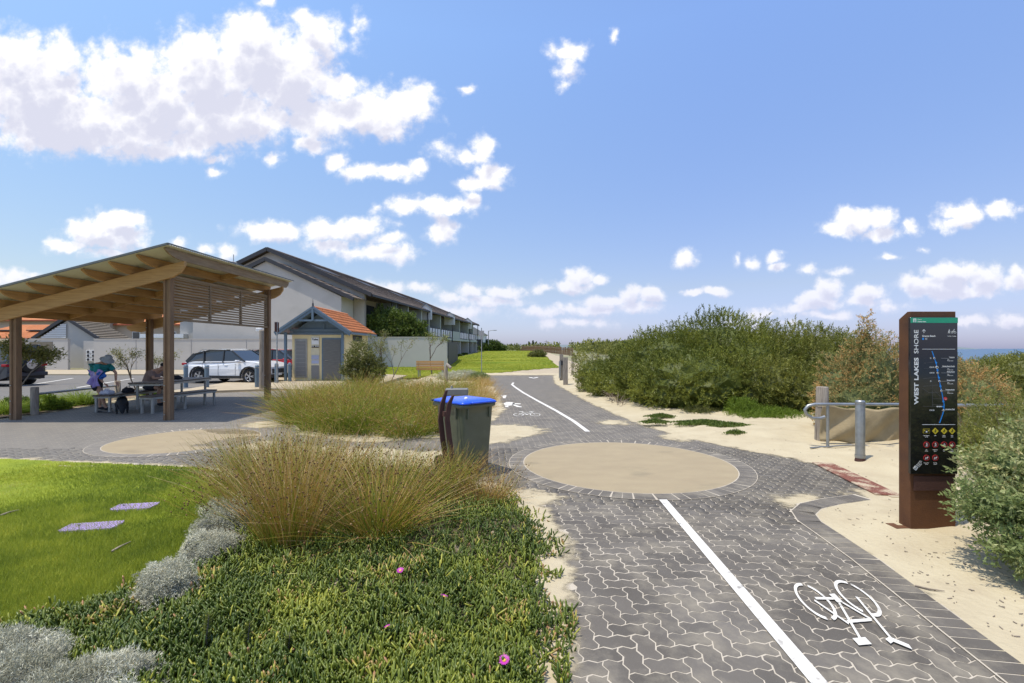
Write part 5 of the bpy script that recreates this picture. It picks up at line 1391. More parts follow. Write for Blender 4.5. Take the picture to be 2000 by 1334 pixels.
lump('bag', 'dark soft bag behind the pale one on the left bench', 'bag', (-10.62+.0-.1, 13.25, .478), (.14, .15, .10), m_navy, 2)

def man():
    t = thing('person', 'man in a dusty brown shirt and dark cap sitting bent over the picnic table', 'person', (-10.83, 14.15, .018), 0)
    V = [(-.02, 0, .56), (.0, 0, .70), (.10, 0, .88), (.24, 0, 1.02), (.33, 0, 1.07)]; E = [(0, 1), (1, 2), (2, 3), (3, 4)]; Rr = [(.12, .14), (.11, .12), (.10, .13), (.08, .11), .055]
    for s in (-1, 1):
        i = len(V); V += [(.06, .10*s, .53), (.42, .14*s, .53), (.40, .14*s, .10), (.53, .14*s, .05)]; E += [(0, i), (i, i+1), (i+1, i+2), (i+2, i+3)]; Rr += [.09, .062, .045, .035]
        i = len(V); V += [(.22, .21*s, .98), (.36, .27*s, .81), (.54, .14*s, .815)]; E += [(3, i), (i, i+1), (i+1, i+2)]; Rr += [.056, .042, .030]
    c, f, up = head(V, E, Rr, 4, (.43, 0, 1.13), (.88, -.12, -.35))
    skin('body', V, E, Rr, m_skin, t); face(t, c, f, up)
    for s in (-1, 1): hand(t, (.55, .13*s, .815), (1, -.3*s, -.12), (0, 0, 1), m_skin)
    skin('shirt', [(-.02, 0, .60), (.0, 0, .70), (.10, 0, .88), (.235, 0, 1.01), (.21, -.20, .97), (.32, -.26, .85), (.21, .20, .97), (.32, .26, .85)], [(0, 1), (1, 2), (2, 3), (3, 4), (4, 5), (3, 6), (6, 7)],
         [(.17, .19), (.17, .18), (.175, .22), (.15, .21), .09, .07, .09, .07], m_brn, t)
    skin('shorts', [(-.02, 0, .60), (.0, 0, .54), (.08, .10, .53), (.34, .13, .53), (.08, -.10, .53), (.34, -.13, .53)], [(0, 1), (1, 2), (2, 3), (1, 4), (4, 5)], [(.16, .18), (.155, .18), .105, .08, .105, .08], m_navy, t)
    for s in (-1, 1): MB().sphere((.47, .14*s, .05), .13, 10, 6, (1, .4, .38)).build('shoe', m_navy, t)
    q = up.to_track_quat('Z', 'Y')
    r_ = f.cross(up)
    MB().lathe([(.001, .085), (.05, .08), (.085, .045), (.097, 0), (.092, -.012)], n=18).build('cap', m_navy, t, loc=tuple(c+up*.055), rot=q.to_euler())
    b = c+up*.05+f*.09
    MB().add([tuple(b-r_*.07), tuple(b+r_*.07), tuple(b+r_*.05+f*.075-up*.012), tuple(b-r_*.05+f*.075-up*.012), tuple(b-r_*.07+up*.008), tuple(b+r_*.07+up*.008), tuple(b+r_*.05+f*.075-up*.004), tuple(b-r_*.05+f*.075-up*.004)],
             [(0, 1, 2, 3), (4, 7, 6, 5), (0, 4, 5, 1), (1, 5, 6, 2), (2, 6, 7, 3), (3, 7, 4, 0)]).build('cap_peak', m_navy, t)
man()
lump('backpack', 'dark bag lying on the picnic table in front of the man', 'bag', (-10.15, 14.35, .78), (.17, .14, .08), m_navy, 3)

def dog():
    t = thing('dog', 'black short haired dog with its head down, sniffing the paving under the shelter', 'dog', (-9.98, 12.15, .018), R(40))
    V = [(0, .56, .34), (0, .40, .35), (0, .22, .34), (0, .08, .33), (0, -.04, .27), (0, -.12, .18), (0, -.17, .10), (0, -.205, .05)]
    E = [(i, i+1) for i in range(7)]; Rr = [(.095, .10), (.10, .105), (.115, .125), (.115, .12), .085, .075, .055, .035]
    for s in (-1, 1):
        i = len(V); V += [(.08*s, .08, .27), (.105*s, .06, .15), (.105*s, .07, .05), (.105*s, .045, .02)]; E += [(3, i), (i, i+1), (i+1, i+2), (i+2, i+3)]; Rr += [.05, .032, .024, .026]
        i = len(V); V += [(.08*s, .55, .27), (.11*s, .49, .20), (.105*s, .62, .12), (.105*s, .58, .03), (.105*s, .54, .02)]; E += [(0, i), (i, i+1), (i+1, i+2), (i+2, i+3), (i+3, i+4)]; Rr += [.065, .045, .026, .024, .024]
    i = len(V); V += [(0, .68, .33), (0, .80, .24), (0, .86, .15)]; E += [(0, i), (i, i+1), (i+1, i+2)]; Rr += [.035, .022, .012]
    skin('body', V, E, Rr, m_fur, t, root=2)
    for s in (-1, 1):
        MB().add([(.05*s, -.09, .245), (.085*s, -.12, .21), (.10*s, -.15, .13), (.07*s, -.16, .14), (.05*s, -.12, .19), (.058*s, -.08, .235), (.093*s, -.11, .205), (.106*s, -.14, .13)], [(0, 1, 2, 3, 4), (0, 5, 6, 1), (1, 6, 7, 2)]).build('ear', m_fur, t)
    MB().sphere((0, -.24, .055), .018, 8, 6).build('nose', m_navy, t)
dog()
tag(MB().tube([(-10.1, 12.28, .25), (-10.28, 12.32, .06), (-10.5, 12.36, .035), (-10.8, 12.45, .03), (-11.0, 12.55, .03), (-10.95, 12.68, .03), (-11.12, 12.7, .03)], .008, 6).build('dog_leash', m_navy), 'dark leash trailing over the paving from the dog to the bench leg', 'leash')

# ================================================================== vehicles
def wheel(parent, x, y, side, r=.36, rimc=None):
    t = MB().lathe([(r*.62, -.10), (r*.9, -.115), (r, -.08), (r, .08), (r*.9, .115), (r*.62, .10)], n=28, axis='x').build('tyre', m_rub, parent, loc=(x, y, r), rot=(0, 0, R(90)))
    mr = M('alloy_rim', (.55, .55, .56), scale=5, rough=.3, metal=.8)
    mb = MB()
    mb.lathe([(r*.66, -.02), (r*.68, .10), (r*.62, .10), (r*.60, -.02)], n=24, axis='x')
    for k in range(5):
        for dd in (-.16, .16):
            a = 2*math.pi*k/5+dd
            mb.bar((.085, math.cos(2*math.pi*k/5)*r*.12, math.sin(2*math.pi*k/5)*r*.12), (.095, math.cos(a)*r*.63, math.sin(a)*r*.63), r*.09, .02, (1, 0, 0))
    mb.cyl((.05, 0, 0), (.1, 0, 0), r*.15, n=12)
    mb.build('rim', mr, t, rot=(0, 0, R(180) if side < 0 else 0))
    MB().cyl((-.01, 0, 0), (.01, 0, 0), r*.62, n=20).build('brake_disc', m_dark, t)
def car(name, label, loc, rz, paint, boxy=False, spare=False, L_=4.5, Wd=1.84, Ht=1.66):
    t = thing(name, label, 'car', (*loc, .03), rz)
    hl = L_/2; wb = 1.33; ra = .43; zb = .24
    def arch(cx):
        return [(cx+ra*math.cos(a), .36+ra*math.sin(a)) for a in [math.radians(q) for q in (-16, 15, 45, 70, 90, 110, 135, 165, 196)]][::-1]
    if boxy: up_ = [(-hl, .42), (-hl, 1.0), (-hl+.03, 1.12), (.75, 1.12), (hl-.35, 1.05), (hl-.05, .95), (hl, .6), (hl-.03, .35)]
    else: up_ = [(-hl+.06, .34), (-hl, .62), (-hl+.03, .92), (-hl+.14, 1.06), (-.8, 1.06), (.85, 1.09), (1.55, 1.05), (hl-.20, .96), (hl-.03, .80), (hl, .52), (hl-.05, .30)]
    lower = arch(wb)[::-1]+arch(-wb)[::-1]
    prof = up_+[(wb+ra+.01, zb)]+[p for p in arch(wb)[::-1]][0:0]
    a1 = [(wb+ra*math.cos(math.radians(q)), .36+ra*math.sin(math.radians(q))) for q in (-16, 20, 50, 75, 90, 105, 130, 160, 196)]
    a2 = [(-wb+ra*math.cos(math.radians(q)), .36+ra*math.sin(math.radians(q))) for q in (-16, 20, 50, 75, 90, 105, 130, 160, 196)]
    prof = up_+a1+a2
    n = len(prof); P = []; hw = Wd/2
    def yw(x, z):
        k = 1-.10*abs(x/hl)**4-.05*max(0, (z-.75))/.4-.04*max(0, .5-z)
        return hw*k
    for s in (-1, -.86, .86, 1):
        for x, z in prof:
            if abs(s) == 1: P.append((x*.995, s*yw(x, z)*.985, z-.012 if z > .8 else z))
            else: P.append((x, s*yw(x, z), z+(.012 if z > .8 else 0)))
    # outer skins
    mb = MB(); fs = [tuple(range(n))[::-1], tuple(range(3*n, 4*n))]
    for k in range(3): fs += [(k*n+i, k*n+(i+1) % n, (k+1)*n+(i+1) % n, (k+1)*n+i) for i in range(n)]
    mb.add(P, fs); mb.build('body', paint, t, bevel=.012)
    # greenhouse
    if boxy: gp = [(-hl+.03, 1.10), (-hl+.12, Ht), (.55, Ht), (1.0, 1.10)]
    else: gp = [(-hl+.18, 1.02), (-1.72, 1.40), (-1.45, 1.53), (-.9, 1.60), (-.1, 1.625), (.30, 1.58), (1.08, 1.06)]
    nb = len(gp); P = []
    for s in (-1, 1):
        for x, z in gp: P.append((x, s*(hw*.95-.30*(z-1.0)-(.05 if abs(x) > 1.3 else 0)), z))
    MB().add(P, [tuple(range(nb))[::-1], tuple(range(nb, 2*nb))]+[(i, (i+1) % nb, nb+(i+1) % nb, nb+i) for i in range(nb)]).build('windows', m_glass, t)
    # roof panel and pillars
    def gy(z, x=0): return hw*.95-.30*(z-1.0)-(.05 if abs(x) > 1.3 else 0)
    rp = [(x, z) for x, z in gp if z > 1.35]; mb = MB(); P = []
    m_ = len(rp)
    for s, dz in ((-1, -.05), (-.93, .012), (.93, .012), (1, -.05)):
        for x, z in rp: P.append((x, s*(gy(z, x)+.012), z+dz))
    mb.add(P, [(k*m_+i, k*m_+i+1, (k+1)*m_+i+1, (k+1)*m_+i) for k in range(3) for i in range(m_-1)])
    mb.build('roof_panel', paint, t)
    mb = MB()
    for s in (-1, 1):
        mb.bar((gp[-1][0]+.02, s*(gy(1.0)+.0), gp[-1][1]), (gp[-2][0], s*(gy(gp[-2][1])+.008), gp[-2][1]), .05, .06, (0, s, 0))
        mb.bar((gp[0][0]+.04, s*(gy(1.02, 2)+.005), gp[0][1]), (gp[1][0]+.02, s*(gy(gp[1][1], 2)+.008), gp[1][1]), .16, .05, (0, s, 0))
        if not boxy: mb.bar((gp[1][0], s*(gy(1.4, 2)+.01), 1.40), (-.9, s*(gy(1.6)+.01), 1.585), .06, .05, (0, s, 0)); mb.bar((-.95, s*(gy(1.6)+.006), 1.59), (.2, s*(gy(1.6)+.006), 1.60), .05, .045, (0, s, 0))
        mb.bar((-.05, s*(gy(1.0)+.0), 1.0), (-.12, s*(gy(1.6)), 1.6), .05, .05, (0, s, 0)); mb.bar((-1.05, s*gy(1.0), 1.0), (-1.2, s*gy(1.56), 1.56), .06, .05, (0, s, 0))
    mb.build('pillars', paint if boxy else M('pillar_black', (.03, .03, .03), rough=.3), t)
    pl = MB()
    for s in (-1, 1):
        for cx in (wb, -wb):
            for k in range(8):
                a0, a1_ = math.radians(-14+26*k), math.radians(-14+26*(k+1))
                pl.bar((cx+(ra+.02)*math.cos(a0), s*(hw*.985), .36+(ra+.02)*math.sin(a0)), (cx+(ra+.02)*math.cos(a1_), s*(hw*.985), .36+(ra+.02)*math.sin(a1_)), .06, .05, (0, 1, 0))
        pl.box((0, s*hw*.975, .32), (2*wb-2*ra-.06, .06, .13))
    pl.box((hl-.03, 0, .36), (.10, Wd*.8, .16)); pl.box((-hl+.03, 0, .38), (.10, Wd*.8, .18))
    pl.build('black_cladding', M('black_plastic', (.03, .03, .03), rough=.7), t)
    for s in (-1, 1):
        for cx in (wb, -wb): wheel(t, cx, s*(hw-.13), s)
    for s in (-1, 1):
        MB().box((hl-.18, s*hw*.74, .84), (.32, .30, .10)).build('headlight', M('lamp_glass', (.6, .62, .65), rough=.1), t, bevel=.02)
        MB().box((-hl+.10, s*hw*.80, .93), (.24, .28, .11)).build('taillight', M('red_lamp', (.35, .01, .02), rough=.15), t, bevel=.02)
        MB().box((.78, s*(hw+.06), 1.07), (.15, .20, .13)).build('mirror', paint, t, bevel=.03)
        for x in (.12, -.85): MB().box((x, s*(hw*.965), .88), (.18, .03, .03)).build('door_handle', paint, t, bevel=.008)
        seam = MB()
        for x in (.62, -.28, -1.12): seam.box((x, s*hw*.984, .68), (.008, .012, .56))
        seam.build('door_seams', m_dark, t)
    MB().box((hl-.02, 0, .60), (.06, 1.0, .22)).build('grille', m_dark, t); MB().box((hl+.03, 0, .44), (.015, .38, .11)).build('number_plate', m_wht, t); MB().box((-hl-.01, 0, .72), (.015, .38, .11)).build('number_plate', m_wht, t)
    if not boxy:
        for s in (-1, 1): MB().tube([(-1.5, s*.62, 1.55), (-1.3, s*.62, 1.64), (-.2, s*.62, 1.675), (.1, s*.62, 1.63)], .018, 6).build('roof_rail', m_stain, t)
    if spare:
        w_ = MB().lathe([(.10, -.12), (.36, -.12), (.40, -.06), (.40, .06), (.36, .10), (.10, .10)], n=26, axis='x').build('spare_wheel', m_rub, t, loc=(-hl-.13, 0, .98)); 
        MB().lathe([(.001, -.13), (.2, -.135), (.23, -.12)], n=20, axis='x').build('spare_rim', M('alloy_rim', (.5, .5, .5), metal=.8, rough=.3), w_)
        MB().box((-hl-.05, 0, .52), (.18, 1.6, .18)).build('rear_bumper', m_dark, t, bevel=.03)
    return t
m_pw = M('white_car_paint', (.74, .74, .74), (.72, .72, .72), rough=.25, coat=.8, spec=.5)
m_pr = M('red_car_paint', (.50, .012, .02), (.48, .012, .02), rough=.25, coat=.8)
m_pd = M('dark_blue_car_paint', (.03, .033, .045), rough=.3, coat=.6)
car('parked_car', 'white five door suv parked side on behind the bollards', (-13.62, 23.5), R(-8), m_pw)
car('parked_car', 'red suv parked behind the white one, half hidden by the shelter and the toilet block', (-13.25, 27.3), R(-6), m_pr)
car('parked_car', 'dark four wheel drive with a spare wheel on its back door at the left edge', (-24.1, 21.6), R(176), m_pd, boxy=True, spare=True, L_=4.4, Ht=1.85)

# ================================================================== bollards, posts, low rail
def bollard(px_, d, label):
    x = (px_-1000)/F*d
    t = thing('bollard', label, 'bollard', (x, d, .05), 0, 'blue grey bollards along the car park')
    MB().lathe([(.085, -.1), (.085, .86), (.08, .92), (.055, .965), (.001, .975)], n=18).build('bollard_tube', m_blueg, t)
    MB().lathe([(.09, .84), (.092, .86), (.09, .88)], n=18).build('band', m_galv, t)
bollard(363, 20.4, 'blue grey bollard in front of the rear wheel of the white car'); bollard(404, 19.7, 'blue grey bollard in front of the rear door of the white car')
bollard(502, 19.8, 'blue grey bollard just left of the round lamp pole'); bollard(540, 22.4, 'blue grey bollard right of the back shelter post'); bollard(566, 23.2, 'blue grey bollard touching the left post of the toilet block')
t = thing('round_pole', 'stout round grey pole with a small box light on top, behind the shelter', 'pole', ((512-1000)/F*19.0, 19.0, .05))
MB().lathe([(.11, 0), (.105, 2.35), (.10, 2.4), (.001, 2.41)], n=18).build('pole_shaft', m_grey, t)
MB().box((-.12, 0, 2.40), (.22, .14, .16)).build('lamp_box', m_wht, t, bevel=.02); MB().tube([(.1, 0, 2.3), (.2, 0, 2.36), (.26, 0, 2.42)], .02, 6).build('bracket', m_galv, t)
t = thing('sign_pole', 'thin steel sign pole behind the back shelter post', 'pole', ((541-1000)/F*22.0, 22.0, .05))
MB().cyl((0, 0, 0), (0, 0, 2.9), .03).build('pole_shaft', m_galv, t); MB().box((0, -.02, 2.65), (.03, .36, .45)).build('sign_blade', m_corten2, t)
t = thing('low_fence', 'low grey timber post and pipe rail beside the garden bed', 'fence', (-12.05, 12.0, .04))
MB().lathe([(.085, -.1), (.085, .66), (.075, .68), (.001, .68)], n=12).build('post', m_grey, t, loc=(-.12, .1, 0))
MB().lathe([(.085, -.1), (.085, .62), (.001, .63)], n=12).build('post', m_grey, t, loc=(-.75, 3.4, 0))
MB().cyl((-.12, .1, .50), (-.75, 3.4, .46), .032).build('rail', m_galv, t)

# ================================================================== toilet block
def toilet():
    t = thing('toilet_block', 'small cream and blue grey public toilet block with an orange tiled gable roof', 'building', (-9.72, 23.2, .10), R(1.0))
    W2 = 1.35; y0 = .75; y1 = 4.6; hw = 2.40
    MB().box((0, (y0+y1)/2, hw/2), (2*W2, y1-y0, hw)).build('wall', m_cream, t)
    MB().prism([(-W2, hw+.001), (W2, hw+.001), (0, 3.38)], y0+.01, y1-.01, 'y').build('gable_wall', m_blueg, t)
    # roof: two slopes of tiles on a deck
    ez, rz_ = 2.42, 3.58; ex = 1.72; ya, yb = 0.0, 5.0
    for s in (-1, 1):
        mb = MB(); mb.add([(0, ya, rz_), (s*ex, ya, ez), (s*ex, yb, ez), (0, yb, rz_), (0, ya, rz_-.05), (s*ex, ya, ez-.05), (s*ex, yb, ez-.05), (0, yb, rz_-.05)], [(0, 1, 2, 3), (4, 7, 6, 5), (0, 4, 5, 1), (2, 6, 7, 3), (1, 5, 6, 2)])
        rf = mb.build('roof', m_blueg, t)
        ang = math.atan2(rz_-ez, ex); rows, cols = 7, 17; sl = math.hypot(ex, rz_-ez)
        # tile: a shallow roll profile
        tw = (yb-ya)/cols; th = sl/rows
        pr = [(-.5, .0), (-.3, .035), (-.1, .045), (.08, .03), (.2, .004), (.38, .0), (.5, .012)]
        P = []
        for (a, zz) in ((0, .030), (1, .004)):
            for (b, z2) in pr: P.append((a, b*tw*1.04, z2+zz))
        P = [(-th*.56 if a == 0 else th*.56, b, z) for (a, b, z) in P]; n7 = len(pr)
        P += [(p[0], p[1], p[2]-.018) for p in P[:n7]]
        me = MB().add(P, [(i, i+1, n7+i+1, n7+i) for i in range(n7-1)]+[(2*n7+i, 2*n7+i+1, i+1, i) for i in range(n7-1)], True).mesh('tile', m_tileo)
        for i in range(rows):
            for j in range(cols):
                u = (i+.5)/rows
                o = link('tile', me, rf, (s*ex*(1-u), ya+(j+.5)*tw, ez+(rz_-ez)*u+.006))
                # lower edge (x<0 in tile space) faces the eave
                o.rotation_euler = (0, -ang, R(180)) if s > 0 else (0, -ang, 0)
        MB().box((s*(ex+.02), (ya+yb)/2, ez-.05), (.06, yb-ya, .11)).build('gutter', m_blueg, t)
    MB().tube([(0, ya, rz_+.03), (0, yb, rz_+.03)], .085, 10).build('ridge_cap', m_tileo, t)
    # barge boards and gable truss
    for s in (-1, 1):
        MB().bar((0, -.03, rz_-.02), (s*(ex+.12), -.03, ez-.10), .05, .22, (0, 0, 1)).build('barge_board', m_blueg, t)
        MB().bar((0, -.075, rz_+.05), (s*(ex+.12), -.075, ez-.03), .03, .09, (0, 0, 1)).build('barge_trim', m_blueg, t)
    MB().box((0, -.06, 3.28), (.10, .07, .62)).build('king_post', m_blueg, t); MB().box((0, -.028, 2.98), (1.35, .05, .09)).build('collar_tie', m_blueg, t)
    MB().box((0, .72, 2.52), (2.9, .05, .14)).build('tie_beam', m_blueg, t); MB().box((.25, .72, 2.72), (.07, .05, .3)).build('strut', m_blueg, t); MB().box((0, y0-.04, 2.36), (2.9, .06, .12)).build('fascia', m_blueg, t)
    MB().lathe([(.05, 0), (.035, .08), (.05, .12), (.02, .18), (.004, .40)], (0, -.03, rz_+.08), 8).build('finial', m_dark, t)
    for x in (-1.45, 1.35): MB().box((x, .25, 1.2), (.11, .11, 2.42)).build('post', m_blueg, t)
    # front: perforated screen, info column, door
    f = MB().box((-.90, y0-.015, 1.12), (.62, .04, 1.95)).build('screen_frame', m_stain, t)
    MB().box((-.90, y0-.036, 1.10), (.46, .03, 1.75)).build('screen_mesh', m_mesh, f)
    for k in range(9): MB().box((-.90, y0-.056, .32+k*.195), (.46, .012, .02)).build('louvre', m_stain, f)
    col = MB().box((-.18, y0-.02, 1.15), (.42, .03, 2.2)).build('info_panel', M('pale_panel', (.70, .63, .43), rough=.6), t)
    MB().box((-.18, y0-.045, 1.98), (.36, .015, .34)).build('toilet_sign', m_wht, col); MB().box((-.18, y0-.045, 1.70), (.36, .015, .10)).build('hours_sign', m_blk, col)
    MB().box((-.18, y0-.045, 1.16), (.36, .015, .22)).build('notice', M('notice_blue', (.42, .46, .60), (.34, .36, .46), scale=20), col); MB().box((-.18, y0-.045, .93), (.36, .015, .16)).build('notice', M('notice_blue2', (.46, .50, .66), scale=20), col)
    MB().box((-.18, y0-.045, .42), (.38, .02, .68)).build('drinking_panel', m_mesh, col)
    df = MB().box((.66, y0-.02, 1.08), (1.02, .05, 2.12)).build('door_frame', m_blueg, t)
    d_ = MB().box((.66, y0-.05, 1.05), (.86, .03, 2.02)).build('door', M('door_grey', (.20, .20, .19), (.15, .15, .145), scale=3, rough=.3, metal=.4, stretch=(1, 1, 8)), t)
    MB().cyl((.32, y0-.10, 1.02), (.48, y0-.10, 1.02), .015, n=8).build('handle', m_stain, d_)
    MB().box((W2+.01, 2.6, 2.15), (.03, 1.6, .32)).build('side_vent', m_dark, t)
    return t
TB = toilet()

# lettering ------------------------------------------------------------------------
def text_mesh(s, size, bold=0.0, spacing=1.0, align='LEFT', depth=.0006):
    cu = bpy.data.curves.new('t', 'FONT'); cu.body = s; cu.size = size; cu.offset = bold; cu.space_character = spacing; cu.align_x = align; cu.extrude = depth; cu.resolution_u = 3
    o = bpy.data.objects.new('t', cu); COL.objects.link(o)
    me = bpy.data.meshes.new_from_object(o.evaluated_get(bpy.context.evaluated_depsgraph_get()))
    bpy.data.objects.remove(o); bpy.data.curves.remove(cu)
    return me
def put_text(s, parent, x, y, z, size, mat, rot90=False, bold=0.0, spacing=1.0, align='LEFT', name='lettering', depth=.0006):
    """lettering on a face looking at -y"""
    me = text_mesh(s, size, bold, spacing, align, depth); me.materials.clear(); me.materials.append(mat)
    return link(name, me, parent, (x, y, z), (R(90), R(-90) if rot90 else 0, 0))
put_text('Toilet', TB, -.18, .70-.012, 2.02, .13, m_blk, bold=.003, align='CENTER')
put_text('24H  T F M', TB, -.18, .70-.012, 1.675, .07, m_wht, align='CENTER', name='symbols') if 0 else None
mbp = MB()
for i, x in enumerate((-.30, -.24, -.13, -.06, .0)):
    mbp.sphere((x, .695, 1.725), .011, 8, 6, (1, 1, 1)) if False else mbp.box((x-.03, .690, 1.715), (.032, .006, .05))
    mbp.cyl((x-.03, .692, 1.748), (x-.03, .686, 1.748), .012, n=8)
mbp.build('symbols', m_wht, TB)['kind'] = 'stuff'

# ================================================================== buildings
def box_wall(name, label, x0, x1, y, h, th=.2, mat=None, z0=-.1, cap=True, cat='wall', yy=None):
    t = thing(name, label, cat, ((x0+x1)/2, y, z0))
    L_ = math.hypot(x1-x0, (yy or y)-y) if yy else abs(x1-x0)
    MB().box((0, 0, h/2), (L_, th, h)).build('wall_panel', mat or m_wall, t)
    if cap: MB().box((0, 0, h+.03), (L_+.04, th+.05, .06)).build('coping', mat or m_wall, t)
    return t
w1 = box_wall('boundary_wall', 'long pale grey rendered wall behind the parked cars', -31.8, -13.0, 36.2, 2.5)
for k in range(4): MB().box((-6.2+k*4.2, -.11, 1.25), (.02, .02, 2.5)).build('control_joint', m_ltg, w1)
w2 = box_wall('boundary_wall', 'pale grey wall with a bronze name plaque at the far left', -36.9, -33.6, 36.0, 2.5)
MB().box((-.35, -.12, 2.02), (1.72, .04, .60)).build('plaque', M('bronze_plaque', (.19, .165, .12), (.15, .13, .095), scale=5, rough=.6), w2)
w3 = box_wall('boundary_wall', 'pale wall streaked with tree shadow between the toilet block and the lawn', -11.4, -5.25, 38.5, 2.5, z0=.1)
w4 = box_wall('recessed_wall', 'short recessed wall with pierced breeze blocks left of the long wall', -33.5, -31.9, 37.2, 2.4, cap=False)
bb = MB().box((0, 0, 0), (.36, .10, .26)).mesh('breeze_block', m_wht)
for i in range(4):
    for j in range(3):
        o = link('breeze_block', bb, w4, (-.25+.40*i-.3+.2, -.14, .95+.30*j)); MB().cyl((0, -.07, 0), (0, -.045, 0), .10, n=10).build('opening', m_dark, o)
t = thing('metal_gate', 'dark barred gate with a pale lintel at the far left', 'gate', (-40, 36.2, 0))
MB().box((0, 0, 2.35), (6.4, .25, .22)).build('lintel', m_wall2, t)
bar_me = MB().cyl((0, 0, .1), (0, 0, 2.2), .02, n=5).mesh('bar', m_dark)
for i in range(24): link('bar', bar_me, t, (-2.9+i*.25, 0, 0))
for z in (.15, 1.2, 2.15): MB().box((0, .04, z), (6.0, .04, .06)).build('cross_bar', m_dark, t)

def tiled_slope(parent, a, b, c, d, mat, rows, name='roof', step=.05):
    """stepped tile courses on the slope a(eave left) b(eave right) c(ridge right) d(ridge left)"""
    a, b, c, d = map(Vector, (a, b, c, d)); n = (b-a).cross(d-a).normalized()
    if n.z < 0: n = -n
    rf = None
    for i in range(rows):
        u0, u1 = i/rows, (i+1)/rows+.02
        p0, p1, p2, p3 = a.lerp(d, u0), b.lerp(c, u0), b.lerp(c, min(u1, 1)), a.lerp(d, min(u1, 1))
        q0, q1 = p0+n*(step+.02), p1+n*(step+.02); q2, q3 = p2+n*.02, p3+n*.02
        o = MB().add([p0, p1, p2, p3, q0, q1, q2, q3], [(0, 1, 5, 4), (4, 5, 6, 7), (1, 2, 6, 5), (3, 0, 4, 7)]).build('tile_course' if rf else name, mat, rf or parent)
        rf = rf or o
    return rf
def small_house():
    t = thing('gable_outbuilding', 'low pale grey building with a grey brown tiled gable roof behind the left wall', 'building', (-35.7, 38, 0))
    A = Vector((0, 0, 4.14)); Lf = Vector((-2.75, .1, 2.5)); Rt = Vector((2.75, -.1, 2.5)); back = Vector((-1.35, 4.4, 0))
    MB().add([(-2.5, .25, 0), (2.5, .05, 0), (2.5, .05, 2.52), (0, .15, 3.98), (-2.5, .25, 2.52), (-3.8, 4.3, 0), (1.1, 4.3, 0), (1.1, 4.3, 2.5), (-1.3, 4.3, 3.98), (-3.8, 4.3, 2.5)],
             [(0, 1, 2, 3, 4), (5, 9, 8, 7, 6), (1, 6, 7, 2), (0, 4, 9, 5)]).build('wall', m_wall, t)
    tiled_slope(t, Rt, Rt+back+Vector((.35, 0, 0)), A+back, A, M('grey_tile', (.24, .20, .15), (.18, .15, .11), coords='World', rough=.9), 11, step=.09)
    tiled_slope(t, Lf+back, Lf, A, A+back, M('grey_tile', (.2, .2, .2)), 8)
    for e in (Lf, Rt): MB().bar(A+Vector((0, -.08, .06)), e+Vector((0, -.08, 0)), .10, .24).build('barge_board', m_dark, t)
    MB().bar(Rt+Vector((0, 0, 0)), Rt+back+Vector((.35, 0, 0)), .10, .14).build('gutter', m_dark, t)
    lm = MB().box((0, 0, 0), (1, .03, .10)).mesh('louvre_slat', m_wht)
    for k in range(8):
        z = 2.62+.14*k; w_ = max(.2, (3.9-z)*1.55)
        o = link('louvre_slat', lm, t, (-.05-w_/2, .05, z)); o.scale = (w_, 1, 1)
small_house()
def terrace(label, x0, x1, y, he, hr, dep, nwin, seed, name='terracotta_house', mat=None, base=0):
    t = thing(name, label, 'house', ((x0+x1)/2, y, base)); hw = (x1-x0)/2
    MB().box((0, dep/2, he/2), (2*hw, dep, he)).build('wall', mat or M('pinkish_render', (.46, .37, .29), (.41, .33, .26), coords='World', scale=.5), t)
    A = (-hw-.4, -.5, he); B = (hw+.4, -.5, he); Cc = (hw-dep*.35, dep/2, hr); D = (-hw+dep*.35, dep/2, hr)
    tiled_slope(t, A, B, Cc, D, m_tileo_far, 12, step=.05)
    A2 = (-hw-.4, dep+.5, he); B2 = (hw+.4, dep+.5, he)
    tiled_slope(t, B2, A2, D, Cc, m_tileo_far, 2)
    MB().add([A, A2, D], [(0, 1, 2)]).build('hip', m_tileo_far, t); MB().add([B, Cc, B2], [(0, 1, 2)]).build('hip', m_tileo_far, t)
    MB().box((0, -.55, he-.05), (2*hw+.8, .1, .16)).build('gutter', M('rust_gutter', (.40, .10, .05)), t)
    rg = random.Random(seed)
    for i in range(nwin):
        x = -hw+(i+.5)*2*hw/nwin+rg.uniform(-.4, .4)
        w_ = MB().box((x, -.02, he-1.5), (1.0, .08, 1.1)).build('window', m_wht, t); MB().box((x, -.07, he-1.5), (.86, .03, .96)).build('pane', m_glass, w_)
    for x in (-hw*.4, hw*.3): MB().box((x, dep*.22, he+(hr-he)*.5+.1), (1.6, .9, .08)).build('skylight', m_glass, t, rot=(0, 0, 0))
    return t
terrace('long terracotta roofed house behind the low grey building', -72, -52.5, 62, 5.4, 8.1, 9, 4, 1)
terrace('second terracotta roofed house, right of the long one, seen between the shelter posts', -52.6, -43, 63, 4.9, 7.0, 8, 2, 2)
terrace('low orange tiled garage roof at the far left beyond the gate', -47.5, -39.6, 41.5, 2.6, 3.9, 5, 1, 3, name='garage')
t = thing('carport', 'white flat carport roof behind the long grey wall', 'carport', (-28.8, 40.5, 0)); MB().box((0, 0, 2.75), (3.6, 3, .32)).build('roof', m_wht, t)
for x in (-1.6, 1.6):
    for y in (-1.3, 1.3): MB().box((x, y, 1.3), (.1, .1, 2.6)).build('post', m_wht, t)

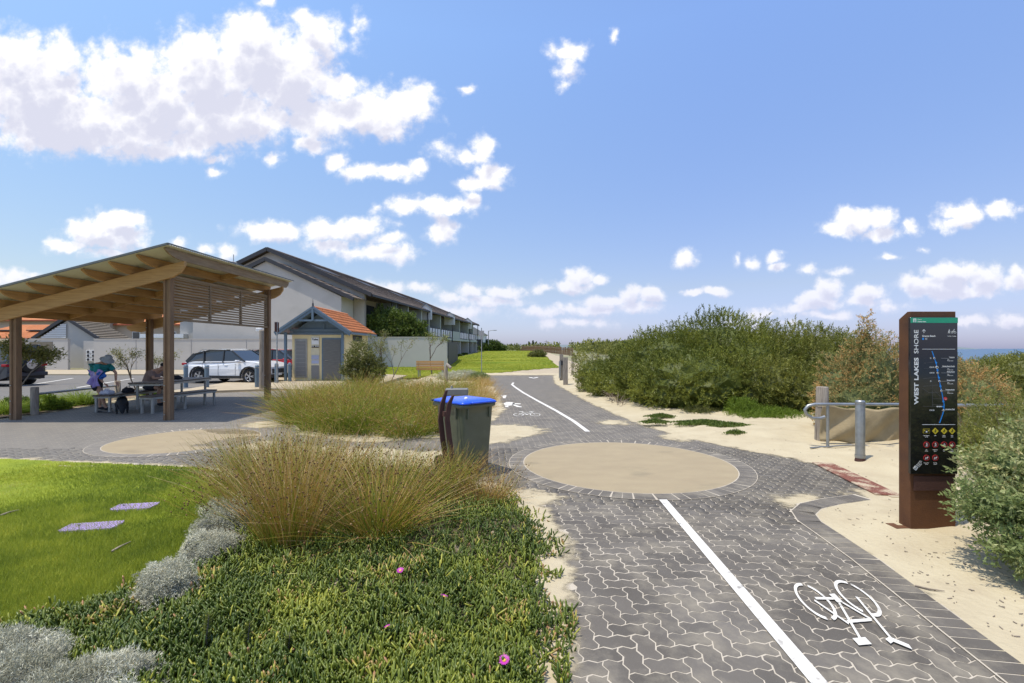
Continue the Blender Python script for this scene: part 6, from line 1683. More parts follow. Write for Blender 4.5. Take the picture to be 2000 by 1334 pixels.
def apartments():
    t = thing('apartment_row', 'long two storey row of grey rendered apartments with dark tiled roof and glass balconies', 'building', (0, 0, 0))
    O = Vector((-11.8, 38, 0)); dv = Vector((.102, 1, 0)).normalized(); nv = Vector((dv.y, -dv.x, 0))   # nv points to the lawn
    def q(s, o=0, z=0): p = O+dv*s+nv*o; return Vector((p.x, p.y, z))
    EZ = 6.0; RZ = 9.75; Lm = 49.0
    # main roof slope towards the lawn, ridge, hip at the far end
    ridge_o = -8.0
    tiled_slope(t, q(-.4, .7, EZ), q(Lm+.4, .7, EZ), q(Lm-9, ridge_o, RZ), q(-.4, ridge_o, RZ), m_tileb, 22, step=.05)
    MB().add([q(Lm+.4, .7, EZ), q(Lm+.4, -16.7, EZ), q(Lm-9, ridge_o, RZ)], [(0, 1, 2)]).build('hip', m_tileb, t)
    tiled_slope(t, q(Lm+.4, -16.7, EZ), q(-.4, -16.7, EZ), q(-.4, ridge_o, RZ), q(Lm-9, ridge_o, RZ), m_tileb, 3)
    MB().tube([q(-.4, ridge_o, RZ+.06), q(Lm-9, ridge_o, RZ+.06), q(Lm+.4, .7, EZ+.06)], .12, 6).build('ridge_cap', m_tileb, t)
    MB().bar(q(-.4, .78, EZ-.08), q(Lm+.4, .78, EZ-.08), .12, .16).build('gutter', m_dark, t)
    # gable end wall of the main roof and its barge
    g = [q(-.0, 0, 0), q(0, -16, 0), q(0, -16, EZ), q(0, ridge_o, RZ-.12), q(0, 0, EZ+.05)]
    MB().add(g+[p+dv*.3 for p in g], [(0, 4, 3, 2, 1), (5, 6, 7, 8, 9), (2, 3, 8, 7), (3, 4, 9, 8)]).build('gable_wall', m_wall, t)
    for e in (q(-.45, .75, EZ-.05), q(-.45, -16.75, EZ-.05)): MB().bar(q(-.45, ridge_o, RZ+.02), e, .12, .30).build('barge_board', m_dark, t)
    # projecting front bay with a lower gable
    bz, br, bo = 5.55, 8.45, -6.9
    g = [q(-2.2, -.9, 0), q(-2.2, -13.0, 0), q(-2.2, -13.0, bz), q(-2.2, bo, br), q(-2.2, -.9, bz+.1)]
    MB().add(g+[p+dv*2.1 for p in g], [(0, 4, 3, 2, 1), (0, 5, 9, 4), (2, 3, 8, 7), (3, 4, 9, 8), (1, 2, 7, 6)]).build('bay_wall', m_wall, t)
    for e, rr in ((q(-2.35, .15, bz-.12), 1), (q(-2.35, -14.0, bz-.12), -1)):
        MB().bar(q(-2.35, bo, br+.14), e, .14, .28).build('barge_board', m_dark, t)
    tiled_slope(t, q(-2.4, .2, bz-.05), q(.0, .2, bz-.05), q(.0, bo, br+.16), q(-2.4, bo, br+.16), m_tileb, 10)
    tiled_slope(t, q(0, -14.0, bz-.05), q(-2.4, -14.0, bz-.05), q(-2.4, bo, br+.16), q(0, bo, br+.16), m_tileb, 4)
    sd = MB().lathe([(.001, -.12), (.2, -.08), (.36, .02), (.40, .06), (.36, .04)], n=14).build('satellite_dish', m_ltg, t, loc=tuple(q(-2.3, -9.6, 8.1)), rot=(R(60), 0, R(30)))
    MB().tube([q(-.3, -11.0, 8.6), q(-.3, -11.0, 9.4)], .03, 5).build('vent_pipe', m_galv, t)
    # back wall of the facade
    MB().add([q(.3, -1.5, 0), q(Lm, -1.5, 0), q(Lm, -1.5, EZ), q(.3, -1.5, EZ), q(Lm, -16, 0), q(Lm, -16, EZ)], [(0, 1, 2, 3), (1, 4, 5, 2)]).build('facade_wall', m_wall2, t)
    FZ = 3.15
    MB().add([q(.3, .5, FZ-.3), q(Lm, .5, FZ-.3), q(Lm, .5, FZ), q(.3, .5, FZ), q(.3, -1.5, FZ), q(Lm, -1.5, FZ), q(Lm, -1.5, FZ-.3), q(.3, -1.5, FZ-.3)], [(0, 1, 2, 3), (3, 2, 5, 4), (0, 7, 6, 1), (1, 6, 5, 2), (0, 3, 4, 7)]).build('balcony_slab', m_wall3, t)
    bays = [(.3, 8.2), (8.2, 16.4), (16.4, 28), (28, 41), (41, 49)]
    def fin(s, z0, z1, o0=-1.5, o1=.45, w_=.28, mat=m_wall3, nm='fin_wall'):
        a, b = q(s, o0, 0), q(s, o1, 0); MB().add([a-dv*w_/2+Vector((0, 0, z0)), b-dv*w_/2+Vector((0, 0, z0)), b+dv*w_/2+Vector((0, 0, z0)), a+dv*w_/2+Vector((0, 0, z0)), a-dv*w_/2+Vector((0, 0, z1)), b-dv*w_/2+Vector((0, 0, z1)), b+dv*w_/2+Vector((0, 0, z1)), a+dv*w_/2+Vector((0, 0, z1))],
            [(0, 1, 2, 3), (4, 7, 6, 5), (0, 4, 5, 1), (1, 5, 6, 2), (2, 6, 7, 3), (3, 7, 4, 0)]).build(nm, mat, t)
    for s in (6.3, 9.6, 14.2, 17.2, 22.5, 29.0, 34, 40.6, 45): fin(s, FZ, EZ-.05)
    for s in (.45, 8.2, 16.4, 22, 28.2, 34.5, 41, 45, 48.8): fin(s, 0, FZ-.3, mat=m_wall)
    for s0, s1 in ((.5, 5.4), (7.0, 9.0), (10.6, 13.6), (15, 16.8), (18.4, 21.8), (23.4, 28), (30, 33.4), (35, 39.6), (41.6, 44.4), (45.6, 48.2)):
        for zz, hh in ((FZ, 2.35), (0, 2.4)):
            a, b = q(s0, -1.44, 0), q(s1, -1.44, 0); mid = (a+b)/2
            w_ = MB().bar((a.x, a.y, zz+hh/2+.05), (b.x, b.y, zz+hh/2+.05), .1, hh).build('window', m_dark, t)
            k = max(2, int((s1-s0)/1.4))
            for i in range(k):
                u0, u1 = s0+(s1-s0)*(i+.05)/k, s0+(s1-s0)*(i+.95)/k
                a, b = q(u0, -1.37, 0), q(u1, -1.37, 0); MB().bar((a.x, a.y, zz+hh/2+.05), (b.x, b.y, zz+hh/2+.05), .04, hh-.16).build('pane', m_glass, w_)
    # balustrades, some solid
    for s0, s1 in ((6.5, 9.4), (17.4, 22.3), (22.8, 28.7), (34.3, 40.2), (41, 44.8), (45.3, 48.9)):
        k = max(2, int((s1-s0)/1.1)); a, b = q(s0, .44, 0), q(s1, .44, 0)
        r_ = MB().bar((a.x, a.y, FZ+1.05), (b.x, b.y, FZ+1.05), .05, .05).build('balustrade_rail', m_dark, t)
        for i in range(k):
            a, b = q(s0+(s1-s0)*(i+.06)/k, .44, 0), q(s0+(s1-s0)*(i+.94)/k, .44, 0)
            MB().bar((a.x, a.y, FZ+.55), (b.x, b.y, FZ+.55), .02, .88).build('glass_panel', m_bal, r_)
            MB().bar((q(s0+(s1-s0)*i/k, .46, 0).x, q(s0+(s1-s0)*i/k, .46, 0).y, FZ), (q(s0+(s1-s0)*i/k, .46, 0).x, q(s0+(s1-s0)*i/k, .46, 0).y, FZ+1.05), .05, .05, (0, 1, 0)).build('baluster', m_dark, r_)
    for s0, s1 in ((9.8, 13.8), (29.2, 33.8)):
        a, b = q(s0, .42, 0), q(s1, .42, 0); MB().bar((a.x, a.y, FZ+.5), (b.x, b.y, FZ+.5), .16, 1.05).build('solid_parapet', m_wall3, t)
    # pediment screens standing above the gutter
    for s in (16.3, 28.1, 41.0):
        for o in (.45,):
            a = q(s, o-.0, 0); c_ = [q(s, -.5, EZ-1.0), q(s, 1.0, EZ-1.0), q(s, 1.0, EZ+.15), q(s, .3, EZ+.75), q(s, -.5, EZ+.15)]
            MB().add(c_+[p+dv*.12 for p in c_], [(0, 1, 2, 3, 4), (5, 9, 8, 7, 6), (2, 3, 8, 7), (3, 4, 9, 8), (1, 2, 7, 6), (0, 4, 9, 5)]).build('pediment', m_wht, t)
            MB().bar(q(s-.02, .3, EZ+.80), q(s-.02, 1.05, EZ+.18), .3, .05).build('pediment_cap', m_blueg, t); MB().bar(q(s-.02, .3, EZ+.80), q(s-.02, -.55, EZ+.18), .3, .05).build('pediment_cap', m_blueg, t)
    for s in (4.6, 6.0, 16.1, 28.4, 41.3, 48.9):
        MB().cyl(q(s, .6, .0), q(s, .6, EZ-.1), .06, n=8).build('downpipe', m_dark, t)
    for s0 in (2, 11, 21, 31):
        a, b = q(s0, -5.2, 8.62), q(s0+3.4, -5.2, 8.62); MB().bar(a, b, 1.6, .08, (-.45*nv.x*-1, -.45*nv.y*-1, 1)).build('solar_panel', m_dark, t)
    return t
AP = apartments()
# dark screen fence at the lawn corner
t = thing('screen_fence', 'black slatted screen fence at the corner of the lawn', 'fence', (-5.2, 38.8, .18))
for i in range(44):
    u = i/43
    MB().box((-.75*u, 13*u, 1.0+.2*u), (.05, .26, 2.0)).build('slat', m_dark, t, rot=(0, 0, 0))
for z in (.1, 2.05): MB().bar((-.05, 0, z), (-.80, 13, z+.2), .05, .06).build('rail', m_dark, t)

# timber seat back, posts, poles on the lawn side
t = thing('timber_bench', 'timber slatted seat back rising behind the rushes beside the pale wall', 'bench', ((840-1000)/F*27.5, 27.5, .03), R(-3))
for k in range(4): MB().box((0, .0-.03*k*0, .50+k*.135), (1.62, .045, .11)).build('back_slat', m_pine, t, rot=(0, 0, 0))
for k in range(3): MB().box((0, .16+k*.14, .44), (1.62, .12, .04)).build('seat_slat', m_pine, t)
for x in (-.7, .7): MB().box((x, .03+.0, .45), (.06, .05, .9)).build('leg', m_galv, t, loc=(0, .025, 0)); MB().box((x, .45, .2), (.06, .05, .42)).build('leg', m_galv, t)
t = thing('timber_post', 'short bent grey timber post among the rushes, under the timber bench', 'post', ((871-1000)/F*20.5, 20.5, .03)); MB().tube([(0, 0, -.1), (0, 0, .85), (.05, 0, .98), (.22, -.1, .84)], [.085, .08, .08, .07], 9).build('post_shaft', m_grey, t)
t = thing('sign_pole', 'slim grey pole with the back of a square sign on the lawn beside the apartments', 'sign', ((940.5-1000)/F*31.5, 31.5, .03))
MB().cyl((0, 0, -.2), (0, 0, 3.05), .03).build('pole_shaft', m_galv, t); MB().box((-.0, -.04, 2.68), (.34, .02, .36)).build('sign_plate', m_ltg, t); MB().box((0, -.05, 2.38), (.2, .02, .14)).build('sign_plate', m_ltg, t)
def tall_pole(px_, d, top, label, lamp=False):
    x = (px_-1000)/F*d; z = gzf(x, d); h = CH+(681-top)/F*d-z
    t = thing('street_light' if lamp else 'utility_pole', label, 'street light' if lamp else 'pole', (x, d, z-.1))
    MB().cyl((0, 0, 0), (0, 0, h), .11, .07, 8).build('pole_shaft', m_ltg if lamp else m_grey, t)
    if lamp: MB().tube([(0, 0, h-.1), (.5, 0, h+.05), (1.1, 0, h+.1)], .05, 6).build('arm', m_ltg, t); MB().box((1.3, 0, h+.08), (.6, .2, .12)).build('lamp_head', m_ltg, t)
    else: MB().box((0, 0, h-.5), (1.4, .12, .12)).build('cross_arm', m_grey, t)
tall_pole(954, 92, 645, 'street light beyond the far end of the apartments', True)
tall_pole(1067, 170, 664, 'leaning looking utility pole on the skyline right of the twin pines'); 
def norfolk(px_, d, top, label):
    x = (px_-1000)/F*d; z = gzf(x, d); h = CH+(681-top)/F*d-z
    t = thing('norfolk_pine', label, 'tree', (x, d, z)); MB().cyl((0, 0, 0), (0, 0, h), .25, .05, 6).build('trunk', m_bark, t)
    rg = np.random.default_rng(px_); n = 900; zz = rg.uniform(.2, 1, n)**.9; a = rg.uniform(0, 6.28, n); rr = (1-zz)*h*.26*(.5+.5*np.abs(np.sin(zz*30)))+.1
    P = np.stack([rr*np.cos(a)*rg.random(n), rr*np.sin(a)*rg.random(n), zz*h], 1); D = np.stack([np.cos(a), np.sin(a), np.full(n, .2)], 1)
    V, Fc = leaf_quads(P, D, .08*h, .04*h, rg); link('crown', fast_mesh('crown', V, Fc, L_grn, np.repeat(rg.random(n)*.5, 4)), t)
norfolk(1033, 300, 667, 'distant norfolk pine on the skyline, left one of the pair'); norfolk(1041, 305, 665, 'distant norfolk pine on the skyline, right one of the pair'); norfolk(1088, 320, 668, 'distant norfolk pine standing alone on the skyline near the wattles')
# white cottage bit beyond the apartments
t = thing('far_house', 'white house end with a grey roof just past the apartments', 'house', (-5.8, 92, 1.0)); MB().box((-1.6, 3, 1.7), (4.4, 6, 3.4)).build('wall', m_wht, t); MB().prism([(-4.2, 3.4), (1.0, 3.4), (-1.6, 4.9)], -.3, 6.3, 'y').build('roof', m_ltg, t)
w_ = MB().box((-.5, -.02, 1.9), (1.2, .08, 1.2)).build('window', m_dark, t)
# dune fence of pickets along the far path
t = thing('picket_fence', 'brown picket dune fence along the far side of the path', 'fence', (8.5, 66, 0))
pk = MB().box((0, 0, .5), (.09, .05, 1.2)).mesh('picket', m_weath)
for i in range(110):
    u = i/109; yy = 46*u; link('picket', pk, t, (-6.5*u, yy, gzf(8.5-6.5*u, 66+yy)+random.uniform(-.08, .08)), (0, random.uniform(-.06, .06), 0))
for z in (.3, .9): MB().bar((0, 0, z+.72), (-3.4, 24, z+1.2), .03, .05).build('rail', m_grey, t); MB().bar((-3.4, 24, z+1.2), (-6.5, 46, z+1.2), .03, .05).build('rail', m_grey, t)
# distant hills, air haze put into their blue grey colour
mb = MB(); n = 90; P = []
for i in range(n):
    x = -2500+i*75; hh = 24+12*math.sin(i*.21)+6*math.sin(i*.63+1); P += [(x, 4200, -5), (x, 4200+300, hh), (x, 5200, -5)]
mb.add(P, [(3*i+k, 3*i+3+k, 3*i+4+k, 3*i+1+k) for i in range(n-1) for k in (0, 1)], True)
mb.build('hills', M('hazed_hill_scrub', (.20, .24, .24), (.15, .18, .19), scale=.004, rough=1, coords='World'))['kind'] = 'structure'
# timber gate posts beside the path
def tpost(px_, by, h, r, label, sq=False):
    x, y = W(px_, by); t = thing('timber_post', label, 'post', (x, y, .0))
    (MB().box((0, 0, h/2-.1), (r*2, r*2, h+.2)) if sq else MB().lathe([(r, -.2), (r*.97, h-.02), (r*.85, h), (.001, h+.005)], n=10)).build('post_shaft', m_grey, t)
    return t
tpost(1104.5, 753, 1.3, .10, 'square grey timber post at the path edge where the wattles begin', True)
p_ = tpost(1096.5, 744, 1.42, .09, 'timber post with a round black fitting behind the square post', True)
MB().cyl((-.02, -.14, .95), (-.02, -.09, .95), .13, n=16).build('round_fitting', m_dark, p_); MB().box((-.10, -.13, .6), (.09, .05, .9)).build('metal_strap', m_galv, p_)
tpost(1118, 735, 1.1, .07, 'small timber post half hidden at the left end of the wattles')

# ================================================================== wheelie bin and its stand
def bin_():
    t = thing('wheelie_bin', 'dark green wheelie bin with a bright blue lid beside the paved path', 'bin', (-.64, 6.52, .03), R(42))
    m_g = M('dark_green_plastic', (.115, .125, .08), (.09, .10, .06), scale=4, rough=.42, spec=.5, c3=(.15, .14, .11), c3scale=2)
    m_b = M('blue_lid', (.02, .10, .72), (.018, .09, .64), scale=4, rough=.3, spec=.5, coat=.2)
    def ring(w, d, z, oy=0, n=6):
        P = []
        for cx, cy, a0 in ((1, 1, 0), (-1, 1, 90), (-1, -1, 180), (1, -1, 270)):
            for k in range(n):
                a = R(a0+90*k/(n-1)); rr = .045; P.append((cx*(w/2-rr)+rr*math.cos(a), cy*(d/2-rr)+rr*math.sin(a)+oy, z))
        return P
    secs = [(.42, .48, .06, 0), (.44, .50, .075, 0), (.455, .53, .35, .0), (.515, .60, .80, .015), (.52, .61, .88, .015), (.575, .68, .90, .02), (.585, .69, .935, .02), (.55, .66, .94, .02)]
    P = []; 
    for w, d, z, oy in secs: P += ring(w, d, z, oy)
    n = 24; mb = MB(); mb.add(P, [(s*n+i, s*n+(i+1) % n, (s+1)*n+(i+1) % n, (s+1)*n+i) for s in range(len(secs)-1) for i in range(n)], True); mb.add(P[:n], [tuple(range(n))[::-1]]); mb.add(P[-n:], [tuple(range(n))])
    body = mb.build('body', m_g, t)
    # ribs under the rim
    for x in (-.18, .18):
        for s in (-1, 1): MB().box((x, s*.305+.015, .82), (.02, .04, .14)).build('rib', m_g, body)
    for y in (-.16, .18):
        for s in (-1, 1): MB().box((s*.262, y, .82), (.05, .02, .15)).build('rib', m_g, body)
    # lid, slightly domed, front lip and hinge bar with handle at the back (+y)
    P = []; rows = [(.585, .70, .944, .015), (.60, .715, .950, .015), (.57, .68, .972, .015), (.48, .56, .992, .0), (.30, .36, 1.000, .0)]
    for w, d, z, oy in rows: P += ring(w, d, z, oy)
    mb = MB(); mb.add(P, [(s*n+i, s*n+(i+1) % n, (s+1)*n+(i+1) % n, (s+1)*n+i) for s in range(len(rows)-1) for i in range(n)], True); mb.add(P[-n:], [tuple(range(n))])
    lid = mb.build('lid', m_b, t)
    MB().box((0, -.36, .965), (.34, .05, .025)).build('lid_lip', m_b, lid, bevel=.008)
    MB().box((0, .36, .975), (.10, .10, .03)).build('hinge_tab', m_b, lid, bevel=.008)
    MB().cyl((-.29, .405, .955), (.29, .405, .955), .018, n=10).build('handle', m_g, t); MB().box((0, .39, .90), (.50, .07, .05)).build('handle_bracket', m_g, t)
    for x in (-.24, .24): MB().cyl((x-.03, .27, .10), (x+.03, .27, .10), .10, n=18).build('wheel', m_rub, t)
    MB().sphere((.0-.13, -.19, 1.005), .026, 10, 8).build('lid_latch', m_wht, lid)
bin_()
t = thing('bin_stand', 'pair of curved rusty steel blades holding the wheelie bin', 'bin stand', (-.92, 6.12, .0), R(36))
for k, (ox, oy, hh) in enumerate(((0.03, .0, 1.16), (.09, -.07, 1.10))):
    prof = [(0.10, 0), (.08, .25), (.03, .55), (0, .80), (.03, 1.0), (.07, hh)]
    out = [(x, z) for x, z in prof]+[(x-.065+.03*(z > 1.0)*1.0, z-.01) for x, z in prof[::-1]]
    MB().prism(out, oy-.012, oy+.012, 'y').build('steel_blade', m_corten2, t, loc=(ox, 0, 0))
MB().box((.04, -.035, .86), (.05, .075, .06)).build('clamp', m_corten2, t)
t = thing('drinking_fountain', 'stainless steel drinking fountain with a flat arm, behind the bin', 'fountain', (-1.17, 9.2, .02), R(4))
MB().box((-.08, 0, .37), (.15, .13, .8)).build('pedestal', m_stain, t, bevel=.01); MB().box((.10, 0, .845), (.44, .22, .13)).build('basin', M('brushed_steel', (.20, .20, .19), (.16, .16, .155), scale=8, rough=.6, metal=.3), t, bevel=.015)
MB().cyl((.0, 0, .91), (.0, 0, .96), .02, n=8).build('spout', m_stain, t)

# tread plates in the lawn
m_pur = M('lilac_plastic', (.52, .40, .68), (.46, .35, .60), scale=6, rough=.7, coords='World')
def lid_plate(px_, py_, w, d, rz, label):
    x, y = W(px_, py_); t = thing('valve_cover', label, 'cover', (x, y, LAWN_Z+.016), rz)
    rg = random.Random(px_); P = [(w/2*max(-1, min(1, 1.32*math.cos(a)))*rg.uniform(.95, 1.0), d/2*max(-1, min(1, 1.32*math.sin(a)))*rg.uniform(.93, 1.0)) for a in [2*math.pi*i/22 for i in range(22)]]
    P = [(max(-w/2, min(w/2, x_)), y_) for x_, y_ in P]
    MB().prism(P, -.02, .012).build('plate', m_pur, t)
    rb = MB()
    for i in range(int(w/.028)):
        x_ = -w/2+.02+i*.028; k = 1.12
        rb.box((x_, 0, .0145), (.010, d*.78*k, .006))
    rb.build('tread_ribs', m_pur, t)['kind'] = 'stuff'; MB().cyl((-.12, .03, .012), (-.12, .03, .02), .012, n=8).build('keyhole', m_dark, t)
lid_plate(180, 1040, .46, .20, R(12), 'larger lilac ribbed valve cover sunk in the lawn, the nearer one'); lid_plate(264, 1000, .40, .19, R(10), 'smaller lilac ribbed valve cover sunk in the lawn, farther one')

# ================================================================== map sign
def map_sign():
    t = thing('map_sign', 'tall rusted steel totem with a black trail map panel reading west lakes shore', 'sign', (3.86, 4.40, .0), 0)
    xl, xr, yf, yb, H_ = -.218, .198, -.06, .07, 2.04
    MB().prism([(yf, -.1), (yf, H_), (yf+.035, H_), (yb, H_-.065), (yb, -.1)], xl, xr, 'x').build('steel_body', m_corten, t, bevel=.003)
    MB().box((-.01, yf-.006, .47), (.36, .012, .13)).build('recess_plate', m_corten2, t)
    MB().box((xl-.05, yf+.07, .05), (.14, .13, .012)).build('foot_plate', m_corten, t)
    # panel
    px0, px1, pz0, pz1 = -.235, .195, .56, 1.985
    pf_ = yf-.022
    pn = MB().box(((px0+px1)/2, pf_+.012, (pz0+pz1)/2), (px1-px0, .024, pz1-pz0)).build('panel', m_black, t, bevel=.002)
    y = pf_-.0015
    # panel coordinates in photo pixels -> local
    def X(px_): return px0+(px_-1775)/(1869-1775)*(px1-px0)
    def Z(py_): return pz1-(py_-618)/(928-618)*(pz1-pz0)
    def rect(x0, y0, x1, y1, mat, nm='print', dy=0): return MB().box(((X(x0)+X(x1))/2, y-dy, (Z(y0)+Z(y1))/2), (abs(X(x1)-X(x0)), .0012, abs(Z(y1)-Z(y0)))).build(nm, mat, pn)
    rect(1775, 618.6, 1869, 629, m_grn, 'header_band')
    rect(1780, 620.5, 1786, 627.5, m_wht, 'crest', .001); rect(1781.3, 622.5, 1784.7, 624, m_grn, 'crest_bar', .002); rect(1781.3, 625.5, 1784.7, 626.5, m_grn, 'crest_bar', .002)
    put_text('City of', pn, X(1788.5), y-.001, Z(623.3), .0135, m_wht); put_text('Charles Sturt', pn, X(1788.5), y-.001, Z(627.6), .0145, m_wht, bold=.0004)
    # title, reading upwards
    for s_, za, zb_, bo in (('WEST LAKES', 790, 697, .0022), ('SHORE', 690, 643.5, .0002)):
        o = put_text(s_, pn, X(1790.3), y, Z(za), .083, m_wht, rot90=True, bold=bo, name='title')
        vx = [v.co.x for v in o.data.vertices]; k = (Z(zb_)-Z(za))/(max(vx)-min(vx)); vy = [v.co.y for v in o.data.vertices]; ky = (X(1790.3)-X(1781.8))/(max(vy)-min(vy))
        o.scale = (k, ky, 1)
    # arrow, walker, cyclist
    ar = MB(); ar.bar((X(1801.5), y, Z(649)), (X(1801.5), y, Z(642.5)), .004, .001, (0, -1, 0))
    for s in (-1, 1): ar.bar((X(1801.5), y-.0006, Z(642)), (X(1801.5+s*3), y-.0006, Z(645.6)), .004, .001, (0, -1, 0))
    ar.build('arrow', m_wht, pn)
    wk = MB(); fx = lambda x0, z0, x1, z1, w_=.0035: wk.bar((X(x0), y-len(wk.v)*1e-5, Z(z0)), (X(x1), y-len(wk.v)*1e-5, Z(z1)), w_, .001, (0, -1, 0))
    wk.cyl((X(1851.8), y, Z(643)), (X(1851.8), y-.001, Z(643)), .004, n=8)
    fx(1851.6, 644, 1851.2, 646.8, .006); fx(1851.2, 646.6, 1853.4, 649.6); fx(1851.2, 646.6, 1849.4, 649.6); fx(1851.6, 644.6, 1853.8, 646); fx(1851.6, 644.6, 1849.6, 646)
    wk.build('walker_symbol', m_wht, pn)
    cy = MB()
    for cx in (1857.6, 1863.2):
        for k in range(10):
            a0, a1 = 2*math.pi*k/10, 2*math.pi*(k+1)/10; cy.bar((X(cx)+.0095*math.cos(a0), y-.0001*(k % 2), Z(647.6)+.0095*math.sin(a0)), (X(cx)+.0095*math.cos(a1), y-.0001*(k % 2), Z(647.6)+.0095*math.sin(a1)), .002, .001, (0, -1, 0))
    for a in ((1857.6, 647.6, 1859.6, 644.8), (1859.6, 644.8, 1861.2, 647.4), (1861.2, 647.4, 1862.2, 645.2), (1859.6, 644.4, 1861.8, 643.6), (1862.0, 645, 1863.2, 647.6)): cy.bar((X(a[0]), y-.0004, Z(a[1])), (X(a[2]), y-.0004, Z(a[3])), .003, .001, (0, -1, 0))
    cy.cyl((X(1861.6), y, Z(642)), (X(1861.6), y-.001, Z(642)), .0035, n=8)
    cy.build('cyclist_symbol', m_wht, pn)
    put_text('Grange Beach', pn, X(1798), y, Z(656.5), .0215, m_wht, bold=.0004); put_text('2.7 km  9 mins', pn, X(1865.5), y, Z(656.3), .013, m_wht, align='RIGHT')
    rect(1798, 658.6, 1801.6, 662.4, m_blu, 'parking_symbol'); 
    def dot(px_, py_, r, mat, nm='map_dot', dy=.0012, ring=None):
        o = MB().cyl((X(px_), y, Z(py_)), (X(px_), y-dy, Z(py_)), r, n=12).build(nm, mat, pn)
        if ring: MB().cyl((X(px_), y-dy, Z(py_)), (X(px_), y-dy-.0008, Z(py_)), r*.62, n=12).build(nm, ring, o)
    dot(1806, 660.6, .0078, m_wht, ring=m_blk)
    rect(1798, 680.6, 1863.5, 681.3, m_wht, 'rule'); rect(1798, 829.8, 1863.5, 830.6, m_wht, 'rule')
    # route
    route = [(1817.5, 685), (1820, 692), (1822.5, 700), (1825.5, 708), (1827, 716), (1828.2, 724), (1829.5, 732), (1831, 740), (1833.5, 750), (1836, 763), (1838, 772), (1840, 783), (1841.5, 790), (1841, 800), (1839, 809), (1835.5, 819), (1832.5, 827)]
    rt = MB()
    for i, (a, b) in enumerate(zip(route, route[1:])): rt.bar((X(a[0]), y-.00005*i, Z(a[1])), (X(b[0]), y-.00005*i, Z(b[1])), .0075, .0016, (0, -1, 0))
    rt.build('route_line', m_blu, pn)
    for px_, py_ in ((1825.5, 708), (1828, 722.5), (1831, 737.5), (1834, 754.5), (1840, 784.5)): dot(px_, py_, .0085, m_blu, dy=.003)
    for px_, py_ in ((1822, 699), (1828.7, 728), (1832.2, 744.5), (1836, 763.3), (1840.6, 802)): dot(px_, py_, .0085, m_wht, dy=.003, ring=m_blk)
    dot(1827, 717, .012, m_wht, dy=.0035, ring=m_blk); dot(1844, 779, .0155, m_red, dy=.003); put_text('You', pn, X(1844), y-.0032, Z(780.4), .0105, m_wht, align='CENTER')
    gl = MB()
    for a in ((1799, 739.5, 1827, 736.5), (1799, 754.5, 1830, 752), (1817, 737.5, 1819, 794), (1799, 759, 1811, 767), (1811, 767, 1832, 766), (1822, 763, 1834, 775), (1819, 779, 1838, 779.5), (1799, 794, 1838, 794.5), (1819, 791, 1840, 790.5), (1801, 709, 1822, 706), (1801, 719, 1824, 718)):
        gl.bar((X(a[0]), y-len(gl.v)*1e-5, Z(a[1])), (X(a[2]), y-len(gl.v)*1e-5, Z(a[3])), .0016, .0008, (0, -1, 0))
    gl.build('street_lines', M('dim_print', (.13, .13, .13), scale=9), pn)
    coast = MB()
    for i, (a, b) in enumerate(zip(route, route[1:])): coast.bar((X(a[0]-2.4), y-.00003*i, Z(a[1])), (X(b[0]-2.4), y-.00003*i, Z(b[1])), .0016, .0008, (0, -1, 0))
    coast.build('coast_line', M('brown_print', (.20, .10, .05), scale=9), pn)
    for yy, lab, big, nd in ((699, 'Tennyson', 0, 1), (717, 'Henley Beach South', 1, 3), (728, 'Henley Beach', 0, 3), (744.5, 'Grange Beach', 0, 1), (763.3, 'Tennyson Beach', 0, 0), (802, 'Semaphore Park', 0, 3)):
        rect(1836 if yy != 763.3 else 1838, yy-.25, 1862.5, yy+.25, m_ltg, 'leader_line')
        put_text(lab, pn, X(1862.5), y, Z(yy-1.2), .0125 if not big else .0135, m_wht, align='RIGHT', bold=.0003)
        if lab != 'Semaphore Park': put_text('2 km', pn, X(1848), y, Z(yy+3.2), .0085, m_wht); put_text('10 mins, 6 mins', pn, X(1848), y, Z(yy+5.6), .0085, m_wht)
        for k in range(nd): dot(1821-k*3.4 if nd > 1 else 1815, yy, .0065, m_wht, ring=m_blk)
    for k in range(4): dot(1828+k*3.6, 794.5, .0060, m_wht if k < 3 else m_blu)
    # pictograms
    pic = [(1806.5, 843, 'r'), (1824, 843, 'y'), (1841.5, 843, 'y'), (1857.5, 843, 'y'), (1806.5, 870, 'n'), (1824, 870, 'n'), (1841.5, 870, 'n'), (1857.5, 870, 'n'), (1806.5, 896, 'n'), (1824, 896, 'n')]
    labs = ['Swim between\nthe flags', 'Cliffs', 'Strong\ncurrents', 'Deep\nwater', 'No\nvehicles', 'No littering\nplease', 'No\nfires', 'No\ncamping', 'Dogs on lead\nall day', 'No dogs\nallowed']
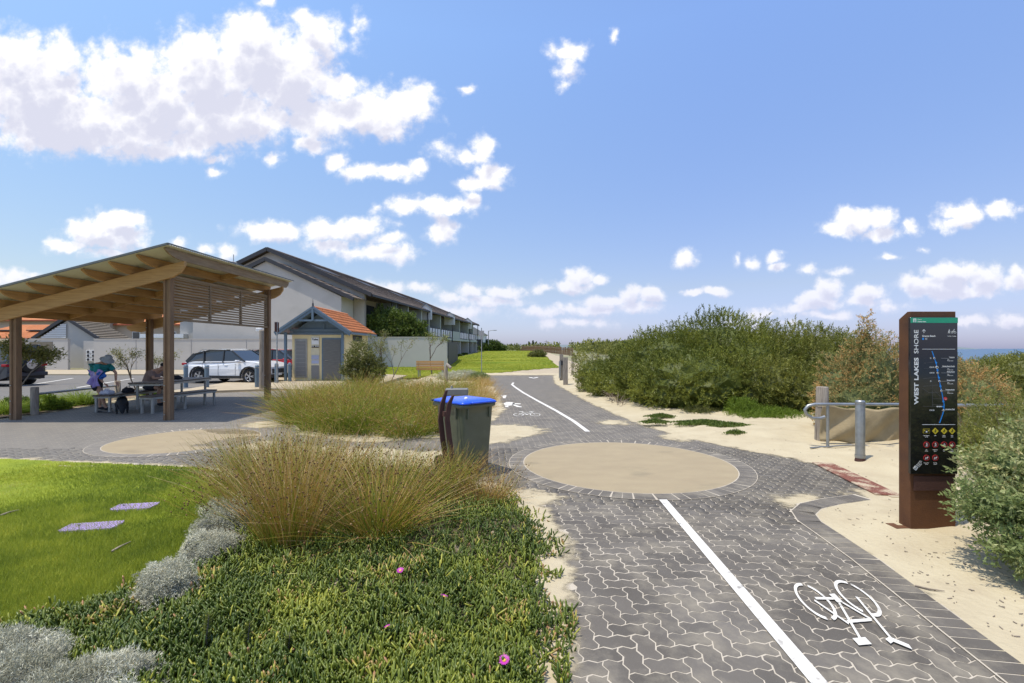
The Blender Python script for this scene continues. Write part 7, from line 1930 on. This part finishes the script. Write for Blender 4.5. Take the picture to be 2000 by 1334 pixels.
    for k, (a, b, ty) in enumerate(pic):
        s = .0285
        if ty == 'y':
            o = MB().prism([(X(a)-s*1.05, Z(b)), (X(a), Z(b)+s*1.05), (X(a)+s*1.05, Z(b)), (X(a), Z(b)-s*1.05)], y-.0012, y, 'y').build('warning_sign', m_yel, pn)
            g = MB(); g.bar((X(a)-.003, y-.0015, Z(b)-.013), (X(a)+.002, y-.0015, Z(b)+.008), .006, .001, (0, -1, 0)); g.cyl((X(a)+.002, y-.0012, Z(b)+.013), (X(a)+.002, y-.0024, Z(b)+.013), .004, n=8); g.bar((X(a)-.010, y-.0017, Z(b)-.002*(k-1)), (X(a)+.010, y-.0017, Z(b)+.003), .004, .001, (0, -1, 0)); g.build('pictogram', m_blk, o)
        elif ty == 'n':
            dot(a, b, s, m_red, 'prohibition_sign'); o = MB().cyl((X(a), y-.0012, Z(b)), (X(a), y-.0018, Z(b)), s*.80, n=20).build('prohibition_ground', m_blk, pn)
            g = MB(); yy = y-.0020
            if k in (4, 5): g.cyl((X(a)+.001, yy, Z(b)+.012), (X(a)+.001, yy-.001, Z(b)+.012), .005, n=8); g.bar((X(a), yy, Z(b)+.008), (X(a), yy, Z(b)-.004), .010, .001, (0, -1, 0)); g.bar((X(a), yy-.0002, Z(b)-.003), (X(a)+.008, yy-.0002, Z(b)-.016), .005, .001, (0, -1, 0)); g.bar((X(a), yy-.0004, Z(b)-.003), (X(a)-.007, yy-.0004, Z(b)-.016), .005, .001, (0, -1, 0)); g.bar((X(a), yy-.0006, Z(b)+.004), (X(a)+.013, yy-.0006, Z(b)-.003), .004, .001, (0, -1, 0))
            elif k in (6, 7): g.prism([(X(a)-.015, Z(b)-.012), (X(a)+.015, Z(b)-.012), (X(a)+.001, Z(b)+.013)], yy-.001, yy, 'y')
            else: g.bar((X(a)-.012, yy, Z(b)), (X(a)+.008, yy, Z(b)), .010, .001, (0, -1, 0)); g.bar((X(a)+.006, yy-.0002, Z(b)+.002), (X(a)+.014, yy-.0002, Z(b)+.009), .008, .001, (0, -1, 0)); [g.bar((X(a)+dx, yy-.0004, Z(b)), (X(a)+dx, yy-.0004, Z(b)-.014), .003, .001, (0, -1, 0)) for dx in (-.011, -.006, .003, .008)]
            g.build('pictogram', m_wht, o)
            MB().bar((X(a)-s*.62, y-.0038, Z(b)+s*.62), (X(a)+s*.62, y-.0038, Z(b)-s*.62), .003, .001, (0, -1, 0)).build('slash', m_red, o)
        else:
            o = MB().box((X(a), y, Z(b)), (.062, .0012, .040)).build('flag_frame', m_yel, pn); MB().box((X(a), y-.001, Z(b)), (.057, .0012, .035)).build('flag_field', m_blk, o)
            g = MB(); [g.box((X(a)+dx, y-.002, Z(b)+.004), (.010, .001, .010)) for dx in (-.018, .018)]; g.build('flags', m_yel, o); MB().sphere((X(a), y-.0016, Z(b)-.007), .010, 10, 6, (1, .1, .7)) ; MB().cyl((X(a), y-.0016, Z(b)-.006), (X(a), y-.0026, Z(b)-.006), .008, n=10).build('swimmer', m_wht, o)
        for i_, ll in enumerate(labs[k].split('\n')): put_text(ll, pn, X(a), y, Z(b+(9.6 if ty != 'n' else 10.6)+i_*2.6), .0092, m_wht, align='CENTER')
    # tilted logo at the bottom left
    lg = link('logo', MB().box((0, 0, 0), (.034, .0012, .034)).mesh('logo', m_wht), pn, (X(1785), y, Z(916)), (0, R(-50), 0))
    MB().bar((-.009, -.0012, -.009), (-.009, -.0012, .009), .003, .001, (0, -1, 0)).build('logo_mark', m_blk, lg); MB().bar((-.009, -.0014, .009), (.009, -.0014, -.009), .003, .001, (0, -1, 0)).build('logo_mark', m_blk, lg); MB().bar((.009, -.0016, -.009), (.009, -.0016, .009), .003, .001, (0, -1, 0)).build('logo_mark', m_blk, lg)
    for i_, ll in enumerate(('Coast Park', 'Shared Trail', 'Adelaide')):
        me = text_mesh(ll, .0125); me.materials.clear(); me.materials.append(m_wht); link('logo_text', me, lg, (.022, -.0012, .006-i_*.013), (R(90), 0, 0))
map_sign()

# ================================================================== rail, shade cloth, steel bollard on the beach path
t = thing('steel_bollard', 'galvanised steel bollard standing on the sand in front of the rail', 'bollard', (*W(1680, 912), .0))
MB().lathe([(.060, -.1), (.060, .93), (.055, .955), (.001, .96)], n=18).build('bollard_tube', m_galv, t); MB().lathe([(.066, .14), (.068, .16), (.066, .18)], n=18).build('collar', m_galv, t); MB().lathe([(.072, .0), (.068, .10), (.062, .13)], n=14).build('base_sleeve', m_corten2, t)
MB().lathe([(.063, .90), (.064, .92), (.063, .94)], n=18).build('band', m_galv, t)
t = thing('beach_rail', 'galvanised pipe handrail with a hooked end along the beach path', 'handrail', (*W(1613, 884), .0))
d0 = 7.72; x0 = 0; 
hook = [(-.22+.0, 0, .62)]
pts = [(-.02, 0, .585), (-.10, 0, .56), (-.22, 0, .565), (-.315, 0, .62), (-.345, 0, .70), (-.29, 0, .765), (-.18, 0, .79), (0, 0, .79), (1.2, -.02, .79), (2.2, .05, .77), (3.4, .3, .74), (4.6, .6, .72)]
MB().tube(pts, .026, 10).build('rail_pipe', m_galv, t)
for x, y_ in ((.03, 0), (1.35, 0), (2.6, .12), (3.9, .42)): MB().cyl((x, y_, -.1), (x, y_, .79), .024, n=10).build('upright', m_galv, t)
MB().tube([(-.32, -.1, .10), (.4, 0, .125), (.9, -.03, .10), (1.3, 0, .115)], .012, 6).build('low_cable', m_galv, t)
t = thing('timber_post', 'thick weathered timber post beside the hooked end of the rail', 'post', (*W(1606, 871), .0), R(6))
MB().lathe([(.125, -.1), (.115, .3), (.10, .7), (.095, 1.02), (.085, 1.035), (.001, 1.035)], n=12).build('post_shaft', m_grey, t); MB().tube([(.10*math.cos(a), .10*math.sin(a), .70+.01*math.sin(3*a)) for a in [i*.5 for i in range(14)]], .008, 5).build('tie_wire', m_twig, t)
# sagging shade cloth
rg = np.random.default_rng(3); nx, nz = 46, 16; V = []
for j in range(nz+1):
    for i in range(nx+1):
        u = i/nx; v_ = j/nz
        top = .72-.06*math.sin(u*math.pi)+.015*math.sin(u*21); bot = .06+.06*math.sin(u*7+1)+.16*max(0, u-.6)
        z = top*(1-v_)+bot*v_; x = .02+u*1.75
        V.append((x, .05+.05*math.sin(u*9+v_*3)*math.sin(v_*3.1)+.03*math.sin(u*25+v_*9)*v_+.05*v_, z))
Fc = [(j*(nx+1)+i, j*(nx+1)+i+1, (j+1)*(nx+1)+i+1, (j+1)*(nx+1)+i) for j in range(nz) for i in range(nx)]
o = link('shade_cloth', fast_mesh('shade_cloth', V, Fc, M('tan_cloth', (.42, .335, .20), (.35, .275, .16), scale=5, rough=.95, bump=.4, bscale=30), None, True), None, (*W(1608, 880), .03)); tag(o, 'sagging tan shade cloth hung on the pipe rail beside the timber post', 'cloth')
s_ = o.modifiers.new('thickness', 'SOLIDIFY'); s_.thickness = .006
